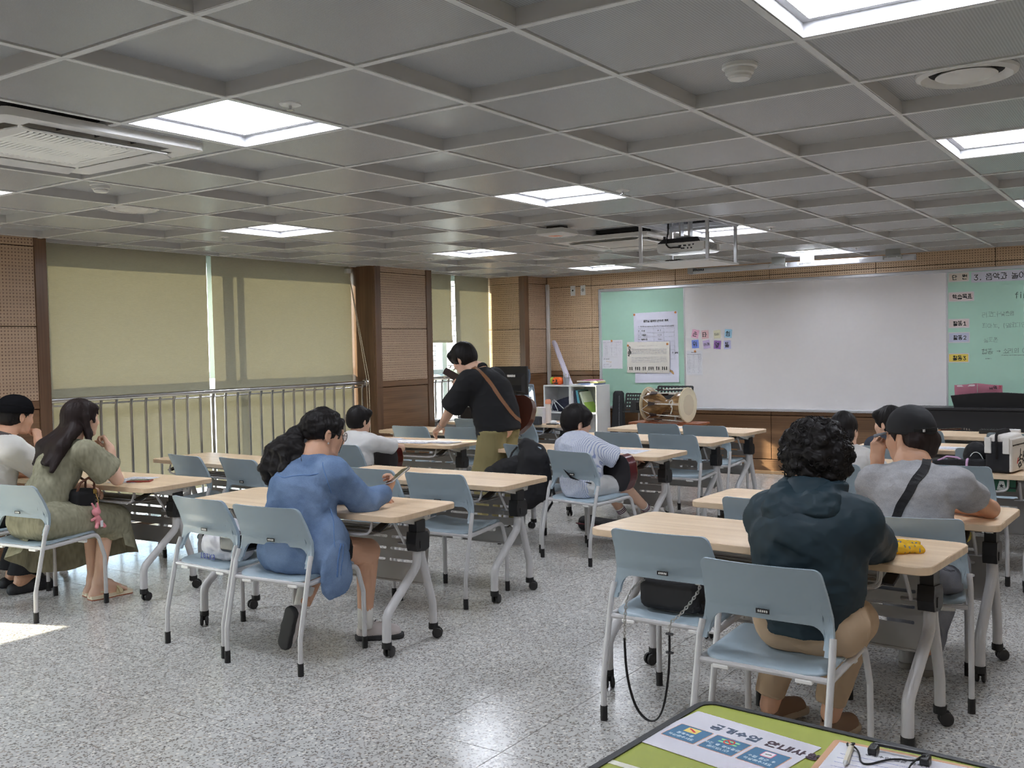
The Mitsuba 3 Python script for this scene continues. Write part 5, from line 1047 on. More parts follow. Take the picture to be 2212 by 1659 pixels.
# ---------------------------------------------------------------- standing teacher
def teacher():
    x, y = -2.58, 5.00; tr = at(x, y, 0, 90)
    k = person('person', 'standing man in a black shirt and khaki trousers leaning over a table with a guitar')
    ho = V3(-0.04, 0.265, 1.463); R = Rfu((-0.06, 0.86, -0.46))
    nb = V3(-0.015, 0.135, 1.355); sL, sR = V3(-0.185, 0.10, 1.275), V3(0.165, 0.10, 1.285)
    eL, wL = V3(-0.165, 0.315, 1.045), V3(-0.07, 0.505, 0.885); eR, wR = V3(0.27, 0.26, 1.09), V3(0.20, 0.44, 1.20)
    hips = [V3(-0.095, -0.06, 0.90), V3(0.095, -0.06, 0.90)]; kn = [V3(-0.11, -0.01, 0.48), V3(0.11, 0.02, 0.48)]; an = [V3(-0.12, -0.07, 0.095), V3(0.12, -0.02, 0.095)]
    pr = head_prims(ho, R) + [rc(ho + R @ V3(0, -0.02, -0.07), nb, 0.052, 0.058, 0.02), rc(nb, V3(0, 0.05, 1.17), 0.09, 0.13, 0.05), rc(V3(0, 0.05, 1.17), V3(0, -0.05, 0.90), 0.13, 0.14, 0.05), rc(sL, sR, 0.06, 0.06, 0.05)]
    pr += limb(sR, eR, wR, (0.056, 0.044, 0.046, 0.029)) + limb(sL, eL, wL, (0.056, 0.044, 0.046, 0.029))
    for i in (0, 1): pr += limb(hips[i], kn[i], an[i], (0.095, 0.062, 0.058, 0.038))
    hl = hand_prims(wL, (0.22, 0.80, -0.52), (0.0, 0.45, 0.85), 1, 1.0, fingers=[(8, 10, 8), (25, 30, 20), (30, 35, 25), (35, 35, 25)], curl=(20, 30, 20), thumb=(0.75, 0.6, -0.3)) + [rc(wL + (eL - wL) * 0.3, wL, 0.034, 0.028, 0.02)]
    hr = hand_prims(wR, (-0.35, 0.75, 0.45), (0.55, -0.25, -0.7), 1, 1.0, curl=(45, 55, 40), thumb=(0.4, 0.8, -0.6)) + [rc(wR + (eR - wR) * 0.3, wR, 0.034, 0.028, 0.02)]
    part(k, 'body', cat([blob(pr, 0.007), blob(hl, 0.0035), blob(hr, 0.0045)]), 'skin', True, tr); face_parts(k, ho, R, 1, tr, glasses=True)
    w = lambda a, b, c: ho + R @ V3(a, b, c)
    part(k, 'hair', short_hair(ho, R, 1.04, -0.072, 0.022, 0.019, [rc(w(-0.055, 0.068, 0.075), w(0.055, 0.068, 0.075), 0.034, 0.034, 0.02), rc(w(-0.05, 0.09, 0.055), w(-0.02, 0.098, 0.02), 0.014, 0.008, 0.01), rc(w(0.0, 0.094, 0.055), w(0.01, 0.104, 0.018), 0.014, 0.008, 0.01), rc(w(0.045, 0.088, 0.055), w(0.04, 0.097, 0.022), 0.014, 0.008, 0.01)], seed=22), 'hair', True, tr)
    a1, c1 = sleeve(sL, eL, 0.93, 0.095, 0.098, True, 0.066); a2, c2 = sleeve(sR, eR, 0.93, 0.095, 0.098, True, 0.066)
    ds = torso(nb + V3(0, -0.02, -0.05), V3(0, 0.025, 1.17), V3(0, -0.03, 1.02), V3(0, -0.06, 0.86), (0.10, 0.178, 0.180, 0.188), sL, sR, 0.092) + a1 + a2 + c1 + c2 + [cut(V3(0, -0.05, 0.835), (0, -0.25, -1), 0.4, 0.3), cut(nb + V3(0, 0, 0.04), (0, 0.45, 1), 0.085, 0.2)]
    sm = wrinkle(blob(ds, 0.0075), 0.008, (7, 7, 8), 61); s = part(k, 'shirt', sm, auto((26, 27, 30), 0.9), True, tr)
    part(s, 'collar', tube([nb + V3(0.064 * math.sin(t), 0.0 + 0.066 * math.cos(t), 0.028 - 0.04 * math.cos(t)) for t in np.linspace(0.6, 2 * math.pi - 0.6, 24)], 0.024, 8, flat=(0.4, 1)), auto((24, 25, 28), 0.9), True, tr)
    pt = [rc(hips[0], hips[1], 0.10, 0.10, 0.05), cut(V3(0, -0.05, 0.865), (0, 0, 1), 0.4, 0.3)]
    for i in (0, 1): pt += [rc(hips[i] + V3(0, 0, -0.06), kn[i], 0.110, 0.122, 0.05), rc(kn[i], an[i] + V3(0, 0, 0.02), 0.122, 0.115, 0.04), cut(an[i] + V3(0, 0, 0.01), (0, 0, -1), 0.16, 0.25)]
    pt += [cut(V3(0, -0.05, 0.865), (0, 0, 1), 0.4, 0.3)]
    part(k, 'trousers', wrinkle(blob(pt, 0.009), 0.011, (11, 11, 2.5), 63), auto((132, 122, 84), 0.9), True, tr)
    for i in (0, 1): shoe_parts(k, (an[i][0], an[i][1] - 0.06, 0.0), (0, 1, 0), (0, 0, 1), auto((60, 58, 58), 0.7), auto((200, 198, 194), 0.7), tr)
    d = (wL - eL) / np.linalg.norm(wL - eL); c = wL - d * 0.03; f = d; u = V3(0, 0.45, 0.85); u -= f * (u @ f); u /= np.linalg.norm(u); xx = np.cross(f, u)
    part(k, 'watch', tube([c + xx * 0.034 * math.cos(t) + u * 0.031 * math.sin(t) for t in np.arange(24) * 2 * math.pi / 24], 0.011, 8, flat=(0.2, 1), closed=True), auto((214, 208, 204), 0.5), True, tr)
    part(k, 'watch_face', cyl(c + u * 0.027 - xx * 0.01, c + u * 0.041 - xx * 0.014, 0.019, 20), auto((38, 38, 40), 0.3), 30, tr)
    # strap over the left shoulder and the guitar
    pq = trimesh.proximity.ProximityQuery(sm)
    raw = np.array([(0.03, 0.22, 1.28), (-0.05, 0.19, 1.37), (-0.105, 0.10, 1.40), (-0.13, -0.02, 1.33), (-0.13, -0.13, 1.20), (-0.08, -0.20, 1.06), (0.0, -0.22, 0.97), (0.10, -0.20, 0.93)])
    t = np.linspace(0, 7, 46); raw = np.stack([np.interp(t, np.arange(8), raw[:, i]) for i in range(3)], 1); q, _, fi = pq.on_surface(raw); nn = sm.face_normals[fi]; q = q + nn * 0.004
    for _ in range(2): q = np.vstack([q[:1], (q[:-2] + q[1:-1] + q[2:]) / 3, q[-1:]])
    tt = np.gradient(q, axis=0); ss = np.cross(nn, tt); ss /= np.linalg.norm(ss, axis=1, keepdims=True) + 1e-9; nn = np.cross(tt, ss); nn /= np.linalg.norm(nn, axis=1, keepdims=True) + 1e-9
    part(k, 'guitar_strap', loft([[q[i] + ss[i] * 0.016 - nn[i] * 0.002, q[i] + ss[i] * 0.016 + nn[i] * 0.003, q[i] - ss[i] * 0.016 + nn[i] * 0.003, q[i] - ss[i] * 0.016 - nn[i] * 0.002] for i in range(len(q))]), auto((124, 84, 54), 0.6), 40, tr)
    guitar('acoustic guitar slung at the side of the teacher, its head pointing up', (-2.595, 5.265, 1.02), (-0.82, -0.10, 0.44), (-0.25, 0.95, -0.2), 0.95, auto((70, 36, 24), 0.3), auto((190, 140, 88), 0.35), auto((74, 40, 28), 0.3))
teacher()

def seated_child(key, label, ho, R, hs, nb, sL, sR, eL, wL, eR, wR, kn, an, shirtcol, trouser, hairmk, bare=True, seed=0, sleeve_fr=0.75, toes=None, shoecol=(176, 172, 168), sockst=None, pelvis=0.0, loose=1.0, brow='hair'):
    x, y, rz = CHAIRS[key]; tr = at(x, y, 0, rz); k = person('person', label)
    hips = [V3(-0.07 + pelvis, -0.01, 0.535), V3(0.07 + pelvis, -0.01, 0.535)]
    ch = (nb + V3(pelvis, 0.0, 0.62)) / 2 + V3(0, -0.01, 0.04); wa = (ch + V3(pelvis, 0.0, 0.55)) / 2
    pr = head_prims(ho, R, hs) + [rc(ho + R @ V3(0, -0.018, -0.065) * hs, nb, 0.040, 0.044, 0.02), rc(nb, ch, 0.06, 0.09, 0.04), rc(ch, V3(pelvis, 0.0, 0.55), 0.09, 0.10, 0.04), rc(sL, sR, 0.04, 0.04, 0.04)]
    pr += limb(sR, eR, wR, (0.040, 0.032, 0.033, 0.022)) + limb(sL, eL, wL, (0.040, 0.032, 0.033, 0.022)) + hand_prims(wR, wR - eR, (0, 0, 1), 1, 0.8, curl=(30, 35, 25)) + hand_prims(wL, wL - eL, (0, 0, 1), -1, 0.8, curl=(30, 35, 25))
    for i in (0, 1): pr += limb(hips[i], kn[i], an[i], (0.072, 0.05, 0.046, 0.030))
    part(k, 'body', blob(pr, 0.0068), 'skin', True, tr); face_parts(k, ho, R, hs, tr, brow)
    part(k, 'hair', hairmk(ho, R, hs), 'hair', True, tr)
    a1, c1 = sleeve(sL, eL, sleeve_fr, 0.062 * loose, 0.066 * loose); a2, c2 = sleeve(sR, eR, sleeve_fr, 0.062 * loose, 0.066 * loose)
    ds = torso(nb + V3(0, -0.015, -0.04), ch, wa, V3(pelvis, 0.0, 0.545), (0.07, 0.12 * loose, 0.125 * loose, 0.135 * loose), sL, sR, 0.062) + a1 + a2 + c1 + c2 + [cut(nb + V3(0, 0, 0.012), (0, 0.3, 1), 0.07, 0.2)] + SEATC
    part(k, 'shirt', wrinkle(blob(ds, 0.0075), 0.006, (10, 10, 10), 70 + seed), shirtcol, True, tr)
    so = [rc(hips[0], hips[1], 0.10, 0.10, 0.04)]; fr = 0.75 if bare else 1.0
    for i in (0, 1):
        so += [rc(hips[i], hips[i] + (kn[i] - hips[i]) * fr, 0.088, 0.074, 0.04)]
        so += [cut(hips[i] + (kn[i] - hips[i]) * fr, kn[i] - hips[i], 0.12, 0.2)] if bare else [rc(kn[i], an[i] + V3(0, 0, 0.03), 0.068, 0.055, 0.03)]
    part(k, 'shorts' if bare else 'trousers', wrinkle(blob(so + SEATC, 0.008), 0.004, (10, 10, 10), 80 + seed), trouser, True, tr)
    for i in (0, 1):
        d = V3(0.02, 1, 0.0) if toes is None else V3(*toes[i]); d = d / np.linalg.norm(d); u = V3(0, 0, 1) - d * d[2]; u /= np.linalg.norm(u)
        shoe_parts(k, an[i] - d * 0.055 - u * 0.085, d, u, auto(shoecol, 0.8), auto((206, 202, 196), 0.7), tr, 0.88)
        dd = (kn[i] - an[i]) / np.linalg.norm(kn[i] - an[i]); sock(k, an[i] - dd * 0.03, an[i] + dd * 0.075, 0.034, auto((226, 224, 222), 0.95), tr, 1, sockst)
    return k
# boy in the white T-shirt
seated_child('P4', 'boy in a white T-shirt with a black bowl cut sitting by the railing', V3(0.0, 0.045, 0.970), Rfu((0.15, 1, 0.02)), 0.92, V3(0, 0.005, 0.865), V3(-0.125, 0.03, 0.80), V3(0.125, 0.03, 0.80), V3(-0.20, 0.30, 0.68), V3(-0.20, 0.44, 0.76), V3(0.20, 0.33, 0.725), V3(0.02, 0.40, 0.665),
    [V3(-0.10, 0.33, 0.47), V3(0.10, 0.33, 0.47)], [V3(-0.09, 0.34, 0.14), V3(0.09, 0.34, 0.14)], auto((222, 221, 220), 0.95), auto((52, 56, 70), 0.9),
    lambda o, R, s: short_hair(o, R, s, -0.05, 0.020, 0.020, [rc(o + R @ V3(-0.06, 0.06, 0.07) * s, o + R @ V3(0.06, 0.06, 0.07) * s, 0.036 * s, 0.036 * s, 0.02)], seed=31), seed=1)
guitar('small dark red guitar on the lap of the boy in the white T-shirt', (-3.33, 4.50, 0.655), (-1, 0.05, 0.12), (0.05, 1, 0.05), 0.62, auto((74, 24, 22), 0.25), auto((196, 150, 96), 0.35), auto((64, 60, 60), 0.6))
# boy in the striped shirt
def stripes(p, n, uv):
    s = p.x * 0.974 + p.y * (-0.225); c = s * 105 + noise(p.x * 12, p.y * 12, p.z * 12) * 0.8; f = c - dr.floor(c)
    return mix(lin(214, 218, 228), lin(118, 136, 184), smoothstep(0.62, 0.72, f) * smoothstep(0.98, 0.88, f) * 0.8)
matte('striped_cotton', proc(stripes))
PB = seated_child('P6', 'boy in a pale blue striped shirt with a black strap over his shoulder', V3(-0.155, 0.06, 0.978), Rfu((0.48, 0.88, -0.12)), 0.97, V3(-0.14, 0.01, 0.872), V3(-0.255, 0.02, 0.795), V3(0.0, 0.06, 0.80), V3(-0.26, 0.20, 0.63), V3(-0.13, 0.38, 0.62), V3(0.10, 0.20, 0.72), V3(0.09, 0.40, 0.70),
    [V3(-0.14, 0.34, 0.475), V3(0.08, 0.32, 0.485)], [V3(-0.09, 0.50, 0.235), V3(0.03, 0.64, 0.27)], 'striped_cotton', auto((206, 206, 206), 0.9),
    lambda o, R, s: short_hair(o, R, s, -0.062, 0.015, 0.026, [rc(o + R @ V3(-0.06, 0.055, 0.065) * s, o + R @ V3(0.06, 0.055, 0.065) * s, 0.042 * s, 0.042 * s, 0.02), rc(o + R @ V3(0.07, 0.04, 0.03) * s, o + R @ V3(0.078, 0.055, -0.005) * s, 0.022 * s, 0.01 * s, 0.01)], seed=33), seed=2, sleeve_fr=0.98, toes=[(0.1, 1, 0.25), (0.1, 1, 0.15)], sockst=auto((96, 50, 84), 0.9), pelvis=-0.06, loose=1.2)
_tr = at(*CHAIRS['P6'][:2], 0, CHAIRS['P6'][2])
part(PB, 'strap', tube([V3(-0.20, 0.06, 0.85), V3(-0.215, -0.02, 0.86), V3(-0.20, -0.085, 0.80), V3(-0.15, -0.145, 0.70), V3(-0.02, -0.155, 0.60), V3(0.09, -0.06, 0.56)], 0.022, 8, flat=(0.25, 1)), 'black_fabric', True, _tr)
guitar('dark red guitar with black back on the lap of the boy in stripes', (-1.245, 4.70, 0.635), (-0.93, 0.25, 0.25), (0.22, 0.95, 0.1), 0.74, auto((82, 26, 30), 0.3), auto((160, 110, 70), 0.35), auto((30, 26, 28), 0.5))
# girl in the white top
seated_child('P9', 'girl in a white top with dark hair tied low at the nape', V3(0.07, 0.0, 0.985), Rfu((0.15, 1, 0.0)), 0.92, V3(0.07, -0.01, 0.875), V3(-0.045, 0.0, 0.81), V3(0.185, 0.0, 0.81), V3(-0.12, 0.22, 0.70), V3(-0.02, 0.40, 0.74), V3(0.25, 0.22, 0.70), V3(0.16, 0.40, 0.74),
    [V3(-0.05, 0.33, 0.47), V3(0.16, 0.33, 0.47)], [V3(-0.05, 0.34, 0.12), V3(0.16, 0.34, 0.12)], auto((214, 212, 210), 0.95), auto((70, 74, 90), 0.9),
    lambda o, R, s: short_hair(o, R, s, -0.075, 0.03, 0.013, [rc(o + R @ V3(-0.01, -0.10, -0.03) * s, o + R @ V3(-0.02, -0.115, -0.16) * s, 0.034 * s, 0.018 * s, 0.02), rc(o + R @ V3(-0.05, -0.07, -0.03) * s, o + R @ V3(0.05, -0.07, -0.03) * s, 0.045 * s, 0.045 * s, 0.02)], seed=35), bare=False, seed=3, pelvis=0.07)
# boy behind the brim of the cap
seated_child('P10', 'boy with black fringe seen in profile behind the cap brim', V3(-0.05, -0.04, 0.945), Rfu((-0.90, 0.30, 0.0)), 0.95, V3(-0.04, -0.03, 0.835), V3(-0.16, 0.0, 0.78), V3(0.09, 0.0, 0.78), V3(-0.20, 0.22, 0.68), V3(-0.10, 0.40, 0.74), V3(0.14, 0.22, 0.68), V3(0.04, 0.40, 0.74),
    [V3(-0.09, 0.33, 0.47), V3(0.09, 0.33, 0.47)], [V3(-0.09, 0.34, 0.12), V3(0.09, 0.34, 0.12)], auto((70, 74, 84), 0.95), auto((60, 62, 76), 0.9),
    lambda o, R, s: short_hair(o, R, s, -0.055, 0.022, 0.018, [rc(o + R @ V3(-0.055, 0.062, 0.07) * s, o + R @ V3(0.055, 0.062, 0.07) * s, 0.036 * s, 0.036 * s, 0.02)], seed=37), bare=False, seed=4)
# ---------------------------------------------------------------- lettering: Hangul drawn as strokes, other characters from the bundled face
def _arc(cx, cy, rx, ry, n=20): return [(cx + rx * math.cos(t), cy + ry * math.sin(t)) for t in np.linspace(0, 2 * math.pi, n + 1)]
CON = {'ㄱ': [[(0, 1), (1, 1), (.95, 0)]], 'ㄴ': [[(0, 1), (0, 0), (1, 0)]], 'ㄷ': [[(1, 1), (0, 1), (0, 0), (1, 0)]], 'ㄹ': [[(0, 1), (1, 1), (1, .52), (0, .52), (0, 0), (1, 0)]], 'ㅁ': [[(0, 0), (1, 0), (1, 1), (0, 1), (0, 0)]],
       'ㅂ': [[(0, 1), (0, 0), (1, 0), (1, 1)], [(0, .5), (1, .5)]], 'ㅅ': [[(.5, 1), (.42, .5), (0, 0)], [(.46, .6), (1, 0)]], 'ㅇ': [_arc(.5, .5, .5, .5)], 'ㅈ': [[(0, 1), (1, 1)], [(.5, 1), (.42, .5), (0, 0)], [(.46, .55), (1, 0)]],
       'ㅊ': [[(.35, 1.1), (.65, 1.1)], [(0, .82), (1, .82)], [(.5, .82), (.42, .4), (0, 0)], [(.46, .45), (1, 0)]], 'ㅋ': [[(0, 1), (1, 1), (.95, 0)], [(0, .5), (.97, .5)]], 'ㅌ': [[(1, 1), (0, 1), (0, 0), (1, 0)], [(0, .5), (.95, .5)]],
       'ㅍ': [[(0, 1), (1, 1)], [(0, 0), (1, 0)], [(.3, 1), (.3, 0)], [(.7, 1), (.7, 0)]], 'ㅎ': [[(.32, 1.05), (.68, 1.05)], [(0, .78), (1, .78)], _arc(.5, .3, .34, .3)]}
for a, b in (('ㄲ', 'ㄱ'), ('ㄸ', 'ㄷ'), ('ㅆ', 'ㅅ'), ('ㅃ', 'ㅂ'), ('ㅉ', 'ㅈ')): CON[a] = [[(x * .45 + d, y) for x, y in l] for d in (0, .55) for l in CON[b]]
VV = {'ㅏ': [[(.3, 1), (.3, 0)], [(.3, .52), (1, .52)]], 'ㅑ': [[(.3, 1), (.3, 0)], [(.3, .65), (1, .65)], [(.3, .4), (1, .4)]], 'ㅓ': [[(.75, 1), (.75, 0)], [(0, .52), (.75, .52)]], 'ㅕ': [[(.75, 1), (.75, 0)], [(0, .65), (.75, .65)], [(0, .4), (.75, .4)]], 'ㅣ': [[(.5, 1), (.5, 0)]],
      'ㅐ': [[(.15, 1), (.15, 0)], [(.85, 1), (.85, 0)], [(.15, .52), (.85, .52)]], 'ㅔ': [[(.5, 1), (.5, 0)], [(1, 1), (1, 0)], [(0, .52), (.5, .52)]], 'ㅖ': [[(.5, 1), (.5, 0)], [(1, 1), (1, 0)], [(0, .65), (.5, .65)], [(0, .4), (.5, .4)]], 'ㅒ': [[(.1, 1), (.1, 0)], [(.9, 1), (.9, 0)], [(.1, .65), (.9, .65)], [(.1, .4), (.9, .4)]]}
HV = {'ㅗ': [[(0, .1), (1, .1)], [(.5, .1), (.5, 1)]], 'ㅛ': [[(0, .1), (1, .1)], [(.33, .1), (.33, 1)], [(.67, .1), (.67, 1)]], 'ㅜ': [[(0, .9), (1, .9)], [(.5, .9), (.5, 0)]], 'ㅠ': [[(0, .9), (1, .9)], [(.33, .9), (.33, 0)], [(.67, .9), (.67, 0)]], 'ㅡ': [[(0, .5), (1, .5)]]}
CV = {'ㅘ': 'ㅗㅏ', 'ㅙ': 'ㅗㅐ', 'ㅚ': 'ㅗㅣ', 'ㅝ': 'ㅜㅓ', 'ㅞ': 'ㅜㅔ', 'ㅟ': 'ㅜㅣ', 'ㅢ': 'ㅡㅣ'}
INI = 'ㄱㄲㄴㄷㄸㄹㅁㅂㅃㅅㅆㅇㅈㅉㅊㅋㅌㅍㅎ'; MED = 'ㅏㅐㅑㅒㅓㅔㅕㅖㅗㅘㅙㅚㅛㅜㅝㅞㅟㅠㅡㅢㅣ'; FIN = ['', 'ㄱ', 'ㄲ', 'ㄳ', 'ㄴ', 'ㄵ', 'ㄶ', 'ㄷ', 'ㄹ', 'ㄺ', 'ㄻ', 'ㄼ', 'ㄽ', 'ㄾ', 'ㄿ', 'ㅀ', 'ㅁ', 'ㅂ', 'ㅄ', 'ㅅ', 'ㅆ', 'ㅇ', 'ㅈ', 'ㅊ', 'ㅋ', 'ㅌ', 'ㅍ', 'ㅎ']
def syllable(ch):
    s = ord(ch) - 0xAC00; i, m, f = INI[s // 588], MED[s % 588 // 28], FIN[s % 28]; out = []
    y0 = 0.40 if f else 0.0
    def put_(strokes, x0, x1, a, b): out.extend([[(x0 + (x1 - x0) * x, a + (b - a) * y) for x, y in l] for l in strokes])
    if m in VV: put_(CON[i], .06, .54, y0 + .08 * (1 - y0), .93); put_(VV[m], .60, .97, y0 - (.0 if not f else .03), 1.0)
    elif m in HV:
        mid = y0 + (1 - y0) * .48; put_(CON[i], .18, .82, mid + .04, .97); put_(HV[m], .02, .98, y0 + .02, mid - .04 if m != 'ㅡ' else mid)
    else:
        h, v = CV[m]; mid = y0 + (1 - y0) * .45; put_(CON[i], .10, .58, mid + .06, .97); put_(HV[h], .02, .68, y0 + .02, mid - .03); put_(VV[v], .68, .98, y0 - .0, 1.0)
    if f and f in CON: put_(CON[f], .16, .88, .0, .30)
    return out
def text(s, h, w=0.10, depth=0.0006, adv=1.12, hand=0.0, seed=0):
    """lettering in the xy plane from the origin, about h tall"""
    x = 0.0; lines, ms = [], []; rs = np.random.default_rng(seed)
    for ch in s:
        if ch == ' ': x += 0.5 * h; continue
        if 0xAC00 <= ord(ch) <= 0xD7A3:
            jx, jy = rs.normal(0, hand, 2)
            for l in syllable(ch): lines.append([(x + (a + jx + (rs.normal(0, hand * .35) if hand else 0)) * h, (b + jy + (rs.normal(0, hand * .35) if hand else 0)) * h) for a, b in l])
            x += adv * h
        elif ch == '→':
            lines += [[(x, .5 * h), (x + .7 * h, .5 * h)], [(x + .5 * h, .68 * h), (x + .7 * h, .5 * h), (x + .5 * h, .32 * h)]]; x += .9 * h
        elif ch == '-': lines.append([(x, .5 * h), (x + .35 * h, .5 * h)]); x += .5 * h
        else:
            m = meshkit.text_mesh(ch, h * 0.88, depth, bold=w > 0.11); m.apply_translation((x + 0.06 * h - min(0, m.bounds[0][0]), 0, 0)); ms.append(m); x = m.bounds[1][0] + 0.12 * h
    if lines:
        g = unary_union([LineString(l).buffer(w * h / 2, quad_segs=2, cap_style=2 if not hand else 1, join_style=2 if not hand else 1) for l in lines]); ms.append(plate(g, 0, depth))
    m = cat(ms); return m, x
def wall_text(parent, s, h, xl, z, y, m='ink', w=0.10, name='lettering', centre=None, rotz=0, o=None, **kw):
    """lettering on a surface that faces -y: left end xl (or centred), baseline z, surface at y"""
    t, wd = text(s, h, w, **kw)
    if centre is not None: xl = centre - wd / 2
    t = upright(t); t.apply_translation((xl, y, z))
    if rotz: t = rot(t, -rotz, (0, 1, 0), o)
    return part(parent, name, t, m, False)
def bars_(rects, y, d=0.0004): return cat([box(x0, x1, y - d, y, z0, z1) for x0, x1, z0, z1 in rects])
mat('ink', lin(24, 24, 28), 0.6); mat('ink_soft', lin(92, 92, 100), 0.7); mat('ink_line', lin(150, 150, 160), 0.7); mat('marker', lin(70, 96, 84), 0.6); mat('marker_faint', lin(112, 146, 130), 0.6)

# ---------------------------------------------------------------- whiteboard with green wings
YB = 9.495
wb = thing('whiteboard', 'long whiteboard with green wings and an aluminium frame on the front wall', 'whiteboard')
part(wb, 'green_panel', box(-4.02, -2.86, YB, YB + 0.03, 0.775, 2.26), 'board_green', False)
part(wb, 'white_panel', box(-2.842, 0.160, YB, YB + 0.03, 0.775, 2.26), 'board_white', False)
part(wb, 'green_panel', box(0.178, 1.34, YB, YB + 0.03, 0.775, 2.26), 'board_green', False)
part(wb, 'seam', box(-2.86, -2.842, YB - 0.004, YB + 0.03, 0.775, 2.26, 0.002), 'alu'); part(wb, 'seam', box(0.160, 0.178, YB - 0.004, YB + 0.03, 0.775, 2.26, 0.002), 'alu')
part(wb, 'frame_top', box(-4.05, 1.37, YB - 0.02, YB + 0.045, 2.255, 2.292, 0.006), 'alu'); part(wb, 'frame_side', box(-4.05, -4.015, YB - 0.02, YB + 0.045, 0.76, 2.29, 0.006), 'alu'); part(wb, 'frame_side', box(1.335, 1.37, YB - 0.02, YB + 0.045, 0.76, 2.29, 0.006), 'alu')
part(wb, 'pen_tray', box(-4.05, 1.37, YB - 0.055, YB + 0.045, 0.748, 0.778, 0.006), 'alu')
part(wb, 'bracket', box(-4.07, -3.99, YB + 0.03, BW, 2.20, 2.30, 0.004), 'black_plastic')
def paper(label, x0, x1, z0, z1, y, m='paper', ang=0.0, group=None, base='paper_sheet', cat_='paper', curl=0.0):
    k = thing(base, label, cat_, group)
    cx, cz = (x0 + x1) / 2, (z0 + z1) / 2
    f = lambda u, v: (x0 + (x1 - x0) * u, y - 0.001 - curl * (np.maximum(0, 0.25 - v) * 4) ** 2 - 0.002 * np.sin(u * 3.14) * (1 - v), z0 + (z1 - z0) * v)
    part(k, 'sheet', rot(sheet(f, 8, 10, 0.0008), ang, (0, 1, 0), (cx, y, cz)), m, True)
    return k
ps = paper('tall white poster with a song list table under the music staff card', -3.543, -2.935, 1.082, 1.968, YB, auto((214, 214, 228), 0.95), -0.9, curl=0.012)
yt = YB - 0.0045
wall_text(ps, '동문실 음악회 연주곡 목록', 0.026, 0, 1.845, yt, 'ink', 0.15, centre=-3.235, adv=1.08)
wall_text(ps, '1. 일시 및 장소: 2024.10.31.(목) 12:30~13:00, 시청각실', 0.0145, 0, 1.784, yt, 'ink_soft', 0.13, centre=-3.235, adv=0.95)
part(ps, 'table_rule', bars_([(-3.49, -2.985, z, z + 0.0018) for z in (1.765, 1.710, 1.656, 1.600, 1.545, 1.49, 1.43, 1.375)] + [(x, x + 0.0018, 1.375, 1.766) for x in (-3.49, -3.455, -3.27, -3.13, -2.985)], yt), 'ink_line', False)
for z, a, b, c in ((1.728, '순', '곡 명', '시 간'), (1.674, '1', '가을길', '1:32'), (1.618, '2', '할머니등', '2:05'), (1.563, '3', '홀로아리랑', '3:12')):
    wall_text(ps, a, 0.017, -3.483, z, yt, 'ink_soft', 0.13); wall_text(ps, b, 0.019, -3.44, z, yt, 'ink', 0.13); wall_text(ps, c, 0.018, -3.215, z, yt, 'ink_soft', 0.13)
wall_text(ps, '곡, 해체', 0.018, -3.02, 1.445, yt, 'ink', 0.14)
for cx, c1 in ((-3.33, (84, 132, 214)), (-3.17, (84, 132, 214)), (-3.055, (70, 140, 220))):
    part(ps, 'round_picture', upright(plate(Point(0, 0).buffer(0.058), 0, 0.0006)).apply_translation((cx, yt, 1.185)), auto(c1, 0.9), False)
    part(ps, 'round_picture', upright(plate(Point(0, 0).buffer(0.058).difference(Point(-0.01, -0.02).buffer(0.052)), 0, 0.0012)).apply_translation((cx, yt, 1.185)), auto((176, 140, 96), 0.9), False)
pf = paper('ivory music staff card with a printed piano keyboard along its lower edge', -3.645, -3.050, 1.205, 1.598, YB - 0.012, auto((226, 222, 214), 0.6), 0.6, base='music_staff_card', cat_='card')
yf = YB - 0.0165
part(pf, 'staff_line', bars_([(-3.585, -3.085, z, z + 0.0022) for z in (1.505, 1.490, 1.475, 1.460, 1.445, 1.400, 1.385, 1.370, 1.355, 1.340)] + [(-3.50, -3.22, 1.546, 1.5478)], yf), 'ink_line', False)
part(pf, 'piano_key', bars_([(-3.63 + i * 0.0269, -3.63 + i * 0.0269 + 0.001, 1.212, 1.288) for i in range(22)], yf), 'ink_line', False)
part(pf, 'black_key', bars_([(-3.63 + (i + 1) * 0.0269 - 0.0065, -3.63 + (i + 1) * 0.0269 + 0.0065, 1.240, 1.282) for i in range(20) if i % 7 not in (2, 6)], yf, 0.001), 'ink', False)
cl = [(0.0, 0.0), (0.012, -0.01), (0.018, 0.0), (0.010, 0.014), (-0.010, 0.010), (-0.014, -0.012), (0.0, -0.024), (0.020, -0.020), (0.026, 0.0), (0.012, 0.024), (-0.008, 0.046), (0.006, 0.072), (0.014, 0.056), (0.0, 0.0), (-0.002, -0.045), (-0.014, -0.040)]
from scipy.interpolate import make_interp_spline
tt_ = np.linspace(0, 1, len(cl)); ls = make_interp_spline(tt_, np.array(cl), k=2)(np.linspace(0, 1, 80))
part(pf, 'treble_clef', upright(plate(unary_union([LineString(ls).buffer(0.0032), Point(-0.012, -0.042).buffer(0.007)]), 0, 0.0006)).apply_translation((-3.612, yf, 1.468)), 'ink', False)
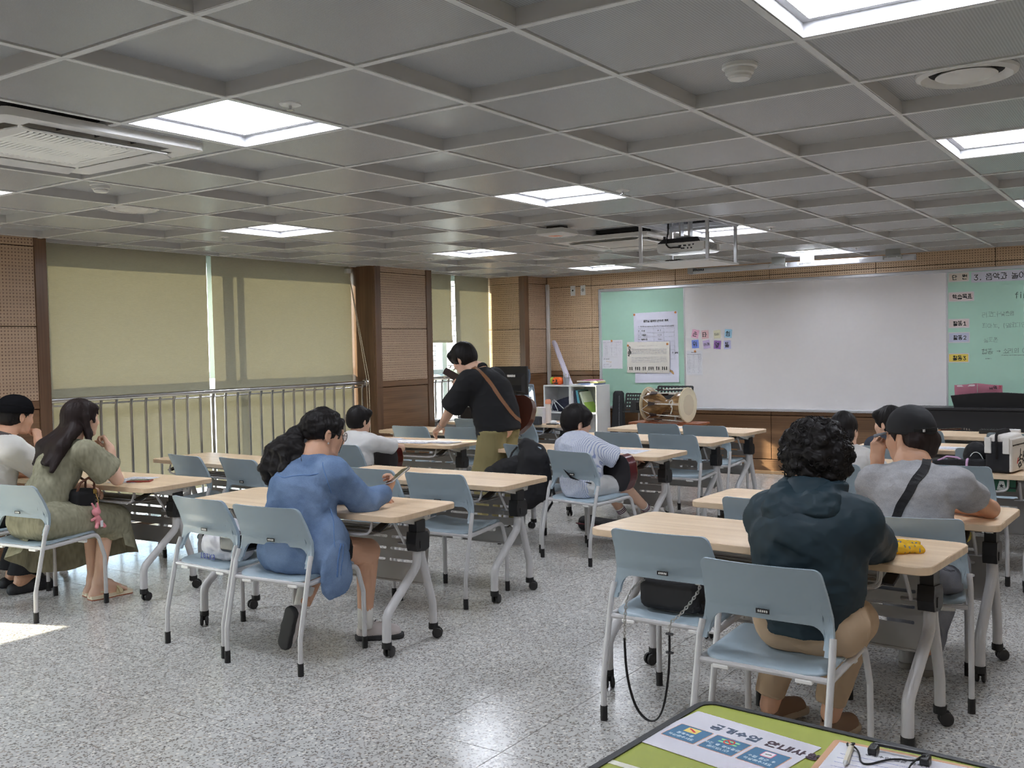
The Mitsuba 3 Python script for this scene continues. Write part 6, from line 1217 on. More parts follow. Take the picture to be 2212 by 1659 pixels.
for lb, x0, x1, z0, z1 in (('white printed table sheet, upper of the two at the frame of the board', -4.004, -3.712, 1.418, 1.630), ('white sheet with a small diagram under the table sheet', -4.013, -3.717, 1.260, 1.424)):
    k = paper(lb, x0, x1, z0, z1, YB - (0.003 if z1 > 1.5 else 0), 'paper', 0.4)
    y_ = YB - (0.0065 if z1 > 1.5 else 0.0035)
    if z1 > 1.5: part(k, 'table_rule', bars_([(x0 + 0.01, x1 - 0.01, 1.604, 1.606), (x0 + 0.01, x1 - 0.01, 1.598, 1.599)] + [(x, x + 0.0015, 1.43, 1.605) for x in (-3.96, -3.94, -3.87, -3.80)] + [(x0 + 0.01, x1 - 0.01, z, z + 0.0008) for z in np.arange(1.44, 1.59, 0.018)], y_), 'ink_line', False)
    else:
        part(k, 'diagram', bars_([(-3.99, -3.885, 1.286, 1.288), (-3.99, -3.885, 1.316, 1.318), (-3.99, -3.988, 1.286, 1.318), (-3.887, -3.885, 1.286, 1.318)], y_), 'ink_line', False)
        for q, (xx, zz) in enumerate(((-3.95, 1.355), (-3.92, 1.348), (-3.895, 1.342))): part(k, 'diagram', bars_([(xx, xx + 0.014, zz, zz + 0.006)], y_), auto((196, 160, 90), 0.8), False)
        wall_text(k, '악기 소리내기', 0.012, -3.99, 1.378, y_, 'ink_soft', 0.12)
k = paper('white table sheet pinned at the edge of the whiteboard under the word cards', -2.834, -2.620, 1.178, 1.476, YB, 'paper', 0.3)
part(k, 'table_rule', bars_([(-2.815, -2.635, z, z + 0.0012) for z in np.arange(1.20, 1.43, 0.0145)] + [(x, x + 0.0014, 1.20, 1.432) for x in (-2.815, -2.79, -2.74, -2.725, -2.67, -2.655, -2.636)] + [(-2.815, -2.635, 1.428, 1.433)], YB - 0.0035), 'ink_line', False)
wall_text(k, '모둠별 활동', 0.012, 0, 1.446, YB - 0.0035, 'ink_soft', 0.12, centre=-2.727)
def magnet(x, z, y, lb):
    m = upright(lathe([(0, 0), (0.0135, 0), (0.0135, 0.004), (0.011, 0.007), (0, 0.0078)], 18)); m.apply_translation((x, y, z)); one('magnet', lb, 'magnet', m, auto((186, 124, 72), 0.5), 30, group='round wooden magnets on the board')
magnet(-3.537, 1.945, YB - 0.003, 'wooden magnet at the upper corner of the tall poster, nearer the wall corner'); magnet(-2.968, 1.955, YB - 0.003, 'wooden magnet at the upper corner of the tall poster, nearer the whiteboard')
magnet(-3.628, 1.555, YB - 0.015, 'wooden magnet above the treble clef on the staff card'); magnet(-3.078, 1.565, YB - 0.015, 'wooden magnet at the upper corner of the staff card away from the clef')
magnet(-3.868, 1.620, YB - 0.006, 'wooden magnet on the small table sheet by the board frame'); magnet(-2.713, 1.468, YB - 0.003, 'wooden magnet on the sheet below the word cards')
for s, x, z, c, a, hh in (('손', -2.707, 1.681, (214, 166, 188), 12, .058), ('타', -2.579, 1.670, (222, 186, 190), -3, .058), ('티티', -2.423, 1.669, (222, 218, 192), -2, .030), ('쉼', -2.281, 1.675, (160, 200, 222), 5, .058),
                       ('위', -2.709, 1.556, (118, 138, 210), -3, .058), ('아래', -2.562, 1.550, (198, 180, 216), -8, .036), ('옆', -2.422, 1.542, (150, 110, 178), 5, .058), ('돌', -2.296, 1.540, (190, 192, 226), -2, .058)):
    cn = {'손': 'pink', '타': 'rose', '티티': 'cream', '쉼': 'light blue', '위': 'blue', '아래': 'lilac', '옆': 'purple', '돌': 'pale violet'}[s]
    k = thing('word_card', f'{cn} word card reading {s} on the whiteboard', 'card', 'word cards on the whiteboard')
    part(k, 'card', rot(box(x - 0.045, x + 0.045, YB - 0.0025, YB, z - 0.051, z + 0.051), a, (0, 1, 0), (x, YB, z)), auto(c, 0.7), False)
    wall_text(k, s, hh, 0, z - hh / 2, YB - 0.0025, 'ink', 0.13, centre=x, rotz=-a, o=(x, YB, z))
def label_card(s, x0, x1, z0, z1, c, lb, hh, border=True):
    k = thing('label_card', lb, 'card'); part(k, 'card', box(x0, x1, YB - 0.002, YB, z0, z1), auto((206, 202, 204), 0.8), False)
    if border: part(k, 'inner_field', box(x0 + 0.008, x1 - 0.008, YB - 0.0026, YB - 0.002, z0 + 0.009, z1 - 0.009), auto(c, 0.8), False)
    wall_text(k, s, hh, 0, (z0 + z1) / 2 - hh / 2, YB - 0.0028, 'ink', 0.15, centre=(x0 + x1) / 2 + 0.01, adv=1.02)
label_card('단  원', 0.184, 0.387, 2.155, 2.250, (204, 194, 180), 'cream label card reading 단 원 at the top of the green wing', 0.048)
label_card('학습목표', 0.184, 0.434, 1.947, 2.046, (208, 196, 192), 'pinkish label card reading 학습목표 below the unit card', 0.048)
label_card('활동1', 0.182, 0.388, 1.667, 1.763, (208, 194, 190), 'pinkish label card reading 활동1', 0.046)
label_card('활동2', 0.181, 0.391, 1.511, 1.622, (186, 190, 208), 'bluish label card reading 활동2', 0.046)
label_card('활동3', 0.180, 0.383, 1.302, 1.400, (216, 194, 92), 'yellow label card reading 활동3', 0.046)
k = thing('title_strip', 'long white paper strip reading 3. 음악과 놀아요 on the green wing', 'paper'); part(k, 'strip', box(0.407, 1.12, YB - 0.002, YB, 2.138, 2.248), auto((196, 196, 206), 0.9), False)
wall_text(k, '3. 음악과 놀아요', 0.066, 0.425, 2.160, YB - 0.002, 'ink', 0.105, adv=1.06)
for s, h_, x, z, m in (('fine', 0.070, 0.815, 1.955, 'marker'), ('리코더', 0.052, 0.505, 1.775, 'marker_faint'), ('-낮은음', 0.042, 0.665, 1.782, 'marker'), ('피아노, (멜로디언)', 0.048, 0.510, 1.660, 'marker_faint'), ('실로폰', 0.046, 0.520, 1.515, 'marker_faint'), ('협동 →', 0.054, 0.505, 1.390, 'marker'), ('소리의 어울림', 0.050, 0.705, 1.394, 'marker')):
    wall_text(wb, s, h_, x, z, YB, m, 0.065, 'handwriting', hand=0.04, seed=len(s), adv=1.02)
part(wb, 'handwriting', bars_([(0.69, 1.02, 1.372, 1.376), (0.54, 0.60, 1.338, 1.342)], YB), 'marker', False)
# wall plates
for x, lb in ((-4.47, 'white wall plate with a small dark socket, nearer the corner'), (-4.315, 'white wall plate with a round grey socket, nearer the board')):
    k = thing('wall_plate', lb, 'outlet', 'wall plates by the corner'); part(k, 'plate', box(x - 0.036, x + 0.036, BW - 0.010, BW, 2.232, 2.362, 0.003), 'white_plastic')
    part(k, 'socket', upright(lathe([(0, 0), (0.022 if x > -4.4 else 0.012, 0), (0.018 if x > -4.4 else 0.009, 0.003), (0, 0.003)], 16)).apply_translation((x, BW - 0.0102, 2.30)), auto((150, 150, 148), 0.5) if x > -4.4 else 'black_plastic')

# ---------------------------------------------------------------- on the ceiling
def ring(prof, n=28): return lathe(prof, n)
def detector(x, y, z, lb):
    k = thing('smoke_detector', lb, 'smoke detector', 'smoke detectors')
    part(k, 'base', ring([(0, z), (0.062, z), (0.062, z - 0.012), (0.055, z - 0.016), (0, z - 0.016)]).apply_translation((x, y, 0)), 'white_plastic'); part(k, 'head', ring([(0, z - 0.016), (0.052, z - 0.017), (0.050, z - 0.032), (0.042, z - 0.036), (0.042, z - 0.044), (0.036, z - 0.052), (0, z - 0.054)]).apply_translation((x, y, 0)), 'white_plastic')
detector(0.96, 1.60, H + 0.052, 'smoke detector in the recess below the large light panel at the top edge'); detector(-2.86, 1.58, H + 0.052, 'smoke detector in the recess under the slatted air conditioner'); detector(0.98, 7.30, H + 0.052, 'smoke detector near the front wall above the green wing'); detector(-2.88, 7.36, H + 0.052, 'faint smoke detector near the far air conditioner')
def sprinkler(x, y, z, lb):
    k = thing('sprinkler', lb, 'sprinkler', 'ceiling sprinklers'); part(k, 'escutcheon', ring([(0, z), (0.042, z), (0.040, z - 0.004), (0.014, z - 0.006), (0, z - 0.006)]).apply_translation((x, y, 0)), 'white_plastic')
    part(k, 'head', cat([cyl((x, y, z - 0.005), (x, y, z - 0.022), 0.006, 8), ring([(0, z - 0.022), (0.014, z - 0.022), (0.014, z - 0.024), (0, z - 0.024)]).apply_translation((x, y, 0))]), 'metal_bar')
for x, y, lb in ((-0.537, 0.857, 'sprinkler beside the large light panel near the windows'), (-0.558, 3.579, 'sprinkler beside the middle light panel'), (-4.138, 3.504, 'sprinkler beside the light panel in front of the first blind'), (-4.173, 6.19, 'sprinkler beside the light panel above the teacher'), (-0.524, 6.073, 'sprinkler just past the projector light panel'), (-4.164, 8.60, 'sprinkler near the corner conduit'), (-0.472, 8.40, 'sprinkler above the projection screen rail')):
    sprinkler(x, y, H + 0.004 if (math.floor(y / S) + math.floor(x / S)) % 2 == 0 else H + 0.052, lb)
def diffuser(x, y, z, lb):
    k = thing('air_diffuser', lb, 'air vent', 'round air diffusers'); part(k, 'ring', ring([(0.132, z), (0.178, z), (0.176, z - 0.012), (0.158, z - 0.022), (0.140, z - 0.010), (0.130, z + 0.0)], 36).apply_translation((x, y, 0)), 'white_plastic')
    part(k, 'disc', ring([(0, z - 0.022), (0.09, z - 0.022), (0.108, z - 0.014), (0.10, z - 0.006), (0, z - 0.004)], 36).apply_translation((x, y, 0)), 'white_plastic'); part(k, 'throat', ring([(0.133, z - 0.002), (0.133, z + 0.0005), (0, z + 0.0005), (0, z - 0.002)], 36).apply_translation((x, y, 0)), auto((40, 40, 42), 0.9))
diffuser(1.60, 2.22, H + 0.050, 'round air diffuser above the light panel at the right edge'); diffuser(-3.52, 2.24, H + 0.050, 'round air diffuser below the smoke detector near the windows'); diffuser(-3.52, 7.36, H + 0.050, 'far round air diffuser over the teacher desk')
def cassette(x, y, lb):
    k = thing('air_conditioner', lb, 'air conditioner', 'ceiling cassette air conditioners'); hs = 0.46; z = H - 0.028
    pl = rrect(-hs, hs, -hs, hs, 0.03)
    outl = [sbox(-0.32, 0.325, 0.32, 0.385), sbox(-0.32, -0.385, 0.32, -0.325), sbox(0.325, -0.32, 0.385, 0.32), sbox(-0.385, -0.32, -0.325, 0.32)]
    part(k, 'frame', mv(plate(pl.difference(unary_union(outl + [sbox(-0.25, -0.25, 0.25, 0.25)])), z, H + 0.004), x, y), 'white_plastic', 30)
    part(k, 'body', box(x - 0.42, x + 0.42, y - 0.42, y + 0.42, H + 0.02, H + 0.25), auto((34, 34, 36), 0.8))
    for i, (ax, sg) in enumerate(((0, 1), (0, -1), (1, 1), (1, -1))):
        lv = box(-0.315, 0.315, -0.004, 0.055, -0.004, 0.002, 0.001); lv = rot(lv, -20, (1, 0, 0)); lv.apply_translation((0, 0.330, z - 0.004)); lv = rot(lv, {(0, 1): 0, (0, -1): 180, (1, 1): -90, (1, -1): 90}[(ax, sg)], (0, 0, 1)); part(k, 'louver', mv(lv, x, y), 'white_plastic')
        bl = cat([box(a - 0.002, a + 0.002, 0.32, 0.39, z + 0.004, H + 0.018) for a in (-0.17, 0.0, 0.17)]); part(k, 'vane', mv(rot(bl, {(0, 1): 0, (0, -1): 180, (1, 1): -90, (1, -1): 90}[(ax, sg)], (0, 0, 1)), x, y), auto((90, 90, 94), 0.6))
    gr = []
    for q in range(21):
        a = -0.25 + 0.025 * q; gr += [tube([(-0.25, a, z + 0.003), (-0.125, a + 0.010, z + 0.003), (0, a, z + 0.003), (0.125, a + 0.010, z + 0.003), (0.25, a, z + 0.003)], 0.0065, 4)]
        b = -0.25 + 0.05 * q
        if q < 11: gr += [box(b - 0.005, b + 0.005, -0.25, 0.25, z + 0.002, z + 0.006)]
    part(k, 'return_grille', mv(cat(gr), x, y), 'white_plastic')
cassette(-1.82, 0.66, 'slatted ceiling air conditioner cut by the left edge of the photo'); cassette(-1.86, 6.05, 'far ceiling air conditioner behind the hanging projector')
k = thing('exit_sensor', 'square white unit with an orange label hanging below the ceiling grid', 'wireless unit')
x, y = -1.80, 4.83
part(k, 'housing', hullpts([(x + a * 0.125, y + b * 0.125, H - 0.055) for a in (-1, 1) for b in (-1, 1)] + [(x + a * 0.11, y + b * 0.11, H - 0.018) for a in (-1, 1) for b in (-1, 1)] + [(x + a * 0.10, y + b * 0.10, H - 0.068) for a in (-1, 1) for b in (-1, 1)]), 'white_plastic', 20)
part(k, 'mount', box(x - 0.06, x + 0.06, y - 0.06, y + 0.06, H - 0.02, H + 0.05), auto((60, 58, 56), 0.7)); part(k, 'label', box(x - 0.05, x + 0.03, y - 0.05, y + 0.04, H - 0.0695, H - 0.068), auto((222, 164, 140), 0.7), False)
# projector in its lift frame
k = thing('projector_lift', 'silver lift frame with a white cover plate hanging from the open ceiling cell', 'projector mount')
fx0, fx1, fy0, fy1 = -1.262, -0.668, 5.14, 5.74
for xx in (fx0 + 0.02, fx1 - 0.02):
    for yy in (fy0 + 0.02, fy1 - 0.02): part(k, 'pole', box(xx - 0.013, xx + 0.013, yy - 0.009, yy + 0.009, 2.19, H + 0.25, 0.002), 'alu')
part(k, 'cover_plate', box(fx0, fx1, fy0, fy1, 2.178, 2.192, 0.003), 'white_plastic'); part(k, 'top_plate', box(fx0 + 0.02, fx1 - 0.02, fy0 + 0.02, fy1 - 0.02, H + 0.245, H + 0.255), 'white_paint')
part(k, 'edge_rail', cat([box(fx0, fx1, fy0, fy0 + 0.016, H - 0.012, H + 0.012, 0.002), box(fx0, fx1, fy1 - 0.016, fy1, H - 0.012, H + 0.012, 0.002), box(fx0, fx0 + 0.016, fy0 + 0.017, fy1 - 0.017, H - 0.012, H + 0.012, 0.002), box(fx1 - 0.016, fx1, fy0 + 0.017, fy1 - 0.017, H - 0.012, H + 0.012, 0.002)]), 'alu')
pj = thing('projector', 'white ceiling projector with a black top and a row of sockets', 'projector')
px0, px1, py0, py1 = -1.13, -0.74, 5.22, 5.52
part(pj, 'body', hullpts([(a, b, 2.262) for a in (px0 + 0.01, px1 - 0.02) for b in (py0 + 0.01, py1 - 0.02)] + [(a, b, 2.275) for a in (px0, px1) for b in (py0, py1)] + [(a, b, 2.335) for a in (px0, px1) for b in (py0, py1)]), 'white_plastic', 20)
part(pj, 'top_cover', hullpts([(a, b, 2.335) for a in (px0, px1 - 0.03) for b in (py0, py1)] + [(a, b, 2.372) for a in (px0 + 0.04, px1 - 0.06) for b in (py0 + 0.02, py1 - 0.03)]), 'black_plastic', 20)
for i, (a, w_, z) in enumerate(((-1.02, 0.010, 2.30), (-0.95, 0.024, 2.31), (-0.91, 0.024, 2.31), (-0.87, 0.02, 2.31), (-0.835, 0.012, 2.315), (-0.93, 0.03, 2.29), (-0.88, 0.012, 2.29), (-0.85, 0.012, 2.29))): part(pj, 'socket', box(a, a + w_, py0 - 0.0012, py0 + 0.002, z - 0.006, z + 0.006), auto((40, 42, 46), 0.5), False)
part(pj, 'side_vent', cat([box(px1 - 0.0005, px1 + 0.001, py0 + 0.03 + 0.02 * i, py0 + 0.042 + 0.02 * i, 2.285, 2.328) for i in range(11)]), auto((120, 120, 120), 0.6), False)
part(pj, 'foot', cyl((px0 + 0.05, py0 + 0.03, 2.35), (px0 + 0.05, py0 + 0.03, 2.392), 0.011, 12), 'black_plastic')
part(pj, 'mount_arm', cat([box(-1.00, -0.985, 5.34, 5.40, 2.37, H + 0.24), box(-0.925, -0.91, 5.34, 5.40, 2.37, H + 0.24), box(-1.02, -0.89, 5.31, 5.43, 2.385, 2.393), box(-1.0, -0.91, 5.35, 5.39, 2.44, 2.446), box(-1.0, -0.91, 5.35, 5.39, 2.52, 2.526)]), 'alu')
part(pj, 'cable', tube(fillet([(-1.06, 5.30, H + 0.23), (-1.055, 5.26, 2.42), (-1.05, 5.205, 2.33), (-1.02, 5.20, 2.298), (-0.96, 5.205, 2.30), (-0.93, 5.215, 2.297)], 0.04, 5), 0.006, 8), 'black_rubber')
part(k, 'cable_plate', cat([rbox(-1.08, -0.95, 5.25, 5.38, 2.192, 2.212, 0.008), box(-1.15, -1.08, 5.30, 5.34, 2.192, 2.199, 0.002)]), 'black_plastic')
# projection screen rail
k = thing('screen_rail', 'long aluminium projection screen rail hung in front of the top of the whiteboard', 'projection screen')
ry = 8.90
part(k, 'channel', xf(plate(Polygon([(-0.05, 0.0), (0.05, 0.0), (0.05, 0.062), (0.046, 0.062), (0.046, 0.004), (-0.046, 0.004), (-0.046, 0.04), (-0.05, 0.04)]), -2.50, -0.02), np.array([[0, 0, 1, 0], [1, 0, 0, ry], [0, 1, 0, 2.372], [0, 0, 0, 1.0]])), 'alu', False)
part(k, 'end_cap', box(-2.51, -2.44, ry - 0.052, ry + 0.052, 2.368, 2.44, 0.004), auto((150, 150, 150), 0.5)); part(k, 'motor_label', cat([box(-2.44 + 0.02 * i, -2.428 + 0.02 * i, ry - 0.054, ry - 0.05, 2.395, 2.42) for i in range(7)]), 'black_plastic', False)
for x in (-1.44, -1.12, -0.23):
    b = part(k, 'hanger', cat([box(x - 0.075, x + 0.075, ry - 0.03, ry - 0.026, 2.42, H + 0.01), box(x - 0.095, x + 0.095, ry - 0.06, ry - 0.03, 2.405, 2.425), box(x - 0.095, x - 0.085, ry - 0.062, ry - 0.05, 2.385, 2.425), box(x + 0.085, x + 0.095, ry - 0.062, ry - 0.05, 2.385, 2.425)]), auto((148, 150, 146), 0.5) if x != -1.12 else 'white_plastic', False)
    part(b, 'bolt', cat([cyl((x + s_ * 0.045, ry - 0.064, 2.41), (x + s_ * 0.045, ry - 0.055, 2.41), 0.006, 8) for s_ in (-1, 1)]), 'metal_bar')
# ---------------------------------------------------------------- papers and small things on the tables
def flat_sheet(label, x, y, rz, w, h, z=0.7225, base='paper_sheet', m='paper', group=None, rows=0, curl=0.0):
    k = thing(base, label, 'paper', group); tr = at(x, y, z, rz)
    part(k, 'sheet', sheet(lambda u, v: (-w / 2 + w * u, -h / 2 + h * v, 0.0006 + curl * (u * (1 - u)) * v), 8, 8, 0.0006), m, True, tr)
    if rows: part(k, 'print', cat([box(-w / 2 + 0.02, w / 2 - 0.02 - 0.03 * (i % 3), -h / 2 + 0.02 + (h - 0.05) * i / rows, -h / 2 + 0.024 + (h - 0.05) * i / rows, 0.0008, 0.0013) for i in range(rows)]), 'ink_line', False, tr)
    return k
flat_sheet('white sheet under the red phone on the couple\'s table', -3.545, 2.20, 20, 0.21, 0.297, rows=9)
k = thing('smartphone', 'phone in a dark red case lying on the white sheet', 'phone'); tr = at(-3.42, 2.16, 0.7242, -55)
part(k, 'case', rbox(-0.037, 0.037, -0.076, 0.076, 0, 0.010, 0.004), auto((150, 62, 54), 0.5), 30, tr); part(k, 'screen', box(-0.033, 0.033, -0.071, 0.071, 0.0098, 0.0106), auto((36, 30, 32), 0.12), False, tr)
for i, (x, y, r, w, h) in enumerate(((-4.02, 5.14, 4, 0.42, 0.297), (-3.70, 5.10, -6, 0.297, 0.21), (-3.50, 5.06, 8, 0.42, 0.297), (-3.22, 5.12, -4, 0.297, 0.21))):
    flat_sheet(['large sheet of music in front of the boy in the white T-shirt', 'white sheet in the middle of the teacher\'s table', 'sheet of music under the teacher\'s pointing hand', 'glossy sheet at the free end of the teacher\'s table'][i], x, y, r, w, h, rows=6, z=0.7225 + 0.0006 * i)
flat_sheet('wide white sheet on the striped boy\'s table', -1.42, 5.08, 3, 0.42, 0.297, rows=6); flat_sheet('white sheet in front of the boy in stripes, near his sleeve', -1.86, 5.14, -4, 0.297, 0.21, rows=5)
flat_sheet('white sheet near the girl on the far right table', 0.50, 6.25, 4, 0.297, 0.21, rows=4); flat_sheet('white sheet on the far right table, nearer the black bag', 0.84, 6.25, -2, 0.297, 0.21, rows=4)
flat_sheet('small sheet on the table below the drum', -1.95, 7.30, 10, 0.21, 0.148); flat_sheet('white sheet beside the elbow of the man in grey', 0.55, 3.22, 12, 0.21, 0.297, rows=6)
# crumpled yellow cloth
rs = np.random.default_rng(9)
def cloth(u, v):
    X = -0.085 + 0.17 * u; Y = -0.045 + 0.09 * v + 0.012 * np.sin(u * 9); Zz = 0.012 + 0.016 * np.abs(np.sin(v * 9 + u * 3)) + 0.012 * np.abs(np.sin(u * 7 + v * 5)) * (1 - 0.6 * np.abs(2 * u - 1)); return X, Y, Zz
k = thing('yellow_cloth', 'crumpled yellow printed scarf beside the sleeve of the dark jacket', 'cloth'); tr = at(1.345, 2.205, 0.718, 25)
matte('yellow_print', proc(lambda p, n, uv: mix(lin(222, 178, 60), lin(120, 120, 130), smoothstep(0.22, 0.16, voronoi(p.x * 60, p.y * 60)[0]) * smoothstep(0.5, 0.52, voronoi(p.x * 60, p.y * 60)[2]))))
part(k, 'fold', wrinkle(blob([rc((-0.08, -0.02, 0.016), (0.0, -0.03, 0.024), 0.014, 0.018, 0.01), rc((0.0, -0.03, 0.024), (0.085, -0.012, 0.018), 0.018, 0.013, 0.01), rc((-0.085, 0.01, 0.018), (0.02, 0.012, 0.030), 0.014, 0.018, 0.008), rc((0.02, 0.012, 0.030), (0.08, 0.03, 0.026), 0.018, 0.014, 0.008), rc((-0.06, 0.03, 0.014), (0.07, 0.035, 0.020), 0.013, 0.013, 0.01)], 0.004), 0.006, (40, 18, 40), 5), 'yellow_print', True, tr)
# things under the right-hand tables
k = thing('folder', 'green folder with white emblems in the rack below the white and black bag', 'folder'); tr = at(0, 0)
part(k, 'cover', box(1.16, 1.42, 4.86, 4.866, 0.612, 0.69), auto((34, 84, 62), 0.6), False); part(k, 'emblem', cat([hullpts([(1.25 + a, 4.859, 0.625 + b) for a, b in ((0, 0), (0.045, 0.0), (0.03, 0.04), (0.012, 0.03))] + [(1.25, 4.8592, 0.625)] + [(1.26, 4.8599, 0.63)]), hullpts([(1.315 + a, 4.859, 0.62 + b) for a, b in ((0, 0), (0.055, 0.0), (0.04, 0.055), (0.015, 0.055))] + [(1.33, 4.8598, 0.63)])]), auto((214, 218, 214), 0.8), False)
part(k, 'emblem_star', upright(plate(Polygon([(0.014 * (1 if i % 2 == 0 else 0.42) * math.sin(i * math.pi / 5), 0.014 * (1 if i % 2 == 0 else 0.42) * math.cos(i * math.pi / 5)) for i in range(10)]), 0, 0.001)).apply_translation((1.342, 4.8585, 0.645)), auto((30, 40, 38), 0.8), False)
one('small_pouch', 'small yellow and white packet in the rack below the grey man\'s table', 'packet', rbox(1.36, 1.45, 3.12, 3.20, 0.607, 0.650, 0.012), auto((206, 188, 96), 0.6), 30)
# white and black shoulder bag
k = thing('shoulder_bag', 'white and black box shaped shoulder bag with brush lettering', 'bag'); tr = at(1.345, 4.99, 0.7225, -10)
part(k, 'body', rbox(-0.075, 0.075, -0.14, 0.14, 0.0, 0.205, 0.022, 14), auto((30, 30, 33), 0.85), 30, tr)
part(k, 'front_panel', rbox(0.060, 0.083, -0.135, 0.14, 0.008, 0.212, 0.010, 12), auto((222, 216, 208), 0.6), 30, tr)
part(k, 'top_flap', rbox(-0.062, 0.070, -0.138, 0.138, 0.17, 0.235, 0.03, 12), auto((224, 220, 214), 0.6), 30, tr)
part(k, 'end_panel', cat([rbox(-0.076, -0.035, -0.147, -0.135, 0.12, 0.22, 0.005, 8), rbox(0.03, 0.070, -0.147, -0.135, 0.12, 0.222, 0.005, 8)]), auto((222, 218, 212), 0.6), 30, tr)
part(k, 'strap', tube([V3(0.0, -0.150, 0.09), V3(-0.002, -0.153, 0.17), V3(-0.006, -0.140, 0.225), V3(-0.012, -0.09, 0.245), V3(-0.012, 0.09, 0.245), V3(0.0, 0.145, 0.2), V3(0, 0.148, 0.1)], 0.020, 8, flat=(1, 0.3)), 'black_fabric', True, tr)
part(k, 'zip', box(0.0832, 0.0845, -0.125, 0.13, 0.168, 0.176), 'black_plastic', False, tr)
br = [[(-0.02, 0.06), (0.0, 0.075), (0.03, 0.07)], [(0.005, 0.11), (0.0, 0.07), (-0.01, 0.045)], [(-0.035, 0.04), (0.0, 0.05), (0.04, 0.045)], [(-0.03, 0.02), (0.0, 0.03), (0.02, 0.01), (-0.02, 0.0), (-0.035, 0.015)], [(0.055, 0.09), (0.05, 0.02)], [(0.05, 0.06), (0.085, 0.07)], [(0.07, 0.095), (0.075, 0.015)], [(0.045, 0.035), (0.09, 0.03)]]
lm = plate(unary_union([LineString(l).buffer(0.0045 + 0.0015 * (i % 2)) for i, l in enumerate(br)]), 0, 0.001); lm = xf(lm, np.array([[0, 0, 1, 0.083], [1, 0, 0, 0.015], [0, 1, 0, 0.03], [0, 0, 0, 1.0]])); part(k, 'brush_lettering', lm, 'ink', False, tr); part(k, 'brush_lettering', xf(plate(LineString([(-0.055, 0.03), (-0.04, 0.055)]).buffer(0.007), 0, 0.001), np.array([[0, 0, 1, 0.083], [1, 0, 0, 0.015], [0, 1, 0, 0.03], [0, 0, 0, 1.0]])), auto((170, 60, 60), 0.7), False, tr)
# black rounded bag and lilac trimmed case beside it
k = thing('shoulder_bag', 'black rounded bag with a white piping arc beside the white and black bag', 'bag'); tr = at(1.17, 5.05, 0.7225, 0)
part(k, 'body', wrinkle(blob([el((0, 0, 0.085), (0.075, 0.10, 0.085), None, 0.03), rc((0, -0.05, 0.05), (0, 0.06, 0.05), 0.05, 0.05, 0.03), cut((0, 0, 0.0), (0, 0, -1), 0.2, 0.1)], 0.006), 0.003, (18, 18, 18), 3), 'black_fabric', True, tr)
part(k, 'piping', tube([V3(0.045 * math.cos(t) + 0.015, -0.092 - 0.012 * math.sin(t), 0.03 + 0.085 * math.sin(t)) for t in np.linspace(0.3, 2.9, 14)], 0.003, 6), auto((220, 220, 220), 0.6), True, tr); part(k, 'front_pocket', blob([el((0.0, -0.085, 0.055), (0.048, 0.022, 0.05), None, 0.02)], 0.006), auto((36, 36, 38), 0.85), True, tr)
k = thing('pencil_case', 'black case with lilac trim lying in front of the rounded bag', 'case'); tr = at(1.08, 4.93, 0.7225, 0)
part(k, 'body', wrinkle(blob([rc((-0.13, 0, 0.030), (0.16, 0, 0.036), 0.030, 0.036, 0.02)], 0.005), 0.004, (20, 20, 20), 8), 'black_fabric', True, tr); part(k, 'lilac_band', tube([V3(0.06, 0.036 * math.cos(t), 0.034 + 0.036 * math.sin(t)) for t in np.arange(20) * 2 * math.pi / 20], 0.008, 6, closed=True), auto((196, 160, 196), 0.7), True, tr)
part(k, 'lilac_handle', tube([V3(-0.12, -0.01, 0.05), V3(-0.06, -0.015, 0.085), V3(0.0, -0.01, 0.08), V3(0.03, 0, 0.06)], 0.007, 6), auto((196, 160, 196), 0.7), True, tr)
# ukulele on the last table
guitar('small wooden ukulele lying on the last table by the piano', (0.44, 7.19, 0.752), (0.98, 0.18, 0.07), (0, 0, 1), 0.44, auto((176, 120, 72), 0.4), auto((206, 156, 100), 0.4), auto((176, 120, 72), 0.4), cat_='ukulele')

# ---------------------------------------------------------------- bags on and by the chairs
x, y, rz = CHAIRS['C2']; tr = at(x, y, 0, rz); k = thing('plastic_bag', 'crumpled white plastic shopping bag on the chair beside the woman in denim', 'bag')
bg = blob([el((-0.02, 0.0, 0.525), (0.155, 0.12, 0.085), None, 0.03), rc((-0.12, -0.02, 0.50), (0.12, -0.02, 0.50), 0.055, 0.05, 0.03), rc((-0.08, 0.0, 0.56), (-0.02, 0.0, 0.64), 0.05, 0.02, 0.03), rc((0.05, 0.0, 0.56), (0.02, 0.0, 0.63), 0.05, 0.02, 0.03), SEATC[0], SEATC[1]], 0.006)
bm_ = wrinkle(wrinkle(bg, 0.010, (14, 14, 12), 3), 0.004, (34, 34, 34), 4); part(k, 'body', bm_, auto((226, 226, 232), 0.5), True, tr)
t, wd = text('EXIBI', 0.030, 0.12); t = rot(upright(t), 180, (0, 1, 0)); t.apply_translation((0.06, -0.152, 0.492)); part(k, 'lettering', t, auto((40, 56, 140), 0.6), False, tr)
one('black_case', 'glossy black case lying in the white plastic bag', 'case', wrinkle(rbox(0.05, 0.20, -0.12, 0.03, 0.505, 0.60, 0.02, 12), 0.002, (20, 20, 20), 1), auto((20, 20, 22), 0.2), 30, tr)
x, y, rz = CHAIRS['C13a']; tr = at(x, y, 0, rz); k = thing('handbag', 'black shoulder bag with a chain and leather strap on the front chair', 'bag')
part(k, 'body', wrinkle(rbox(-0.14, 0.13, -0.125, 0.0, 0.455, 0.585, 0.035, 14), 0.002, (14, 14, 14), 3), auto((30, 30, 32), 0.75), 30, tr); part(k, 'top_zip', box(-0.11, 0.10, -0.066, -0.056, 0.584, 0.588, 0.001), 'black_plastic', False, tr)
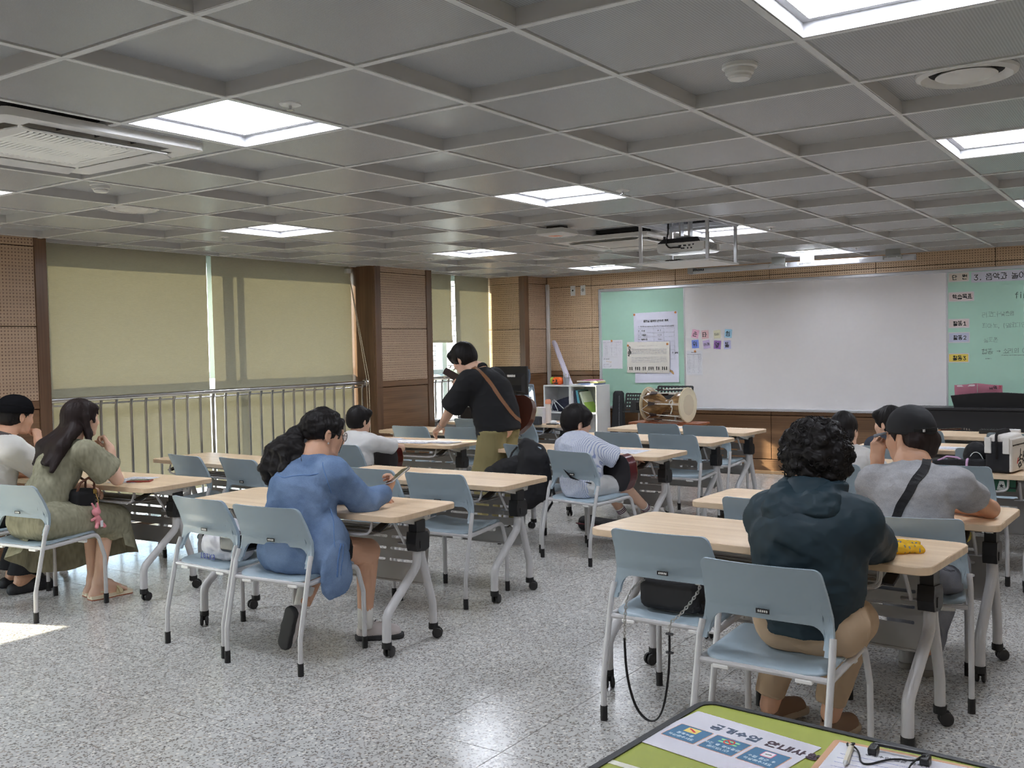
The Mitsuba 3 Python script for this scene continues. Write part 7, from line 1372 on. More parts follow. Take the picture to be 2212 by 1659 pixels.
stp = np.array([(-0.115, -0.11, 0.575), (-0.140, -0.20, 0.53), (-0.142, -0.235, 0.44), (-0.142, -0.24, 0.33), (-0.130, -0.24, 0.19), (-0.09, -0.24, 0.075), (-0.03, -0.24, 0.035), (0.02, -0.24, 0.08), (0.05, -0.24, 0.21), (0.06, -0.24, 0.345), (0.062, -0.235, 0.44), (0.09, -0.21, 0.475), (0.13, -0.13, 0.55), (0.12, -0.10, 0.58)])
ts = np.linspace(0, 1, len(stp)); sp_ = make_interp_spline(ts, stp, k=2); dense = sp_(np.linspace(0, 1, 200)); arc_ = np.r_[0, np.cumsum(np.linalg.norm(np.diff(dense, axis=0), axis=1))]; at_ = lambda s_: np.array([np.interp(s_, arc_, dense[:, i]) for i in range(3)])
Ls = arc_[-1]; a0, a1_ = Ls * 0.22, Ls * 0.80
part(k, 'leather_strap', tube([at_(s_) for s_ in np.linspace(a0, a1_, 60)], 0.008, 8, flat=(1, 0.45)), auto((20, 20, 22), 0.4), True, tr)
links = []
for lo, hi in ((0, a0), (a1_, Ls)):
    for i, s_ in enumerate(np.arange(lo, hi, 0.013)):
        p0, p1 = at_(s_), at_(s_ + 0.014); d = p1 - p0; d /= np.linalg.norm(d); u = np.cross(d, [1, 0.3, 0]); u /= np.linalg.norm(u); v = np.cross(d, u); w_ = u if i % 2 else v; c = (p0 + p1) / 2
        links.append(tube([c + d * 0.0095 * math.cos(q) + w_ * 0.0055 * math.sin(q) for q in np.arange(10) * 2 * math.pi / 10], 0.0018, 5, closed=True))
part(k, 'chain', cat(links), auto((206, 204, 200), 0.25, metal=1.0), True, tr, kind='stuff')
part(k, 'buckle', cat([box(0.047, 0.075, -0.246, -0.234, 0.40, 0.408), box(0.047, 0.075, -0.246, -0.234, 0.325, 0.333)]), auto((60, 60, 62), 0.4), 30, tr)
one('umbrella', 'short folded black umbrella lying behind the handbag on the front chair', 'umbrella', cat([cyl((0.12, -0.09, 0.482), (0.215, 0.03, 0.487), 0.026, 16), cyl((0.10, -0.115, 0.481), (0.12, -0.09, 0.482), 0.017, 14)]), auto((26, 26, 28), 0.6), 30, tr)
# black backpack on the chair back
x, y, rz = CHAIRS['C9']; tr = at(x, y, 0, rz); k = thing('backpack', 'black backpack hung over the chair back next to the striped boy', 'backpack')
part(k, 'body', wrinkle(blob([rc((0.10, -0.25, 0.42), (0.12, -0.24, 0.70), 0.10, 0.09, 0.04), rc((0.16, -0.19, 0.76), (0.06, -0.22, 0.80), 0.055, 0.05, 0.04), rc((0.20, -0.20, 0.70), (0.20, -0.18, 0.45), 0.06, 0.07, 0.04)], 0.007), 0.010, (9, 9, 7), 6), auto((24, 24, 27), 0.8), True, tr)
part(k, 'pocket', wrinkle(blob([rc((-0.24, -0.31, 0.56), (-0.10, -0.30, 0.61), 0.06, 0.075, 0.04), rc((-0.10, -0.30, 0.60), (0.02, -0.28, 0.64), 0.075, 0.08, 0.03)], 0.007), 0.010, (11, 11, 11), 7), auto((26, 26, 29), 0.8), True, tr)
part(k, 'strap', tube([V3(-0.06, -0.31, 0.64), V3(-0.055, -0.26, 0.74), V3(-0.02, -0.22, 0.80), V3(0.06, -0.20, 0.83)], 0.012, 8, flat=(1, 0.4)), 'black_fabric', True, tr); part(k, 'strap', tube([V3(0.22, -0.20, 0.72), V3(0.26, -0.15, 0.55), V3(0.25, -0.10, 0.40), V3(0.22, -0.16, 0.30)], 0.014, 8, flat=(1, 0.4)), 'black_fabric', True, tr)
x, y, rz = CHAIRS['C6b']; tr = at(x, y, 0, rz); k = thing('backpack', 'dark navy backpack with grey trim behind the glasses of the denim woman', 'backpack')
part(k, 'body', wrinkle(blob([el((0.10, -0.02, 0.66), (0.20, 0.12, 0.21), None, 0.03), SEATC[0]], 0.007), 0.006, (8, 8, 8), 4), auto((34, 36, 46), 0.8), True, tr)
part(k, 'trim', tube([V3(0.10 + 0.17 * math.cos(t), -0.11 + 0.03 * abs(math.cos(t)), 0.66 + 0.18 * math.sin(t)) for t in np.linspace(0.2, 2.9, 20)], 0.007, 6), auto((120, 124, 140), 0.7), True, tr)
k = thing('guitar_bag', 'black and dark red padded case lying on the floor under the striped boy\'s table', 'bag')
part(k, 'body', wrinkle(blob([rc((-1.98, 5.48, 0.055), (-1.45, 5.36, 0.055), 0.05, 0.055, 0.03), rc((-1.95, 5.42, 0.05), (-1.45, 5.30, 0.05), 0.05, 0.055, 0.03), cut((-1.7, 5.4, 0.001), (0, 0, -1), 0.6, 0.1)], 0.008), 0.004, (8, 8, 8), 2), auto((26, 24, 26), 0.8), True); part(k, 'edge', tube([V3(-1.99, 5.36, 0.06), V3(-1.7, 5.30, 0.065), V3(-1.44, 5.245, 0.06)], 0.006, 6), auto((96, 36, 40), 0.6), True)

# ---------------------------------------------------------------- the green desk by the camera
k = thing('front_desk', 'olive green topped desk with a thick black rubber edge in the near corner', 'desk'); tr = at(1.352, 0.317, 0, -5.0)
W_, D_ = 1.25, 0.70
part(k, 'top', plate(rrect(0.016, W_ - 0.016, -D_ + 0.016, -0.016, 0.03), 0.700, 0.7195), auto((150, 158, 66), 0.5), 30, tr)
part(k, 'rubber_edge', plate(rrect(0, W_, -D_, 0, 0.045, 8).difference(rrect(0.016, W_ - 0.016, -D_ + 0.016, -0.016, 0.03)), 0.690, 0.7225), auto((34, 35, 38), 0.5), 30, tr)
part(k, 'underframe', box(0.06, W_ - 0.06, -D_ + 0.06, -0.06, 0.64, 0.70, 0.004), auto((70, 72, 74), 0.5), 30, tr)
for a, b in ((0.08, -0.08), (W_ - 0.08, -0.08), (0.08, -D_ + 0.08), (W_ - 0.08, -D_ + 0.08)): part(k, 'leg', cyl((a, b, 0.0), (a, b, 0.66), 0.019, 14), 'frame_grey', 35, tr)
part(k, 'tape', box(0.012, 0.085, -0.428, -0.410, 0.7196, 0.7206), auto((226, 226, 210), 0.6), False, tr)
sg = thing('notice_sheet', 'laminated notice with three blue picture boxes on the green desk', 'sign'); tr = at(1.4975, 0.10, 0.7205, -11.2)
part(sg, 'sheet', plate(rrect(-0.152, 0.152, -0.112, 0.112, 0.004), 0, 0.0009), auto((222, 220, 230), 0.35), False, tr)
t, wd = text('공개수업', 0.027, 0.19, 0.0004); t.apply_translation((-0.078, 0.046, 0.0009)); part(sg, 'title', t, auto((74, 86, 108), 0.7), False, tr)
t2, wd2 = text('안내사항', 0.027, 0.19, 0.0004); t2.apply_translation((-0.078 + wd + 0.014, 0.046, 0.0009)); part(sg, 'title', t2, auto((62, 44, 56), 0.7), False, tr)
for i, (l1, l2) in enumerate((('등록부를', '작성해주세요'), ('사진 및 영상촬영', '금지입니다'), ('수업 참관 후', '작성해주세요'))):
    cx = -0.092 + 0.092 * i
    part(sg, 'picture_box', plate(rrect(cx - 0.042, cx + 0.042, -0.052, 0.026, 0.003), 0.0009, 0.0012), auto((196, 150, 130), 0.7), False, tr); part(sg, 'picture_box', plate(rrect(cx - 0.040, cx + 0.040, -0.050, 0.024, 0.003), 0.0012, 0.0015), auto((66, 112, 146), 0.6), False, tr)
    for l, yy in ((l1, -0.024), (l2, -0.040)):
        t, wd_ = text(l, 0.0095, 0.13, 0.0003); t.apply_translation((cx - wd_ / 2, yy, 0.0015)); part(sg, 'caption', t, auto((214, 224, 232), 0.7), False, tr)
    if i == 0:
        part(sg, 'icon', plate(sbox(cx - 0.016, -0.006, cx + 0.016, 0.018), 0.0015, 0.0018), auto((232, 206, 120), 0.7), False, tr); part(sg, 'icon', plate(LineString([(cx - 0.008, 0.012), (cx + 0.008, 0.002)]).buffer(0.0025), 0.0018, 0.0021), auto((200, 60, 60), 0.7), False, tr)
    elif i == 1:
        part(sg, 'icon', plate(unary_union([sbox(cx - 0.022, 0.008, cx + 0.022, 0.014), sbox(cx - 0.022, -0.004, cx + 0.022, 0.002)]), 0.0015, 0.0018), auto((150, 206, 150), 0.7), False, tr)
        part(sg, 'icon', plate(unary_union([Point(cx, 0.006).buffer(0.0125).difference(Point(cx, 0.006).buffer(0.0095)), LineString([(cx - 0.008, 0.014), (cx + 0.008, -0.002)]).buffer(0.0016)]), 0.0018, 0.0021), auto((206, 50, 56), 0.7), False, tr)
    else:
        part(sg, 'icon', plate(rrect(cx - 0.013, cx + 0.013, -0.008, 0.018, 0.003), 0.0015, 0.0018), auto((226, 120, 140), 0.7), False, tr); part(sg, 'icon', plate(rrect(cx - 0.011, cx + 0.011, -0.006, 0.016, 0.002), 0.0018, 0.0021), auto((232, 232, 236), 0.7), False, tr); part(sg, 'icon', plate(LineString([(cx - 0.005, 0.004), (cx + 0.006, 0.006)]).buffer(0.0014), 0.0021, 0.0023), 'ink', False, tr)
cb = thing('clipboard', 'brown clipboard with a sign-in sheet and black spring clip on the green desk', 'clipboard'); tr = at(1.815, 0.085, 0.7200, 0.5)
part(cb, 'board', plate(rrect(-0.135, 0.135, -0.19, 0.15, 0.01), 0.0, 0.003), auto((196, 152, 118), 0.6), 30, tr); part(cb, 'sheet', plate(sbox(-0.122, -0.185, 0.122, 0.138), 0.003, 0.0038), 'paper', False, tr)
t, wd_ = text('공개수업 참관 등록부', 0.011, 0.12, 0.0003); t.apply_translation((-wd_ / 2, 0.098, 0.0038)); part(cb, 'lettering', t, 'ink_soft', False, tr)
part(cb, 'ruled_lines', cat([box(-0.105, 0.105, 0.08 - 0.022 * i, 0.081 - 0.022 * i, 0.0038, 0.0041) for i in range(11)]), auto((130, 140, 190), 0.7), False, tr)
part(cb, 'clip', cat([tube(fillet([(-0.05, 0.108, 0.014), (-0.055, 0.135, 0.016), (0.055, 0.135, 0.016), (0.05, 0.108, 0.014)], 0.01, 3), 0.004, 8), rbox(-0.058, -0.040, 0.102, 0.132, 0.003, 0.018, 0.004), rbox(0.040, 0.058, 0.102, 0.132, 0.003, 0.018, 0.004)]), 'black_plastic', 30, tr)
pn = thing('pen', 'cream ballpoint pen tied with black string on the sign-in sheet', 'pen'); part(pn, 'barrel', cyl((-0.092, 0.115, 0.010), (-0.080, 0.03, 0.009), 0.0055, 12), auto((222, 214, 196), 0.4), 30, tr); part(pn, 'tip', tube([V3(-0.080, 0.03, 0.009), V3(-0.0785, 0.018, 0.008)], [0.0055, 0.0015], 10), auto((200, 200, 200), 0.3), True, tr)
part(pn, 'string', cat([tube(make_interp_spline(np.linspace(0, 1, 9), np.array([(-0.105, 0.135, 0.006), (-0.095, 0.108, 0.012), (-0.085, 0.112, 0.017), (-0.094, 0.118, 0.012), (-0.075, 0.10, 0.008), (-0.05, 0.05, 0.006), (-0.01, 0.095, 0.007), (0.03, 0.105, 0.010), (0.048, 0.118, 0.02)]), k=2)(np.linspace(0, 1, 70)), 0.0018, 6), tube(make_interp_spline(np.linspace(0, 1, 5), np.array([(0.046, 0.118, 0.02), (0.03, 0.06, 0.007), (0.05, 0.03, 0.006), (0.02, 0.0, 0.006), (0.04, -0.03, 0.006)]), k=2)(np.linspace(0, 1, 40)), 0.0018, 6)]), 'black_rubber', True, tr)
# ---------------------------------------------------------------- teacher's corner
k = thing('window_ledge', 'low cabinet ledge with a pale top under the narrow window', 'cabinet')
part(k, 'top', box(-5.25, -4.86, 7.42, 8.90, 0.690, 0.715, 0.004), auto((226, 222, 214), 0.5)); part(k, 'front_edge', box(-4.86, -4.852, 7.42, 8.90, 0.690, 0.715), auto((190, 150, 108), 0.5), False); part(k, 'body', box(-5.24, -4.88, 7.44, 8.88, 0.06, 0.690, 0.004), auto((150, 150, 148), 0.5)); part(k, 'plinth', box(-5.24, -4.90, 7.46, 8.86, 0.0, 0.06), auto((60, 60, 60), 0.6), False)
for i in range(3): part(k, 'door', box(-4.88, -4.866, 7.46 + 0.475 * i, 7.92 + 0.475 * i, 0.09, 0.675, 0.003), auto((160, 160, 158), 0.5))
rs = np.random.default_rng(4)
def loops(c, n, r, seed):
    rs = np.random.default_rng(seed); p = np.array([c + V3(r * math.cos(t * 0.9) * rs.uniform(0.4, 1.1), r * 1.3 * math.sin(t * 0.9) * rs.uniform(0.4, 1.1), rs.uniform(0.005, 0.17) * abs(math.sin(t * 0.6))) for t in range(n)]); p[:, 2] = np.maximum(p[:, 2], c[2] + 0.004)
    return tube(make_interp_spline(np.linspace(0, 1, n), p, k=2)(np.linspace(0, 1, n * 9)), 0.003, 5)
one('cable', 'tangle of thin dark cables on the window ledge behind the teacher\'s hand', 'cable', cat([loops(V3(-4.98, 7.75, 0.722), 12, 0.11, 1), loops(V3(-4.97, 7.85, 0.722), 10, 0.10, 2)]), auto((50, 50, 54), 0.5), True)
one('cable', 'single black cable hanging from the window ledge to the floor', 'cable', tube(fillet([(-4.95, 7.62, 0.722), (-4.86, 7.58, 0.725), (-4.845, 7.57, 0.5), (-4.85, 7.57, 0.12), (-4.80, 7.55, 0.01)], 0.03, 4), 0.005, 6), auto((30, 30, 32), 0.5), True)
one('power_adapter', 'small dark adapter lying among the cables on the ledge', 'adapter', rbox(-5.03, -4.93, 7.70, 7.78, 0.7155, 0.745, 0.008), auto((86, 88, 98), 0.5), 30)
one('computer_case', 'black desktop computer standing behind the teacher\'s forearm', 'computer', cat([rbox(-4.68, -4.50, 7.30, 7.66, 0.7225, 0.885, 0.006), box(-4.66, -4.52, 7.296, 7.3005, 0.75, 0.86)]), 'black_plastic', 30)
k = thing('monitor', 'black computer monitor seen from behind at the teacher\'s desk', 'monitor')
part(k, 'housing', cat([rbox(-4.32, -3.875, 7.50, 7.53, 1.02, 1.345, 0.006), hullpts([(a, 7.50, z) for a in (-4.24, -3.90) for z in (1.04, 1.27)] + [(a, 7.475, z) for a in (-4.20, -3.94) for z in (1.06, 1.22)])]), 'black_plastic', 25); part(k, 'screen', box(-4.31, -3.885, 7.5305, 7.532, 1.03, 1.335), auto((20, 22, 26), 0.1), False)
part(k, 'socket_recess', box(-4.07, -3.94, 7.472, 7.476, 1.07, 1.13), auto((12, 12, 12), 0.8), False); part(k, 'label', box(-4.13, -4.02, 7.4735, 7.4755, 1.225, 1.25), 'white_plastic', False); part(k, 'stand_neck', box(-4.06, -4.02, 7.49, 7.51, 0.74, 1.07, 0.004), 'black_plastic'); part(k, 'stand_foot', rbox(-4.15, -3.93, 7.42, 7.58, 0.7225, 0.742, 0.006), 'black_plastic', 30)
one('tablet', 'bright bluish tablet leaning behind the monitor stand', 'tablet', rot(box(-4.06, -3.84, 7.60, 7.606, 0.74, 0.98, 0.002), -12, (0, 1, 0), (-3.95, 7.6, 0.74)), auto((206, 222, 238), 0.2), 30)
k = thing('document_tray', 'black document tray on the teacher\'s desk', 'tray'); part(k, 'shell', cat([box(-4.10, -3.79, 7.16, 7.42, 0.7225, 0.735), box(-4.10, -3.79, 7.155, 7.165, 0.7225, 0.84, 0.003), box(-4.10, -4.09, 7.165, 7.42, 0.735, 0.84), box(-3.80, -3.79, 7.165, 7.42, 0.735, 0.84)]), 'black_plastic', False)
for i, (dx, r) in enumerate(((0, 3), (0.04, -8), (0.10, 14))): flat_sheet(['loose paper on the black document tray', 'curled paper lying across the document tray', 'white paper sticking out toward the yellow box'][i], -3.92 + dx, 7.28, r, 0.24, 0.19, z=0.842 + 0.012 * i, curl=0.12)
one('stationery_cup', 'small dark cup beside the neon yellow box', 'cup', lathe([(0, 0.7225), (0.042, 0.7225), (0.035, 0.79), (0.045, 0.80), (0, 0.80)], 18).apply_translation((-3.76, 7.19, 0)), 'black_plastic')
def cube_stack(x, y, z0, z1, lb, sd):
    k = thing('toy_block', lb, 'block', 'neon yellow blocks on the desk'); part(k, 'block', rbox(x - 0.033, x + 0.033, y - 0.033, y + 0.033, z0, z1, 0.004), auto((206, 222, 40), 0.5), 30); rs = np.random.default_rng(sd)
    part(k, 'dot', cat([upright(lathe([(0, 0), (0.004, 0), (0.004, 0.0008), (0, 0.0008)], 10)).apply_translation((x + a, y - 0.0334, z0 + (z1 - z0) * b)) for a, b in zip(rs.uniform(-0.025, 0.025, 8), rs.uniform(0.12, 0.88, 8))]), auto((70, 80, 30), 0.6), False)
cube_stack(-3.66, 7.18, 0.835, 0.952, 'tall neon yellow box with dark dots, topmost of its stack', 1); cube_stack(-3.66, 7.18, 0.777, 0.833, 'middle neon yellow block of the stack', 2); cube_stack(-3.66, 7.18, 0.7225, 0.775, 'lowest neon yellow block of the stack', 3)
k = thing('speaker', 'dark grey portable speaker with a round logo at the corner of the desk', 'speaker'); part(k, 'body', rbox(-3.655, -3.462, 7.09, 7.16, 0.7225, 0.812, 0.012), auto((52, 54, 58), 0.7), 30)
lg = upright(plate(unary_union([Point(0, 0).buffer(0.012).difference(Point(0, 0).buffer(0.009)), sbox(0.0095, -0.012, 0.0125, 0.026), LineString([(0.011, 0.026), (0.024, 0.026)]).buffer(0.0012)]), 0, 0.001)); part(k, 'logo', lg.apply_translation((-3.575, 7.0902, 0.758)), auto((24, 24, 26), 0.4), False)
one('white_box', 'white paper box behind the yellow blocks', 'box', box(-3.64, -3.52, 7.26, 7.36, 0.7225, 0.90, 0.002), auto((226, 222, 226), 0.7))
k = thing('bottle', 'white spray bottle with an orange cap on the teacher\'s desk', 'bottle'); part(k, 'body', lathe([(0, 0.7225), (0.030, 0.7225), (0.032, 0.75), (0.032, 0.90), (0.026, 0.935), (0, 0.935)], 20).apply_translation((-3.50, 7.34, 0)), auto((226, 214, 206), 0.4)); part(k, 'cap', lathe([(0, 0.935), (0.034, 0.935), (0.034, 0.965), (0.024, 0.985), (0, 0.985)], 20).apply_translation((-3.50, 7.34, 0)), auto((222, 150, 120), 0.4))
one('computer_mouse', 'white computer mouse on the teacher\'s desk', 'mouse', blob([el((-3.44, 7.34, 0.735), (0.032, 0.055, 0.020), None, 0.01), cut((-3.44, 7.34, 0.7227), (0, 0, -1), 0.1, 0.1)], 0.005), 'white_plastic', True)
one('tablet', 'dark tablet lying flat at the free end of the teacher\'s desk', 'tablet', rbox(-3.42, -3.30, 7.16, 7.24, 0.7225, 0.732, 0.004), auto((30, 30, 34), 0.3), 30); flat_sheet('white pad near the dark tablet on the desk', -3.37, 7.34, 8, 0.15, 0.20, rows=4)
# office chair
k = thing('office_chair', 'blue grey mesh office chair with a headrest behind the monitor', 'office chair')
ox, oy = -4.47, 8.25
def shell(w0, w1, z0, z1, dep, t=0.01, yb=0.0):
    return sheet(lambda u, v: (ox + (u - 0.5) * 2 * (w0 + (w1 - w0) * v), oy + yb - dep * (1 - (2 * u - 1) ** 2) + 0.03 * np.sin(v * 3.0), z0 + (z1 - z0) * v), 14, 14, t)
part(k, 'backrest', shell(0.20, 0.185, 0.56, 1.10, -0.05, 0.008), auto((150, 166, 186), 0.8), True); part(k, 'back_frame', cat([tube([V3(ox - 0.20, oy, 0.56), V3(ox - 0.195, oy + 0.03, 0.83), V3(ox - 0.185, oy, 1.10), V3(ox + 0.185, oy, 1.10), V3(ox + 0.195, oy + 0.03, 0.83), V3(ox + 0.20, oy, 0.56)], 0.013, 8)]), auto((104, 116, 130), 0.5), True)
part(k, 'headrest', shell(0.115, 0.12, 1.125, 1.285, -0.035, 0.03, 0.0), auto((74, 84, 96), 0.8), True); part(k, 'headrest_post', box(ox - 0.02, ox + 0.02, oy + 0.03, oy + 0.05, 0.95, 1.20, 0.004), 'black_plastic'); part(k, 'seat', rbox(ox - 0.24, ox + 0.24, oy - 0.02, oy + 0.44, 0.45, 0.53, 0.035), auto((90, 100, 114), 0.9), 30)
part(k, 'column', cyl((ox, oy + 0.2, 0.10), (ox, oy + 0.2, 0.46), 0.025, 14), 'black_plastic')
for i in range(5):
    a = i * 2 * math.pi / 5 + 0.3; d = V3(math.cos(a), math.sin(a), 0); b = part(k, 'base_arm', tube([V3(ox, oy + 0.2, 0.12), V3(ox, oy + 0.2, 0.085) + d * 0.28], [0.026, 0.016], 8), 'black_plastic'); part(b, 'caster', trimesh.creation.icosphere(2, 0.03).apply_translation(V3(ox, oy + 0.2, 0.03) + d * 0.28), 'black_rubber', True)
# white cube shelves
k = thing('cube_shelf', 'white open cube shelf under the left end of the board', 'shelf')
X0, X1, Y0, Y1 = -4.49, -3.715, 8.80, 9.14
t_ = 0.018; zs = [0.07, 0.395, 0.735, 1.075]
part(k, 'side', box(X0, X0 + t_, Y0, Y1, 0.0, 1.075, 0.002), 'white_paint'); part(k, 'side', box(X1 - t_, X1, Y0, Y1, 0.0, 1.075, 0.002), 'white_paint'); part(k, 'divider', box(-4.115, -4.080, Y0, Y1, 0.07, 1.06, 0.002), 'white_paint')
for z in zs: part(k, 'shelf_board', box(X0 + t_, X1 - t_, Y0 + 0.002, Y1 - 0.002, z - t_, z, 0.002), 'white_paint')
part(k, 'back_board', box(X0 + t_, X1 - t_, Y1 - 0.012, Y1 - 0.004, 0.07, 1.06), 'white_paint', False)
k = thing('folded_bag', 'navy cloth bag with white piping pushed into the upper cube', 'bag'); part(k, 'body', wrinkle(blob([rc((-4.36, 8.90, 0.79), (-4.16, 8.93, 0.81), 0.05, 0.06, 0.04), rc((-4.33, 8.92, 0.85), (-4.17, 8.95, 0.88), 0.03, 0.05, 0.04), cut((-4.26, 8.9, 0.737), (0, 0, -1), 0.3, 0.1)], 0.006), 0.006, (14, 14, 14), 3), auto((36, 38, 58), 0.8), True)
part(k, 'piping', cat([tube([V3(-4.41, 8.85, 0.745), V3(-4.38, 8.845, 0.87), V3(-4.36, 8.845, 0.89), V3(-4.18, 8.845, 0.745)], 0.006, 6), tube([V3(-4.40, 8.845, 0.742), V3(-4.30, 8.84, 0.745), V3(-4.36, 8.84, 0.86)], 0.006, 6)]), auto((220, 220, 224), 0.7), True)
one('potted_succulent', 'small green plant in the corner of the upper cube', 'plant', cat([el_ for el_ in [blob([el((-4.44 + 0.02 * math.cos(q), 8.845 + 0.015 * math.sin(q), 0.765 + 0.012 * (q % 2)), (0.018, 0.016, 0.022), None, 0.004)], 0.005) for q in range(7)]]), auto((88, 140, 62), 0.7), True)
for i, (c, th, lean, hgt, lb) in enumerate((((230, 230, 234), 0.02, 4, 0.27, 'white binder standing at the divider of the cube shelf'), ((30, 34, 60), 0.03, 9, 0.28, 'navy binder leaning on the white one'), ((96, 170, 190), 0.035, 16, 0.28, 'teal folder, the tallest leaning in the cube'), ((60, 74, 66), 0.02, 24, 0.28, 'dark green folder leaning beside the teal one'), ((206, 214, 198), 0.03, 33, 0.27, 'pale folder leaning lower'), ((150, 186, 88), 0.012, 52, 0.26, 'lime green folder slumped lowest in the cube'))):
    x0 = -4.075 + 0.045 * i
    one('binder', lb, 'binder', rot(rbox(x0, x0 + th, 8.82, 9.06, 0.737, 0.737 + hgt, 0.003, 8), -lean * 0.55, (0, 1, 0), (x0 + th, 8.9, 0.737)), auto(c, 0.6), 30, group='binders in the cube shelf')
k = thing('pumpkin_toy', 'orange pumpkin toy with a black face on top of the cube shelf', 'toy'); part(k, 'body', blob([el((-4.33 - 0.03 * q + 0.0, 8.90, 1.125), (0.05, 0.05, 0.048), None, 0.004) for q in (-1, 0, 1)], 0.005), auto((232, 98, 34), 0.5), True)
part(k, 'face', cat([upright(plate(g_, 0, 0.004)).apply_translation((-4.33, 8.850, 1.125)) for g_ in (Polygon([(-0.045, 0.02), (-0.02, 0.0), (-0.045, -0.005)]), Polygon([(0.0, 0.028), (0.018, 0.0), (-0.002, -0.018)]), Polygon([(-0.04, -0.022), (0.03, -0.02), (0.02, -0.038), (-0.02, -0.036)]))]), 'ink', False); part(k, 'leaf', blob([el((-4.415, 8.90, 1.13), (0.022, 0.05, 0.045), None, 0.004)], 0.005), auto((150, 176, 60), 0.6), True)
k = thing('pen_cup', 'grey mesh pen cup with pens beside the pumpkin toy', 'cup'); part(k, 'cup', lathe([(0.038, 1.0755), (0.042, 1.16), (0.044, 1.165), (0.040, 1.165), (0.034, 1.08), (0, 1.08), (0, 1.0755)], 20).apply_translation((-4.215, 8.91, 0)), auto((130, 130, 134), 0.5))
for q in range(6):
    one('pen', ['thin white pen in the mesh cup', 'black marker in the mesh cup', 'grey pen leaning in the mesh cup', 'dark pencil in the mesh cup', 'silver pen in the mesh cup', 'white marker in the mesh cup'][q], 'pen', cyl((-4.215 + 0.012 * math.cos(q), 8.91 + 0.012 * math.sin(q), 1.085), (-4.215 + 0.042 * math.cos(q), 8.91 + 0.034 * math.sin(q), 1.20 + 0.006 * q), 0.0045, 8), auto([(226, 226, 226), (30, 30, 32), (120, 120, 126), (50, 46, 60), (190, 190, 194), (222, 220, 214)][q], 0.5), 35, group='pens in the mesh cup')
one('paper_roll', 'long white paper roll leaning in the corner from the cube shelf', 'paper roll', cat([tube([V3(-4.30, 9.17, 1.02), V3(-4.72, 9.44, 1.63)], 0.028, 16), tube([V3(-4.26, 9.16, 1.02), V3(-4.69, 9.445, 1.61)], 0.016, 12)]), auto((216, 210, 226), 0.7), 40)
for i, (c, x0, x1, y0, y1, z, h_, r, lb) in enumerate((((232, 232, 236), -4.12, -3.96, 8.83, 9.05, 1.0755, 0.010, 2, 'thin white booklet flat on the cube shelf'), ((150, 164, 198), -3.99, -3.76, 8.83, 9.10, 1.0755, 0.024, -3, 'pale blue binder at the bottom of the pile on the shelf'), ((206, 200, 130), -3.84, -3.73, 8.84, 9.08, 1.0995, 0.014, 5, 'yellow notebook sticking out of the pile'), ((226, 214, 200), -4.02, -3.75, 8.83, 9.10, 1.1135, 0.016, 6, 'cream book slanting across the pile'), ((170, 110, 140), -3.97, -3.78, 8.86, 9.10, 1.1295, 0.010, 2, 'mauve folder on top of the pile'))):
    one('book', lb, 'book', rot(box(x0, x1, y0, y1, z, z + h_ - 0.0005, 0.002), r, (0, 0, 1), ((x0 + x1) / 2, (y0 + y1) / 2, z)), auto(c, 0.6), group='books on the cube shelf')
# instrument case, music stands, drum, piano
k = thing('guitar_bag', 'upright black padded instrument case leaning by the cube shelf', 'case')
rings = []
for z, w_, d_ in ((0.004, 0.10, 0.06), (0.03, 0.135, 0.075), (0.20, 0.150, 0.08), (0.38, 0.130, 0.078), (0.50, 0.100, 0.07), (0.60, 0.080, 0.062), (0.85, 0.070, 0.056), (0.955, 0.066, 0.050), (0.985, 0.045, 0.035)):
    rings.append([(-3.615 + w_ * np.sign(math.cos(t)) * abs(math.cos(t)) ** 0.6 - 0.03 * z, 9.14 + 0.10 * z + d_ * np.sign(math.sin(t)) * abs(math.sin(t)) ** 0.6, z) for t in np.arange(28) * 2 * math.pi / 28])
part(k, 'body', loft(rings), auto((28, 29, 31), 0.8), 40); part(k, 'piping', tube([V3(-3.60 - 0.03 * z + w_ * 0.35, 9.14 + 0.10 * z - d_ - 0.003, z) for z, w_, d_ in ((0.10, 0.145, 0.078), (0.38, 0.130, 0.078), (0.60, 0.08, 0.062), (0.93, 0.066, 0.052))], 0.004, 6), auto((90, 92, 96), 0.6), True)
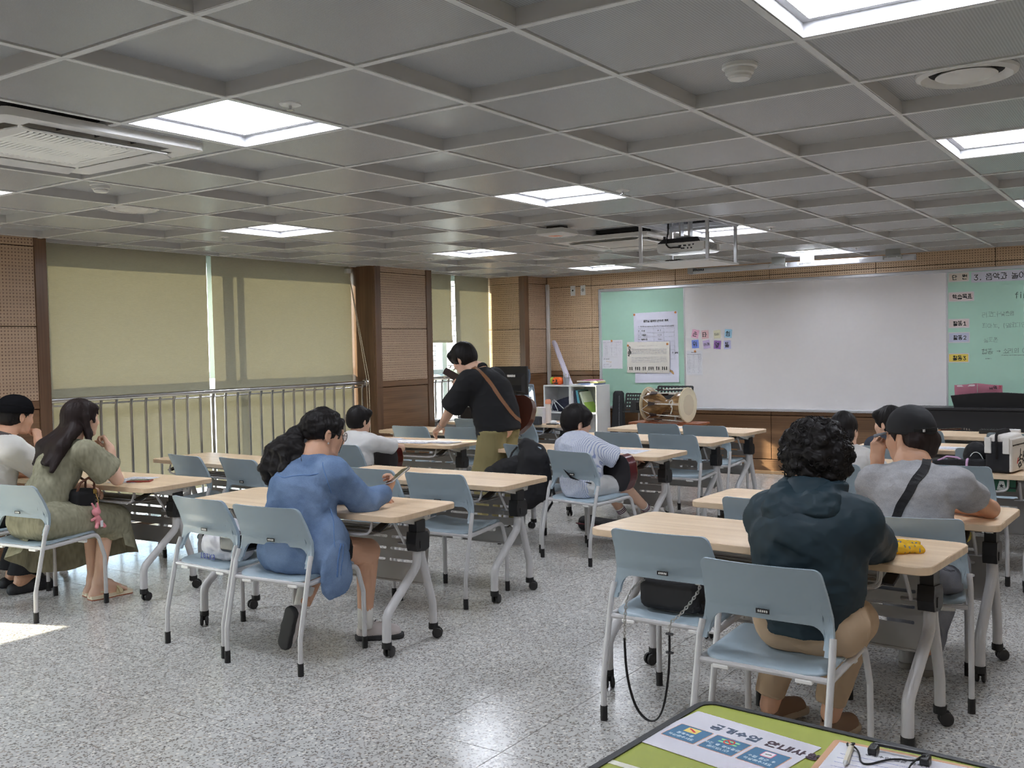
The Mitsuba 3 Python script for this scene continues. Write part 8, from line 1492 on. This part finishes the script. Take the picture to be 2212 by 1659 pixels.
def music_stand(x, y, z0, w_, h_, tilt, rzz, lb):
    k = thing('music_stand', lb, 'music stand', 'black perforated music stands'); pl = rrect(-w_ / 2, w_ / 2, 0, h_, 0.02)
    hs = [Point(-w_ / 2 + 0.035 + i * (w_ - 0.07) / 9, h_ - 0.03 - 0.042 * j).buffer(0.0105, quad_segs=4) for j in range(5) for i in range(10) if j < 2 or i < 2 or i > 7]
    m = rot(upright(plate(pl.difference(unary_union(hs)), -0.001, 0.001)), -tilt, (1, 0, 0)); part(k, 'desk', rot(m, rzz, (0, 0, 1)).apply_translation((x, y, z0)), 'black_plastic', False)
    part(k, 'lip', rot(box(-w_ / 2, w_ / 2, -0.05, 0.0, -0.002, 0.002), rzz, (0, 0, 1)).apply_translation((x, y, z0)), 'black_plastic', False); part(k, 'clamp', box(x - 0.02, x + 0.02, y - 0.01, y + 0.06, z0 + 0.03, z0 + 0.12, 0.004), 'black_plastic')
    part(k, 'pole', cyl((x, y + 0.03, 0.06), (x, y + 0.03, z0 + 0.06), 0.011, 10), 'metal_bar'); part(k, 'knob', cyl((x - 0.03, y + 0.03, 0.55), (x + 0.03, y + 0.03, 0.55), 0.012, 10), 'black_plastic')
    for q in range(3):
        a = q * 2.094 + 0.5; part(k, 'foot', tube([V3(x, y + 0.03, 0.30), V3(x + 0.15 * math.cos(a), y + 0.03 + 0.15 * math.sin(a), 0.12), V3(x + 0.26 * math.cos(a), y + 0.03 + 0.26 * math.sin(a), 0.012)], 0.008, 8), 'black_plastic')
music_stand(-2.95, 8.40, 0.785, 0.36, 0.225, 14, 0, 'black perforated music stand beside the drum, nearer the cube shelf'); music_stand(-2.66, 8.75, 0.83, 0.46, 0.25, 12, 0, 'black perforated music stand behind the hourglass drum')
k = thing('hourglass_drum', 'wooden hourglass drum with two pale hide heads and white lacing', 'drum')
dx, dy, dz = -2.52, 8.30, 0.885
ax_ = V3(1.0, -0.10, 0); ax_ /= np.linalg.norm(ax_); fr = frame_tr((dx, dy, dz), np.cross([0, 0, 1], ax_), (0, 0, 1), ax_)
mat('drum_wood', wood_fn(lin(96, 70, 42), lin(176, 138, 92), 0, 0.8, 1.3), 0.25)
mat('hide', lin(222, 210, 182), 0.5)
part(k, 'shell', xf(lathe([(0.10, -0.245), (0.150, -0.24), (0.155, -0.20), (0.140, -0.14), (0.095, -0.075), (0.062, -0.03), (0.058, 0.0), (0.062, 0.03), (0.095, 0.075), (0.140, 0.14), (0.155, 0.20), (0.150, 0.24), (0.10, 0.245)], 36), fr), 'drum_wood', 40)
for s_ in (-1, 1):
    h_ = part(k, 'drum_head', xf(lathe([(0, s_ * 0.262), (0.10, s_ * 0.262), (0.186, s_ * 0.258), (0.192, s_ * 0.250), (0.186, s_ * 0.242), (0.15, s_ * 0.244), (0, s_ * 0.246)], 40), fr), 'hide', 30); part(h_, 'rim', xf(tube([V3(0.189 * math.cos(t), 0.189 * math.sin(t), s_ * 0.250) for t in np.arange(40) * 2 * math.pi / 40], 0.008, 8, closed=True), fr), auto((206, 190, 156), 0.6), True)
    part(h_, 'patch', xf(lathe([(0, s_ * 0.2628), (0.115, s_ * 0.2628), (0.115, s_ * 0.2620), (0, s_ * 0.2620)], 36), fr), auto((206, 192, 166), 0.6))
cord, tubes_ = [], []
for i in range(8):
    a = i * math.pi / 4 + 0.3; b = a + math.pi / 8
    A = V3(0.184 * math.cos(a), 0.184 * math.sin(a), -0.246); B0_ = V3(0.170 * math.cos(b), 0.170 * math.sin(b), -0.14); C_ = V3(0.184 * math.cos(b) * 1.0, 0.184 * math.sin(b), 0.246); A2 = V3(0.184 * math.cos(a + math.pi / 4), 0.184 * math.sin(a + math.pi / 4), -0.246)
    cord += [cyl(A, B0_, 0.0035, 6), cyl(A2, B0_, 0.0035, 6), cyl(B0_ + V3(0, 0, 0.05), C_ + V3(0.006, 0.006, 0), 0.0035, 6), cyl(B0_ + V3(0, 0, 0.05), C_ - V3(0.006, 0.006, 0), 0.0035, 6)]; tubes_.append((B0_, a, b))
part(k, 'lacing', xf(cat(cord), fr), auto((226, 222, 214), 0.7), 40)
for B0_, a, b in tubes_:
    u = V3(math.cos(b), math.sin(b), 0); v = V3(-math.sin(b), math.cos(b), 0); part(k, 'tuning_thong', xf(hullpts([B0_ + v * w0_ + u * q + V3(0, 0, zz) for w0_, zz in ((-0.026, -0.015), (0.026, -0.015), (-0.010, 0.07), (0.010, 0.07)) for q in (-0.006, 0.006)]), fr), auto((58, 44, 40), 0.7), 30)
part(k, 'hanging_cord', xf(tube(make_interp_spline(np.linspace(0, 1, 6), np.array([(-0.155, -0.05, 0.14), (-0.162, -0.09, 0.13), (-0.165, -0.02, 0.15), (-0.17, 0.03, 0.12), (-0.16, 0.06, 0.15), (-0.165, -0.02, 0.135)]) @ np.diag([1, 1, 1]), k=2)(np.linspace(0, 1, 40)), 0.006, 6), fr), auto((226, 222, 214), 0.7), True)
k = thing('drum_bench', 'reddish wooden bench that carries the hourglass drum', 'bench'); mat('bench_wood', wood_fn(lin(126, 70, 44), lin(160, 98, 64), 0), 0.4)
part(k, 'seat', box(-2.94, -2.10, 8.14, 8.48, 0.665, 0.690, 0.003), 'bench_wood')
for x in (-2.86, -2.20): part(k, 'leg', box(x - 0.02, x + 0.02, 8.18, 8.44, 0.0, 0.665, 0.003), 'bench_wood')
part(k, 'rail', box(-2.84, -2.22, 8.29, 8.33, 0.25, 0.30, 0.003), 'bench_wood')
part(k, 'cradle', cat([box(-2.74, -2.70, 8.16, 8.46, 0.690, 0.7, 0.002), box(-2.33, -2.29, 8.14, 8.44, 0.690, 0.7, 0.002)]), 'bench_wood')
p_ = thing('piano', 'black digital piano with its plain back towards the room', 'piano')
part(p_, 'back', box(-0.10, 1.30, 8.88, 8.91, 0.10, 0.835, 0.004), auto((34, 33, 35), 0.6)); part(p_, 'top', box(-0.13, 1.33, 8.86, 9.18, 0.835, 0.862, 0.006), auto((38, 37, 39), 0.4)); part(p_, 'key_bed', box(-0.10, 1.30, 8.91, 9.30, 0.66, 0.74, 0.005), auto((34, 33, 35), 0.6))
for x in (-0.12, 1.29): part(p_, 'side_panel', box(x, x + 0.03, 8.86, 9.30, 0.0, 0.84, 0.005), auto((34, 33, 35), 0.6))
part(p_, 'keys', cat([box(-0.07 + i * 0.0255, -0.0465 + i * 0.0255, 9.18, 9.30, 0.741, 0.756) for i in range(52)]), auto((226, 224, 220), 0.3), False, kind='stuff')
pts = [(0.33, 0.0), (1.17, 0.0)] + [(1.20 - 0.90 * t, 0.118 + 0.035 * math.sin(math.pi * t)) for t in np.linspace(0, 1, 16)]
part(p_, 'music_rest', rot(upright(plate(Polygon(pts), -0.01, 0.01)), 8, (1, 0, 0)).apply_translation((0, 8.98, 0.862)), auto((30, 30, 32), 0.5), 20)
k = thing('music_book', 'open pink music textbook on the piano\'s music rest', 'book')
for x0, x1, s_ in ((0.325, 0.535, 1), (0.540, 0.765, -1)):
    part(k, 'cover', rot(sheet(lambda u, v: (x0 + (x1 - x0) * u, 9.055 - 0.02 * np.sin(3.14 * u), 0.865 + 0.24 * v - 0.02 * np.abs(u - (1 if s_ > 0 else 0)) * v), 8, 6, 0.006), 8, (1, 0, 0), (0.5, 9.05, 0.865)), auto((190, 122, 142), 0.5), True)
wall_text(k, '음악', 0.034, 0.648, 1.045, 9.005, 'ink', 0.14); wall_text(k, '3', 0.030, 0.733, 1.05, 9.005, auto((196, 50, 60), 0.6), 0.14); part(k, 'cover_band', upright(plate(LineString([(0.36, 1.075), (0.51, 1.083)]).buffer(0.009), 0, 0.001)).apply_translation((0, 9.005, 0)), auto((222, 206, 212), 0.6), False)
one('tissue_box', 'small white box at the edge of the frame before the piano', 'box', box(0.985, 1.10, 7.56, 7.66, 0.7225, 0.765, 0.003), auto((206, 206, 206), 0.6)); k = thing('camera_box', 'black box with small knobs on the table by the piano', 'mixer'); part(k, 'body', box(0.78, 0.94, 7.58, 7.68, 0.7225, 0.757, 0.004), 'black_plastic'); part(k, 'knob', cat([cyl((0.80 + 0.02 * i, 7.60, 0.757), (0.80 + 0.02 * i, 7.60, 0.769), 0.005, 8) for i in range(7)]), auto((60, 60, 62), 0.5))
